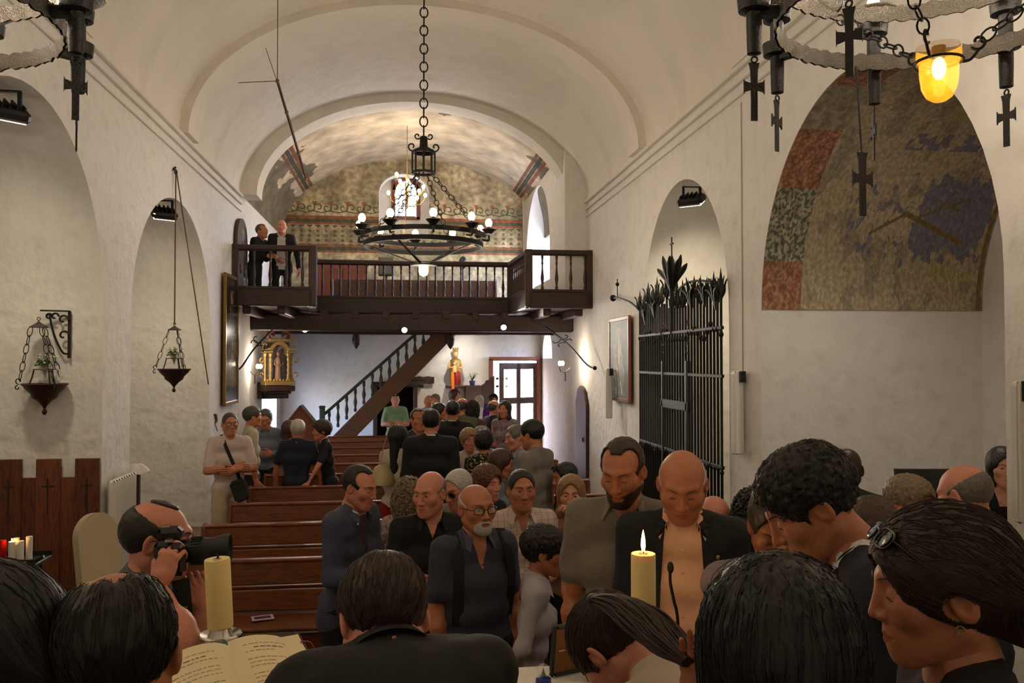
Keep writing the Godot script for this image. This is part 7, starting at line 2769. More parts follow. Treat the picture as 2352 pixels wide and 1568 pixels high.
# two-bone reach: elbow for a wrist target
func reach(sj: Vector3, target: Vector3, l1: float, l2: float, pole: Vector3) -> Array:
	var d := target - sj
	var L := clampf(d.length(), absf(l1 - l2) + 0.01, l1 + l2 - 0.002)
	var dir := d.normalized()
	var a := (l1 * l1 - l2 * l2 + L * L) / (2.0 * L)
	var h := sqrt(maxf(l1 * l1 - a * a, 0.0))
	var side := (pole - dir * pole.dot(dir)).normalized()
	return [sj + dir * a + side * h, sj + dir * L]

func shirt_collar(P: Dictionary, w := 0.034, pt := 0.035, rad := 0.068) -> MB:
	var b := MB.new()
	var t := Transform3D(P.R2, P.nb)
	var k: float = P.hs * (0.88 if P.get("fem", false) else 1.0)
	var open: float = P.get("collar_open", 38.0)
	b.surf(func(u, v):
		var ph := deg_to_rad(lerpf(-180.0 + open, 180.0 - open, u))
		var front := pow(absf(u - 0.5) * 2.0, 3.0)
		var r := rad * k
		var y := -0.012 + 0.0 * front
		if v < 0.5:
			y = lerpf(-0.02, w * (1.0 - 0.45 * front), v * 2.0)
			r += 0.004 * v
		else:
			var q: float = (v - 0.5) * 2.0
			y = lerpf(w * (1.0 - 0.45 * front), -0.008 - pt * front, q)
			r += 0.003 + (0.014 + 0.028 * front) * q
		var fwd := 0.012 * front + 0.006
		return t * Vector3(sin(ph) * r, y - 0.022 * front, -cos(ph) * r * 0.92 + fwd), 36, 10)
	return b

func add_glasses(P: Dictionary, root: Node3D, hx: Transform3D, kind: String) -> void:
	var b := MB.new()
	var up := 0.0
	var hx2 := hx
	if kind == "on_head":
		hx2 = hx * Transform3D(rx(-48), Vector3(0, 0.020, 0.018))
	for s in [-1.0, 1.0]:
		var pts := PackedVector3Array()
		for i in 20:
			var an := TAU * i / 20.0
			var ex := signf(cos(an)) * pow(absf(cos(an)), 0.6) * 0.024
			var ey := signf(sin(an)) * pow(absf(sin(an)), 0.6) * 0.0165
			pts.append(hx2 * Vector3(s * 0.034 + ex, 0.004 + ey + up, 0.1045 - absf(s * 0.034 + ex) * 0.16))
		b.tube(pts, 0.0021 if kind != "thin" else 0.0012, 5, true)
		b.tube(PackedVector3Array([hx2 * Vector3(s * 0.058, 0.009, 0.096), hx2 * Vector3(s * 0.077, 0.010, 0.06), hx2 * Vector3(s * 0.081, 0.010, -0.005), hx2 * Vector3(s * 0.08, -0.006, -0.025)] if kind != "on_head" else [hx2 * Vector3(s * 0.058, 0.009, 0.096), hx2 * Vector3(s * 0.080, 0.010, 0.06), hx2 * Vector3(s * 0.088, 0.010, 0.01)]), 0.0021 if kind != "thin" else 0.0013, 5)
	b.tube(PackedVector3Array([hx2 * Vector3(-0.011, 0.010, 0.105), hx2 * Vector3(0, 0.012, 0.108), hx2 * Vector3(0.011, 0.010, 0.105)]), 0.002, 5)
	var g := obj("glasses" if kind != "on_head" else "sunglasses", b, std(Color(0.05, 0.045, 0.04), 0.3), root)
	for s in [-1.0, 1.0]:
		var c := hx2 * Vector3(s * 0.034, 0.004, 0.099)
		b = MB.new()
		b.ball(c, Vector3(0.0225, 0.0155, 0.0015), 14, hx2.basis.orthonormalized())
		obj("lens", b, M.clear if kind in ["glasses", "thin"] else std(Color(0.03, 0.03, 0.035), 0.1), g)

func build_person(P: Dictionary) -> void:
	var root := thing("person", P.label, "person", P.root, P.get("yaw", 0.0), P.get("group", ""))
	var H: float = P.H
	var fem: bool = P.get("fem", false)
	var Hb: Basis = P.Hb
	var sc: Vector3 = Vector3(P.get("hw", 1.0), 1.0, 1.0) * P.hs
	var hx := Transform3D(Hb * Basis.from_scale(sc), P.hc)
	var st := SurfaceTool.new()
	st.begin(Mesh.PRIMITIVE_TRIANGLES)
	var hm: String = P.get("head", "lo")
	st.append_from(tmpl[("f_" if fem else "m_") + hm], 0, hx)
	var sk := net_mesh(P.net, [0])
	if sk:
		st.append_from(sk, 0, Transform3D.IDENTITY)
	for k in 2:
		var h: Array = P.hands[k]
		var kind: String = P.get("hand", ["relax", "relax"])[k]
		if kind == "": continue
		var y: Vector3 = h[1]
		if P.has("hdir") and P.hdir[k] is Vector3: y = P.hdir[k].normalized()
		var z := Vector3(-h[2], 0, 0.25)
		if P.has("palm") and P.palm[k] is Vector3: z = P.palm[k]
		z = (z - y * z.dot(y)).normalized()
		var x := y.cross(z)
		var hb := Basis(x, y, z)
		var hsz: float = (0.98 if not fem else 0.86) * H / 1.72
		var me: ArrayMesh = tmpl["hand_" + kind] if h[2] < 0.0 else tmpl["handl_" + kind]
		st.append_from(me, 0, Transform3D(hb * Basis.from_scale(Vector3.ONE * hsz), h[0] + y * 0.012))
	var core := MB.new()     # unseen thin tubes inside the clothes, added to join head and hands
	core.use_col = true
	core.use_uv = false
	core.tube(PackedVector3Array([P.piv, P.nb, P.chest, P.P0]), 0.03, 6)
	for k in 2:
		core.tube(PackedVector3Array([P.chest, P["shoulder%d" % k], P["elbow%d" % k], P["wrist%d" % k]]), 0.016, 6)
	st.append_from(core.mesh(), 0, Transform3D.IDENTITY)
	var skm := skin_mat(P.get("skin", "fair"))
	inst("body", st.commit(), skm, root)
	# clothes
	var cm := cloth_mat(P.get("top", gray(0.5)), P.get("fab", "plain"))
	var tm := net_mesh(P.net, [1])
	if tm: inst(P.get("top_name", "jacket" if P.get("jacket", false) else "shirt"), tm, cm, root)
	tm = net_mesh(P.net, [2])
	if tm: inst(P.get("bottom_kind", "trousers"), tm, cloth_mat(P.get("bottom", Color(0.10, 0.10, 0.12))), root)
	tm = net_mesh(P.net, [3])
	if tm: inst("shoes", tm, M.black, root)
	tm = net_mesh(P.net, [4])
	if tm: inst("shirt", tm, cloth_mat(P.get("inner", gray(0.9))), root)
	# hair, brows, eyes
	var hs: String = P.get("hair", "short")
	var hcol: String = P.get("hcol", "dark")
	if hs != "none":
		var ho := inst("hair", tmpl["hair_" + hs], hair_mat(hcol), root)
		ho.transform = hx
		if P.get("strands", 0) > 0:
			strands(P, ho, hs, hcol)
	if P.get("face", true):
		var b: MB
		var bc: String = hcol if hcol in ["black", "dark", "brown", "chestnut", "salt"] else ("brown" if hcol in ["blond", "ash", "red"] else "salt")
		for s in [-1.0, 1.0]:
			b = MB.new()
			b.tube(PackedVector3Array([hx * Vector3(s * 0.013, 0.026, 0.0985), hx * Vector3(s * 0.024, 0.031, 0.0955), hx * Vector3(s * 0.036, 0.0325, 0.0875), hx * Vector3(s * 0.049, 0.027, 0.0735)]), PackedFloat32Array([0.0026, 0.0033, 0.0028, 0.0014]) if not fem else PackedFloat32Array([0.0012, 0.002, 0.0018, 0.001]), 6, false, 0.7)
			obj("eyebrow", b, hair_mat(bc), root)
		var eo := hm == "open"
		for s in [-1.0, 1.0]:
			b = MB.new()
			b.use_col = true
			if eo:
				b.col = Color(0.55, 0.50, 0.46)
				b.ball(hx * Vector3(s * 0.031, 0.005, 0.0765), Vector3.ONE * 0.0122 * P.hs, 14)
				b.col = Color(0.06, 0.035, 0.02)
				var gz: Vector3 = P.get("gaze", Vector3(0, -0.05, 1))
				b.ball(hx * (Vector3(s * 0.031, 0.005, 0.0765) + gz.normalized() * 0.0070), Vector3.ONE * 0.0062 * P.hs, 10)
			b.col = Color(0.05, 0.035, 0.03)
			var ly := 0.0090 if eo else 0.001
			var lz := 0.0 if eo else 0.0012
			b.tube(PackedVector3Array([hx * Vector3(s * 0.0185, ly - 0.004, 0.0845 + lz), hx * Vector3(s * 0.025, ly - 0.0005, 0.0885 + lz), hx * Vector3(s * 0.033, ly, 0.0890 + lz), hx * Vector3(s * 0.0435, ly - 0.0045, 0.0822 + lz)]), 0.0014 if not fem else 0.0017, 5)
			obj("eye", b, eye_mat(), root)
	if P.has("beard"):
		var bo := inst("beard", tmpl[P.beard[0]], hair_mat(P.beard[1]), root)
		bo.transform = hx
	if P.has("specs"):
		add_glasses(P, root, hx, P.specs)
	# collar and front
	if P.has("collar"):
		obj("collar", shirt_collar(P, P.get("collar_h", 0.034), P.get("collar_pt", 0.035)), cloth_mat(P.collar), root)
	var fld: Body = P.field
	if P.has("lapel"):
		for s in [-1.0, 1.0]:
			var dp: float = P.vn[0]
			var pts := []
			var nr := []
			for i in 5:
				var t := i / 4.0
				pts.append([s * (lerpf(P.vn[1], P.vn[2], t) + 0.022), fld.sh + 0.03 - dp * t, 1.0])
			var dr := drape(P, pts, 0.006)
			for p in dr: nr.append((fld.tinv.affine_inverse().basis * Vector3(s * 0.35, 0.1, 1)).normalized())
			var b := MB.new()
			ribbon(b, dr, nr, 0.058, 0.008)
			obj("lapel", b, cloth_mat(P.lapel), root)
		var jc := shirt_collar(P, 0.022, 0.018, 0.078)
		obj("jacket_collar", jc, cloth_mat(P.lapel), root)
	if P.has("tie"):
		var pts := []
		var nr := []
		for i in 6:
			pts.append([0.0, fld.sh - 0.005 - i * 0.062, 1.0])
		var dr := drape(P, pts, 0.006)
		for p in dr: nr.append(fld.tinv.affine_inverse().basis * Vector3(0, 0, 1))
		var b := MB.new()
		ribbon(b, dr, nr, 0.062, 0.008)
		obj("tie", b, cloth_mat(P.tie), root)
	if P.has("buttons"):
		var pts := []
		for i in 5:
			pts.append([0.0, fld.sh - P.get("btn0", 0.07) - i * 0.075, 1.0])
		var b := MB.new()
		for p in drape(P, pts, 0.002):
			b = MB.new()
			b.ball(p, Vector3(0.0055, 0.0055, 0.002), 10, P.R)
			obj("button", b, cloth_mat(P.buttons), root)
	if P.has("straps"):     # each: [colour, width, points in the torso frame]
		for sp in P.straps:
			var dr := drape(P, sp[2], 0.006)
			var nr := []
			for i in sp[2].size():
				var q: Array = sp[2][i]
				nr.append((fld.tinv.affine_inverse().basis * (Vector3(q[0], 0.9, q[2] * 0.3) if q.size() > 3 else Vector3(q[0] * 2.0, 0.0, q[2]))).normalized())
			var b := MB.new()
			ribbon(b, dr, nr, sp[1], 0.005)
			obj("strap", b, cloth_mat(sp[0]), root)
	if P.has("band"):       # [arm, colour, width, fraction along the forearm]
		for bd in P.band:
			var e: Vector3 = P["elbow%d" % bd[0]]
			var w: Vector3 = P["wrist%d" % bd[0]]
			var b := MB.new()
			var y := (w - e).normalized()
			var x := y.cross(Vector3(0.3, 0.2, 1)).normalized()
			b.lathe([Vector2(bd[4], -bd[2] * 0.5), Vector2(bd[4] + 0.003, -bd[2] * 0.4), Vector2(bd[4] + 0.003, bd[2] * 0.4), Vector2(bd[4], bd[2] * 0.5)], Transform3D(Basis(x, y, x.cross(y)), e.lerp(w, bd[3])), 20)
			obj(bd[5], b, std(bd[1], 0.5), root)
	if P.has("pin"):
		var dr := drape(P, [P.pin], 0.004)
		var b := MB.new()
		b.ball(dr[0], Vector3(0.007, 0.009, 0.003), 10)
		obj("lapel_pin", b, M.gold, root)
	if P.has("tail"):
		tail(P, root, hcol)
	if P.has("earring"):
		var b := MB.new()
		for s in [-1.0, 1.0]:
			b = MB.new()
			b.ring(hx * Vector3(s * 0.082, -0.042, 0.004), Hb * ry(90), 0.006, 0.0012, 12, 5)
			obj("earring", b, M.gold, root)
	P.net = {}
	P.node = root
	P.hx = hx

# single strands that follow the hair surface
func strands(P: Dictionary, ho: MeshInstance3D, style: String, hcol: String) -> void:
	var f := Hair.new(style)
	var arr: Array = tmpl["hair_" + style].surface_get_arrays(0)
	var v: PackedVector3Array = arr[Mesh.ARRAY_VERTEX]
	var rng := RandomNumberGenerator.new()
	rng.seed = 40 + P.get("seed", 1)
	var b := MB.new()
	b.use_col = true
	var crown := Vector3(0.0, 0.125, -0.035)
	for i in int(P.strands):
		var p: Vector3 = v[rng.randi() % v.size()]
		var pts := PackedVector3Array()
		var rr := PackedFloat32Array()
		var ln := 0.008 + rng.randf() * 0.006
		if style in ["short", "thin", "wavy", "buzz"]:
			ln = 0.004 + rng.randf() * 0.003
		var jit := Vector3(rng.randf() - 0.5, rng.randf() - 0.5, rng.randf() - 0.5) * 0.25
		var lift := 0.0005 + rng.randf() * 0.0012
		for s in 8:
			var n := f.grad(p)
			p -= n * (f.val(p) - lift)
			pts.append(p)
			rr.append(0.0009 * (1.0 - s / 9.0))
			var d: Vector3
			if style == "pony" and p.z > -0.12:
				d = Vector3(0, 0.085, -0.12) - p
			elif style == "cap":
				d = Vector3(0, 0.085, -0.13) - p
			elif style == "tied" and p.y > -0.02:
				d = Vector3(0, -0.03, -0.12) - p
			elif style in ["short", "wavy"]:
				d = (p - crown) * Vector3(1, 1, 1) + Vector3(0.03, -0.03, 0.0)
			else:
				d = (p - crown) * Vector3(1.0, 1.0, 1.0) + Vector3(0, -0.12, 0)
			d = (d.normalized() + jit)
			d = (d - n * d.dot(n)).normalized()
			p += d * ln
		var k := 0.8 + rng.randf() * 1.1
		b.col = Color(k, k * 0.97, k * 0.93)
		b.tube(pts, rr, 3)
	if b.v.size():
		obj("strands", b, hair_mat(hcol), ho).set_meta("kind", "stuff")

# loose tail of hair along a path: [world point, spread]
func tail(P: Dictionary, root: Node3D, hcol: String) -> void:
	var inv: Transform3D = Transform3D(P.yawb, P.root).affine_inverse()
	var rng := RandomNumberGenerator.new()
	rng.seed = 77
	var b := MB.new()
	b.use_col = true
	for i in 260:
		var a := rng.randf() * TAU
		var r := sqrt(rng.randf())
		var pts := []
		for q in P.tail:
			pts.append(inv * ((q[0] as Vector3) + Vector3(cos(a) * r, sin(a) * r * 0.6, sin(a) * r * 0.4) * q[1] + Vector3(rng.randf() - 0.5, rng.randf() - 0.5, rng.randf() - 0.5) * q[1] * 0.35))
		var k := 0.7 + rng.randf() * 0.9
		b.col = Color(k, k * 0.97, k * 0.93)
		b.tube(curve3(pts, 5), 0.0026, 4)
	obj("ponytail", b, hair_mat(hcol), root).set_meta("kind", "stuff")
	b = MB.new()
	b.ball(inv * (P.tail[0][0] as Vector3), Vector3(0.016, 0.012, 0.016), 10)
	obj("hair_clip", b, M.black, root)

func run_people() -> void:
	people_pics()
	var t0 := Time.get_ticks_msec()
	make_templates()
	for P in folk:
		solve(P)
		P.field = body_field(P)
	var gid := WorkerThreadPool.add_group_task(person_job, folk.size())
	WorkerThreadPool.wait_for_group_task_completion(gid)
	for P in folk:
		build_person(P)

func who(label: String, px: float, py: float, zc: float, yaw: float, d: Dictionary) -> Dictionary:
	d.label = label
	d.crown = at(px, py, zc)
	for it in 4:      # stands in the gap between two rows when among the pews
		var c: Vector3 = d.crown
		var left := c.x > -1.9 and c.x < -0.12
		if c.z > -5.6 or c.z < -16.4 or d.get("floor", 0.0) != 0.0 or not (left or (c.x > 0.72 and c.x < 2.4)):
			break
		var rows := [6.95, 8.12, 9.22, 10.30, 11.36, 12.43, 13.53, 14.63, 15.68]
		var best: float = rows[0]
		for r in rows:
			if absf(r + (0.0 if left else 0.1) + c.z) < absf(best + c.z):
				best = r + (0.0 if left else 0.1)
		zc *= -best / c.z
		d.crown = at(px, py, zc)
	d.yaw = yaw
	d.seed = folk.size() + 1
	if not d.has("cell"):
		d.cell = 0.0115 if zc < 3.3 else (0.0145 if zc < 6.0 else (0.019 if zc < 10.0 else 0.024))
	folk.append(d)
	return d

func suit(c: Color, inner: Color, d: Dictionary, closed := true) -> Dictionary:
	d.jacket = true
	d.sleeve = "long"
	d.top = c
	d.lapel = c
	d.inner = inner
	d.collar = inner
	d.vn = [0.34, 0.062, 0.008, 4] if closed else [0.62, 0.070, 0.105, 4]
	d.hand = d.get("hand", ["relax", "relax"])
	return d

func list_folk() -> void:
	var navy := Color(0.115, 0.125, 0.185)
	var black := Color(0.085, 0.082, 0.080)
	# ---- near side of the altar
	who("woman with black hair at the lower left corner, seen from the side", -25, 1288, 1.2, -110, {"floor": 0.45, "fem": true, "hair": "tied", "hcol": "black", "top": black, "sleeve": "long", "skin": "tan", "head": "closed", "earring": true, "strands": 500, "bottom": black, "hs": 0.98})
	who("man with thinning dark hair seen from behind at the lower left", 266, 1312, 1.2, 196, {"floor": 0.45, "hair": "thin", "hcol": "dark", "top": black, "sleeve": "long", "skin": "olive", "face": false, "head": "closed", "hp": 16, "strands": 1500, "hw": 1.0, "hs": 1.0})
	who("man in a black jacket bending over the altar, seen from behind", 884, 1268, 1.74, 190, suit(black, black, {"floor": 0.45, "lean": 44, "hunch": 22, "hp": 42, "hy": 8, "hr": 4, "hair": "short", "hcol": "brown", "skin": "rosy", "face": false, "head": "closed", "strands": 1500, "hw": 1.03, "hs": 1.03, "arms": ["write", "write"], "bottom": black, "sw": 1.06, "neck": 0.012}))
	who("woman with a brown ponytail in a cream top bending over the altar", 1412, 1358, 1.76, 214, {"floor": 0.45, "h": 1.72, "fem": true, "lean": 80, "hunch": -8, "hp": 66, "hr": -8, "hs": 0.9, "tail": [[at(1364, 1376, 1.70), 0.012], [at(1420, 1386, 1.66), 0.03], [at(1480, 1425, 1.58), 0.04], [at(1535, 1480, 1.50), 0.035], [at(1580, 1520, 1.44), 0.012]], "hair": "cap", "hcol": "brown", "skin": "rosy", "head": "closed", "top": Color(0.80, 0.74, 0.66), "sleeve": "long", "arms": ["write", "write"], "bottom": black, "strands": 1300, "collar": Color(0.80, 0.74, 0.66), "collar_pt": 0.0, "collar_open": 30.0, "straps": [[Color(0.16, 0.16, 0.17), 0.026, [[0.105, 0.22, -1.0], [0.105, 0.40, -1.0], [0.10, 0.53, 0.0, 1], [0.10, 0.42, 1.0], [0.10, 0.25, 1.0]]]]})
	who("woman with long straight black hair seen from behind before the altar", 1792, 1272, 1.16, 158, {"floor": 0.45, "fem": true, "hair": "longer", "hcol": "black", "skin": "tan", "face": false, "head": "closed", "hp": 10, "top": black, "sleeve": "long", "strands": 2200, "hs": 1.1, "hw": 1.06, "reach0": at(1600, 1640, 1.45), "hand": ["flat", "relax"], "hdir": [Vector3(0, 1, -0.1), null], "palm": [Vector3(0.3, 0, -1), null]})
	who("young woman in profile with sunglasses pushed up on her brown hair", 2180, 1152, 1.27, -108, {"floor": 0.45, "fem": true, "hair": "tied", "hcol": "brown", "skin": "tan", "head": "closed", "hp": 8, "top": black, "sleeve": "long", "specs": "on_head", "earring": true, "strands": 2200, "hs": 0.94, "bottom": black})
	who("man in a navy suit and white shirt leaning in, seen in profile", 1872, 1010, 1.84, -104, suit(navy, gray(0.90), {"floor": 0.45, "lean": 8, "hunch": 14, "hp": 34, "hair": "wavy", "hcol": "dark", "skin": "tan", "head": "closed", "strands": 1200, "collar_open": 50.0, "hs": 0.95, "bottom": navy}))
	who("man in a lavender blazer behind the man in navy, hand raised", 1788, 1100, 2.42, -8, suit(Color(0.42, 0.40, 0.48), gray(0.88), {"floor": 0.3, "hp": 22, "hy": -16, "hair": "short", "hcol": "dark", "skin": "brown", "head": "closed", "fab": "melange", "reach0": at(1795, 1300, 2.3), "hand": ["grip", "relax"], "hdir": [Vector3(0.2, 1, 0.1), null]}))
	who("man stooping with a camera at his eye on the left", 352, 1150, 2.62, 96, {"floor": 0.3, "lean": 14, "hunch": 8, "hp": 6, "hair": "tuft", "hcol": "dark", "skin": "rosy", "head": "closed", "specs": "thin", "top": Color(0.055, 0.06, 0.075), "sleeve": "short", "collar": Color(0.38, 0.37, 0.40), "reach0": at(366, 1345, 2.46), "reach1": at(462, 1382, 2.66), "pole0": Vector3(-0.2, -1, -0.8), "pole1": Vector3(0.6, -1, 0.0), "hand": ["grip", "grip"], "hdir": [Vector3(0.1, 1, 0.3), Vector3(-0.3, 0.9, -0.2)], "palm": [Vector3(1, 0, 0.4), Vector3(-1, 0.3, 0.2)], "bottom": Color(0.07, 0.075, 0.11)})
	# ---- behind the altar, facing the camera
	who("bald man in a navy blazer and peach shirt looking down behind the candle", 1567, 1032, 2.97, -20, suit(Color(0.10, 0.10, 0.13), Color(0.96, 0.76, 0.62), {"floor": 0.3, "hp": 24, "hair": "bald", "hcol": "white", "skin": "tan", "head": "closed", "collar_open": 44.0, "buttons": Color(0.9, 0.8, 0.7), "btn0": 0.10, "pin": [0.125, 0.40, 1.0], "hw": 1.04, "girth": 1.06, "sw": 1.04}, false))
	who("dark haired bearded man in a grey knit polo shirt looking down", 1432, 1002, 3.2, -22, {"floor": 0.3, "hp": 20, "hy": -10, "hair": "rec", "hcol": "brown", "skin": "tan", "head": "closed", "beard": ["beard", "stubble"], "top": Color(0.50, 0.47, 0.42), "fab": "melange", "collar": Color(0.50, 0.47, 0.42), "collar_open": 46.0, "vn": [0.13, 0.055, 0.0, 0], "girth": 1.05, "sw": 1.06})
	who("bald head just showing above the shoulder of the man in the navy blazer", 1640, 1138, 3.9, 170, {"hair": "none", "skin": "rosy", "face": false, "top": Color(0.3, 0.3, 0.34)})
	who("woman with curly black hair half hidden behind the lavender blazer", 1742, 1115, 3.75, 30, {"fem": true, "hair": "curly", "hcol": "black", "skin": "tan", "top": black, "sleeve": "long"})
	who("short woman with dark cropped hair and a white blouse, turned right", 1243, 1200, 4.05, 82, {"fem": true, "lean": 6, "hp": 6, "hair": "spiky", "hcol": "dark", "skin": "tan", "head": "closed", "specs": "glasses", "top": Color(0.70, 0.67, 0.70), "sleeve": "long", "collar": Color(0.72, 0.69, 0.72), "collar_pt": 0.05, "cell": 0.012, "hw": 1.02, "bottom": Color(0.28, 0.27, 0.30), "arms": ["back", "down"]})
	who("bald man with white goatee, glasses and a dark denim shirt smiling", 1092, 1112, 4.2, 22, {"hair": "bald", "hcol": "white", "skin": "tan", "head": "open", "specs": "glasses", "beard": ["goatee", "white"], "top": Color(0.29, 0.31, 0.39), "fab": "speck", "collar": Color(0.30, 0.32, 0.40), "vn": [0.20, 0.055, 0.0, 0], "girth": 1.24, "sw": 1.08, "cell": 0.012, "hw": 1.06, "straps": [[black, 0.055, [[-0.145, 0.10, 1.0], [-0.145, 0.30, 1.0], [-0.135, 0.44, 1.0], [-0.13, 0.54, 0.0, 1]]], [black, 0.055, [[0.165, 0.10, 1.0], [0.165, 0.30, 1.0], [0.15, 0.44, 1.0], [0.145, 0.54, 0.0, 1]]]]})
	who("bald older man in a black polo with folded arms glancing left", 990, 1082, 4.6, 4, {"hy": -36, "hp": 6, "hair": "bald", "hcol": "grey", "skin": "rosy", "head": "open", "top": Color(0.055, 0.058, 0.07), "collar": Color(0.055, 0.058, 0.07), "vn": [0.14, 0.05, 0.0, 0], "arms": ["fold", "fold2"], "hand": ["relax", "relax"], "girth": 1.14})
	who("man in a white checked shirt with a turquoise wristband", 1197, 1077, 5.0, 4, {"hair": "buzz", "hcol": "dark", "skin": "tan", "head": "open", "top": Color(0.80, 0.73, 0.69), "fab": "check", "collar": Color(0.82, 0.76, 0.73), "vn": [0.17, 0.055, 0.0, 0], "arms": ["low", "low"], "girth": 1.08, "sw": 1.05, "band": [[0, Color(0.15, 0.62, 0.58), 0.03, 0.86, 0.027, "wristband"]]})
	who("woman with long blond hair raising a hand to her mouth", 1312, 1088, 5.25, -14, {"fem": true, "hair": "long", "hcol": "blond", "skin": "fair", "head": "open", "top": Color(0.62, 0.45, 0.38), "sleeve": "none", "arms": ["down", "face"], "hand": ["relax", "grip"], "reach1": at(1318, 1196, 5.02)})
	who("man with white cropped hair and dark wraparound sunglasses", 1055, 1076, 5.35, -34, {"hy": -12, "hp": 18, "hair": "buzz", "hcol": "white", "skin": "rosy", "specs": "dark", "top": Color(0.5, 0.5, 0.5)})
	who("smiling woman with short auburn hair and a dark cardigan", 1117, 1064, 5.75, 38, {"fem": true, "hair": "set", "hcol": "red", "skin": "rosy", "head": "open", "top": black, "sleeve": "long"})
	who("woman with frizzy grey blond hair in a pink flowered blouse", 938, 1092, 5.5, 166, {"fem": true, "hair": "curly", "hcol": "ash", "skin": "rosy", "face": false, "top": Color(0.85, 0.75, 0.72), "fab": "print", "arms": ["hip", "hip"], "bottom": Color(0.55, 0.5, 0.45)})
	who("man in a grey blue suit and tie turned to the right", 822, 1066, 4.8, 58, suit(Color(0.28, 0.30, 0.385), Color(0.86, 0.86, 0.90), {"lean": 7, "hp": 14, "hair": "rec", "hcol": "dark", "skin": "rosy", "head": "closed", "tie": Color(0.30, 0.20, 0.24), "arms": ["hold", "hold"], "hand": ["fist", "grip"], "bottom": Color(0.10, 0.105, 0.13), "cell": 0.0125}))
	# ---- left side of the nave
	who("man in a white T-shirt and shorts with folded arms by the left wall", 528, 947, 8.4, 24, {"hair": "buzz", "hcol": "salt", "skin": "tan", "head": "open", "specs": "glasses", "top": Color(0.80, 0.73, 0.70), "arms": ["fold", "fold2"], "bottom": Color(0.76, 0.69, 0.58), "bottom_kind": "shorts", "girth": 1.05, "cell": 0.016, "band": [[0, Color(0.18, 0.20, 0.22), 0.035, 0.8, 0.026, "watch"]], "straps": [[black, 0.035, [[-0.08, 0.53, 0.0, 1], [-0.06, 0.45, 1.0], [0.0, 0.30, 1.0], [0.06, 0.16, 1.0], [0.11, 0.02, 1.0]]]]})
	who("grey haired man in a cream polo shirt with his back half turned", 578, 932, 9.9, 108, {"hair": "short", "hcol": "salt", "skin": "tan", "top": Color(0.72, 0.68, 0.58), "collar": Color(0.70, 0.66, 0.56)})
	who("man in a pale blue grey shirt looking down at his hands", 610, 938, 11.3, 4, {"hp": 16, "hair": "short", "hcol": "salt", "skin": "tan", "specs": "thin", "top": Color(0.42, 0.44, 0.50), "sleeve": "long", "collar": Color(0.42, 0.44, 0.50), "arms": ["hold", "hold"]})
	who("woman with long chestnut hair beside the gabled stand", 664, 964, 10.7, 150, {"fem": true, "hair": "long", "hcol": "chestnut", "skin": "tan", "face": false, "top": Color(0.5, 0.40, 0.30)})
	who("white haired man in a navy polo seen from behind", 684, 962, 9.85, 172, {"lean": 6, "hair": "short", "hcol": "white", "skin": "tan", "face": false, "top": Color(0.085, 0.115, 0.20), "collar": Color(0.085, 0.115, 0.20), "girth": 1.14, "sw": 1.05, "arms": ["side", "side"], "bottom": black})
	who("woman with short brown hair and a dark blouse leaning on a pew", 741, 962, 9.6, -72, {"fem": true, "lean": 10, "hair": "set", "hcol": "brown", "skin": "rosy", "top": Color(0.085, 0.085, 0.14), "arms": ["down", "reach"]})
	# ---- the crowd in the aisle
	who("woman with long black hair, white blouse and red trousers", 914, 974, 8.2, 150, {"fem": true, "hair": "longer", "hcol": "black", "skin": "tan", "face": false, "top": Color(0.78, 0.73, 0.68), "bottom": Color(0.62, 0.04, 0.05), "arms": ["hip", "hold"]})
	who("man in a black suit with a white collar seen from behind", 990, 938, 7.9, 172, suit(black, gray(0.9), {"hair": "short", "hcol": "black", "skin": "rosy", "face": false, "sw": 1.08, "bottom": black}))
	who("smiling man with receding hair facing the man in the black suit", 960, 937, 9.0, 20, {"hair": "rec", "hcol": "brown", "skin": "tan", "head": "open", "top": Color(0.20, 0.22, 0.30), "collar": Color(0.22, 0.24, 0.32), "sleeve": "long"})
	who("man in a dark grey suit seen from behind in the aisle", 1040, 919, 10.2, 176, suit(Color(0.10, 0.10, 0.105), gray(0.85), {"hair": "short", "hcol": "black", "skin": "tan", "face": false, "sw": 1.08, "bottom": black}))
	who("woman with dark bobbed hair and a pink top in the aisle", 1008, 924, 11.6, 70, {"fem": true, "hair": "bob", "hcol": "dark", "skin": "tan", "top": Color(0.75, 0.45, 0.50)})
	who("woman with loose brown hair and a green top below the statue", 1044, 893, 15.6, 60, {"fem": true, "hair": "long", "hcol": "chestnut", "skin": "fair", "top": Color(0.10, 0.35, 0.26)})
	who("grey haired man in a pale blue shirt near the doorway", 1000, 904, 15.0, -20, {"hair": "short", "hcol": "grey", "skin": "tan", "top": Color(0.55, 0.62, 0.75)})
	who("bald man half hidden behind the grey haired man near the doorway", 986, 907, 16.0, -50, {"hair": "bald", "hcol": "grey", "skin": "rosy", "top": Color(0.5, 0.52, 0.5)})
	who("bald man in an olive shirt in the aisle crowd", 1062, 914, 11.9, 150, {"hair": "bald", "hcol": "salt", "skin": "tan", "face": false, "top": Color(0.34, 0.36, 0.24)})
	who("woman with curly dark hair and bare shoulders in the aisle", 1085, 918, 11.0, 160, {"fem": true, "hair": "curly", "hcol": "dark", "skin": "tan", "face": false, "sleeve": "none", "top": Color(0.35, 0.22, 0.20), "hs": 0.9})
	who("white haired woman in a white dress standing in the sunlight", 1101, 907, 16.9, 150, {"fem": true, "floor": -0.15, "hair": "bob", "hcol": "white", "skin": "fair", "face": false, "top": Color(0.92, 0.90, 0.88), "bottom": Color(0.92, 0.90, 0.88), "bottom_kind": "skirt"})
	who("bald man in a navy polo beside the woman in the flowered dress", 1134, 919, 12.4, 120, {"hair": "bald", "hcol": "salt", "skin": "tan", "top": Color(0.09, 0.10, 0.17)})
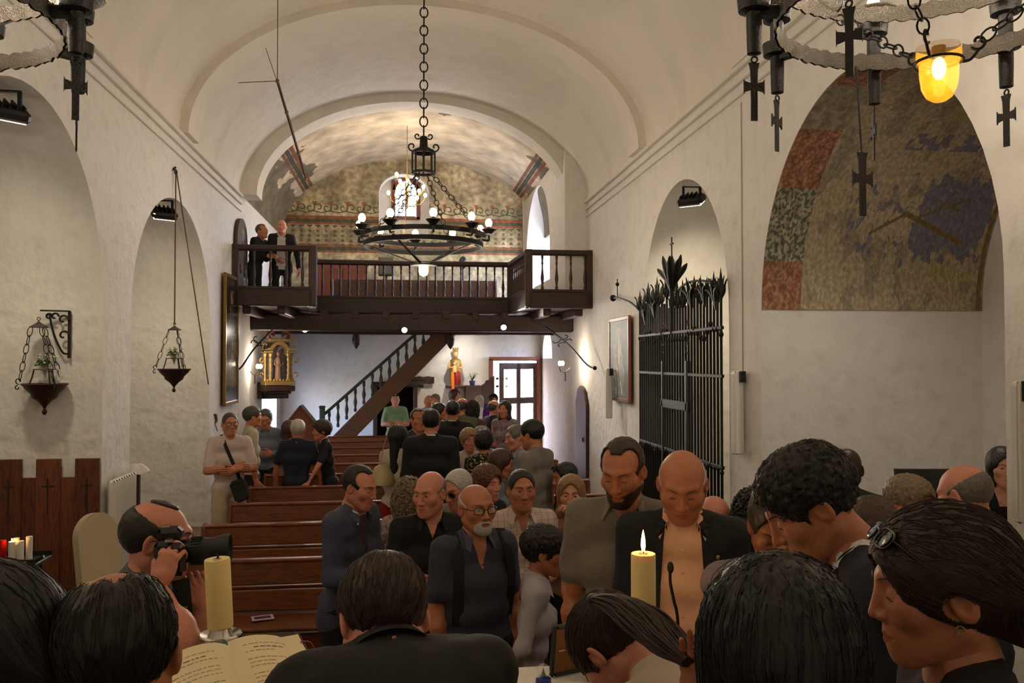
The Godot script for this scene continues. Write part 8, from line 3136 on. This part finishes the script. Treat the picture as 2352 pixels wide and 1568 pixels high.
	who("woman with long dark hair in a sleeveless flowered dress", 1160, 919, 11.2, -30, {"fem": true, "hair": "long", "hcol": "dark", "skin": "tan", "sleeve": "none", "top": Color(0.70, 0.62, 0.62), "fab": "print", "bottom": Color(0.5, 0.42, 0.42), "bottom_kind": "skirt", "arms": ["hold", "low"]})
	who("woman in purple with sunglasses on her head near the door", 1133, 903, 16.4, 10, {"fem": true, "hair": "tied", "hcol": "dark", "skin": "fair", "specs": "on_head", "top": Color(0.36, 0.12, 0.55)})
	who("grey haired man outside the glass door", 1180, 912, 20.3, 30, {"floor": -0.17, "hair": "short", "hcol": "grey", "skin": "fair", "top": Color(0.6, 0.6, 0.66)})
	who("white haired man in a grey shirt outside the glass door", 1228, 911, 20.8, 200, {"floor": -0.17, "hair": "short", "hcol": "white", "skin": "fair", "face": false, "top": Color(0.30, 0.31, 0.40), "girth": 1.15})
	who("blond woman with short hair smiling in the aisle", 1077, 981, 8.7, 12, {"fem": true, "hair": "set", "hcol": "blond", "skin": "rosy", "head": "open", "sleeve": "none", "top": Color(0.80, 0.72, 0.70)})
	who("dark haired woman in a black and cream flowered blouse", 1111, 984, 7.9, 172, {"fem": true, "hair": "set", "hcol": "dark", "skin": "tan", "face": false, "top": Color.WHITE, "fab": "floral", "girth": 1.15})
	who("grey haired woman whose crown shows behind the flowered blouse", 1106, 977, 9.4, 20, {"fem": true, "hair": "set", "hcol": "grey", "skin": "fair", "top": Color(0.5, 0.5, 0.5)})
	who("grey haired man in profile facing left by the right pews", 1188, 974, 8.5, -78, {"hair": "short", "hcol": "grey", "skin": "rosy", "top": Color(0.55, 0.58, 0.68), "collar": Color(0.55, 0.58, 0.68), "hp": 6})
	who("black haired man in a light grey shirt turned away to the left", 1224, 962, 7.6, -128, {"hair": "short", "hcol": "black", "skin": "tan", "top": Color(0.50, 0.47, 0.44), "collar": Color(0.50, 0.47, 0.44), "hp": 8, "sw": 1.08, "girth": 1.08, "lean": 5})
	who("woman with a brown bob and pale blue top, hand raised", 1149, 1029, 6.5, 72, {"fem": true, "hair": "bob", "hcol": "chestnut", "skin": "tan", "head": "closed", "top": Color(0.48, 0.54, 0.58), "arms": ["down", "face"], "hp": 8})
	who("dark haired person with sunglasses on the head behind the blond woman", 1300, 1060, 6.4, -76, {"hair": "short", "hcol": "dark", "skin": "tan", "specs": "on_head", "top": Color(0.28, 0.27, 0.28), "hp": 8, "arms": ["hold", "hold"]})
	who("man in a pale green polo with folded arms before the dark doorway", 908, 905, 16.75, 2, {"floor": -0.15, "hair": "bald", "hcol": "grey", "skin": "rosy", "head": "open", "specs": "on_head", "top": Color(0.52, 0.66, 0.50), "arms": ["fold", "fold2"], "girth": 1.12, "bottom": Color(0.6, 0.56, 0.48), "cell": 0.02})
	# ---- balcony
	who("grey haired man in a dark jacket leaning on the balcony rail", 600, 514, 14.1, 64, {"floor": 3.25, "h": 1.60, "lean": 14, "hair": "rec", "hcol": "salt", "skin": "tan", "specs": "thin", "jacket": true, "sleeve": "long", "top": black, "arms": ["hold", "hold"], "cell": 0.02})
	who("bald man in a dark jacket and white shirt leaning on the balcony rail", 647, 505, 14.2, 6, suit(Color(0.075, 0.08, 0.10), gray(0.85), {"floor": 3.25, "h": 1.70, "lean": 16, "hair": "bald", "hcol": "salt", "skin": "rosy", "arms": ["low", "side"], "cell": 0.02}, false))
	# ---- right side
	who("dark skinned man with a shaved head and dark clothes by the wall", 1945, 1029, 4.7, -40, {"hair": "none", "skin": "black", "head": "open", "top": Color(0.06, 0.065, 0.08), "sleeve": "long"})
	who("person with straight brown hair seen from behind on the right", 2004, 1138, 3.05, 178, {"floor": 0.3, "fem": true, "hair": "long", "hcol": "chestnut", "skin": "fair", "face": false, "top": Color(0.2, 0.2, 0.2)})
	who("woman with cropped blond grey hair looking to the right", 2086, 1086, 3.6, 20, {"floor": 0.3, "fem": true, "hair": "spiky", "hcol": "ash", "skin": "rosy", "head": "closed", "hy": 0, "top": Color(0.2, 0.2, 0.22)})
	who("bald older man in a navy sweater with a striped shirt collar", 2222, 1067, 3.3, -152, {"floor": 0.3, "hair": "bald", "hcol": "grey", "skin": "rosy", "head": "closed", "hp": 16, "top": Color(0.07, 0.075, 0.105), "sleeve": "long", "collar": Color(0.70, 0.68, 0.72), "collar_open": 50.0, "hw": 1.04, "girth": 1.12})
	who("woman with a black bob and black dress beside the white loudspeaker", 2302, 1024, 5.0, -22, {"fem": true, "hair": "bob", "hcol": "black", "skin": "fair", "head": "open", "top": Color(0.05, 0.05, 0.055), "vn": [0.12, 0.06, 0.04, 0], "sleeve": "long"})

func by_label(s: String) -> Dictionary:
	for P in folk:
		if P.label.begins_with(s):
			return P
	return {}

func person_items() -> void:
	# camera of the stooping man
	var c := at(412, 1266, 2.56)
	var ax := (ry(92) * Vector3(0.0, 0.03, 1)).normalized()
	var x := Vector3.UP.cross(ax).normalized()
	var bs := Basis(x, ax.cross(x), ax)
	var t := thing("camera", "black reflex camera with a long hooded lens held to the eye", "camera", c)
	var b := MB.new()
	b.box(bs * Vector3(0, -0.005, -0.03), Vector3(0.14, 0.10, 0.06), bs, 0.012)
	b.box(bs * Vector3(0, 0.055, -0.025), Vector3(0.055, 0.045, 0.075), bs, 0.014)
	b.box(bs * Vector3(-0.06, -0.01, 0.005), Vector3(0.035, 0.10, 0.055), bs, 0.014)
	obj("camera_body", b, std(Color(0.035, 0.035, 0.035), 0.5), t)
	b = MB.new()
	b.lathe([Vector2(0.0, 0.0), Vector2(0.034, 0.0), Vector2(0.036, 0.03), Vector2(0.040, 0.035), Vector2(0.040, 0.075), Vector2(0.037, 0.08), Vector2(0.036, 0.10), Vector2(0.044, 0.13), Vector2(0.045, 0.152), Vector2(0.043, 0.152), Vector2(0.038, 0.12), Vector2(0.028, 0.105), Vector2(0.0, 0.105)], Transform3D(bs * rx(90), Vector3.ZERO), 32)
	obj("lens", b, std(Color(0.03, 0.03, 0.03), 0.45), t)
	b = MB.new()
	for k in 26:
		var an := TAU * k / 26.0
		b.box(bs * Vector3(cos(an) * 0.0405, sin(an) * 0.0405, 0.055), Vector3(0.004, 0.004, 0.034), bs * rz(rad_to_deg(an)))
	obj("zoom_ring", b, std(Color(0.05, 0.05, 0.05), 0.7), t)
	b = MB.new()
	b.box(bs * Vector3(0.0, 0.081, -0.035), Vector3(0.022, 0.006, 0.022), bs)
	b.box(bs * Vector3(-0.055, 0.048, -0.015), Vector3(0.03, 0.008, 0.02), bs)
	obj("hot_shoe", b, M.silver, t)
	# camera strap with its lettering
	var s := thing("camera_strap", "black camera strap with yellow lettering hanging down", "strap", at(425, 1345, 2.5))
	b = MB.new()
	var pts := PackedVector3Array([at(415, 1330, 2.5), at(420, 1380, 2.48), at(424, 1440, 2.46), at(423, 1500, 2.45), at(418, 1560, 2.45)])
	for i in pts.size():
		pts[i] -= s.position
	ribbon(b, pts, [Vector3(0.1, 0, 1), Vector3(0.1, 0, 1), Vector3(0.1, 0, 1), Vector3(0.1, 0, 1), Vector3(0.1, 0, 1)], 0.05, 0.003)
	obj("webbing", b, std(Color(0.045, 0.045, 0.05), 0.8), s)
	var tm := TextMesh.new()
	var sf := SystemFont.new()
	sf.font_names = PackedStringArray(["Droid Sans"])
	sf.font_weight = 700
	tm.font = sf
	tm.text = "Nikon D700 FX"
	tm.font_size = 24
	tm.pixel_size = 0.0010
	tm.depth = 0.001
	var mi := inst("lettering", tm, std(Color(0.62, 0.46, 0.08), 0.7), s)
	mi.transform = Transform3D(Basis(Vector3.UP, 0.12) * rz(-90), at(424, 1455, 2.457) - s.position + Vector3(0, 0, 0.004))
	# shoulder bag of the man in the white T-shirt
	var P := by_label("man in a white T-shirt")
	if P.size():
		var fx: Transform3D = P.field.tinv.affine_inverse()
		var w := Transform3D(P.yawb, P.root) * fx
		var p := w * Vector3(0.08, -0.02, 0.15)
		t = thing("shoulder_bag", "dark grey shoulder bag worn across a white T-shirt", "bag", p, P.yaw)
		b = MB.new()
		b.box(Vector3.ZERO, Vector3(0.17, 0.24, 0.06), rz(18), 0.028)
		obj("pouch", b, cloth_mat(Color(0.15, 0.15, 0.15)), t)
		b = MB.new()
		b.tube(PackedVector3Array([Vector3(-0.08, 0.04, 0.036), Vector3(0.0, 0.05, 0.042), Vector3(0.08, 0.04, 0.036)]), 0.003, 5)
		obj("zip", b, M.black, t)
	# handbag of the woman in red trousers
	var hb := at(878, 1090, 8.1)
	t = thing("handbag", "cream handbag hanging beside the woman in red trousers", "bag", hb)
	b = MB.new()
	b.lathe([Vector2(0.0, -0.10), Vector2(0.13, -0.10), Vector2(0.125, -0.02), Vector2(0.07, 0.08), Vector2(0.03, 0.10), Vector2(0.0, 0.10)], T(Vector3.ZERO, Basis.from_scale(Vector3(1, 1, 0.45))), 20)
	obj("pouch", b, std(Color(0.72, 0.66, 0.48), 0.7), t)
	b = MB.new()
	b.tube(curve3([Vector3(-0.02, 0.1, 0), Vector3(0.02, 0.3, -0.02), Vector3(0.09, 0.52, -0.05)]), 0.006, 6)
	obj("handle", b, std(Color(0.62, 0.56, 0.42), 0.7), t)
	# music stand in the right chapel
	var mp := at(2155, 1130, 4.6)
	t = thing("music_stand", "black music stand on the right before the chapel wall", "music stand", Vector3(mp.x, 0, mp.z), -10)
	b = MB.new(); b.box(Vector3(0, mp.y, 0), Vector3(0.46, 0.26, 0.012), rx(-14), 0.004); obj("desk", b, M.black, t)
	b = MB.new(); b.tube(PackedVector3Array([Vector3(0, 0.05, 0), Vector3(0, mp.y, 0)]), 0.012, 8); obj("pole", b, M.black, t)
	for k in 3:
		b = MB.new(); b.tube(PackedVector3Array([Vector3(0, 0.2, 0), Vector3(cos(TAU * k / 3) * 0.25, 0.0, sin(TAU * k / 3) * 0.25)]), 0.008, 6); obj("foot", b, M.black, t)

func build_people() -> void:
	list_folk()
	run_people()
	person_items()
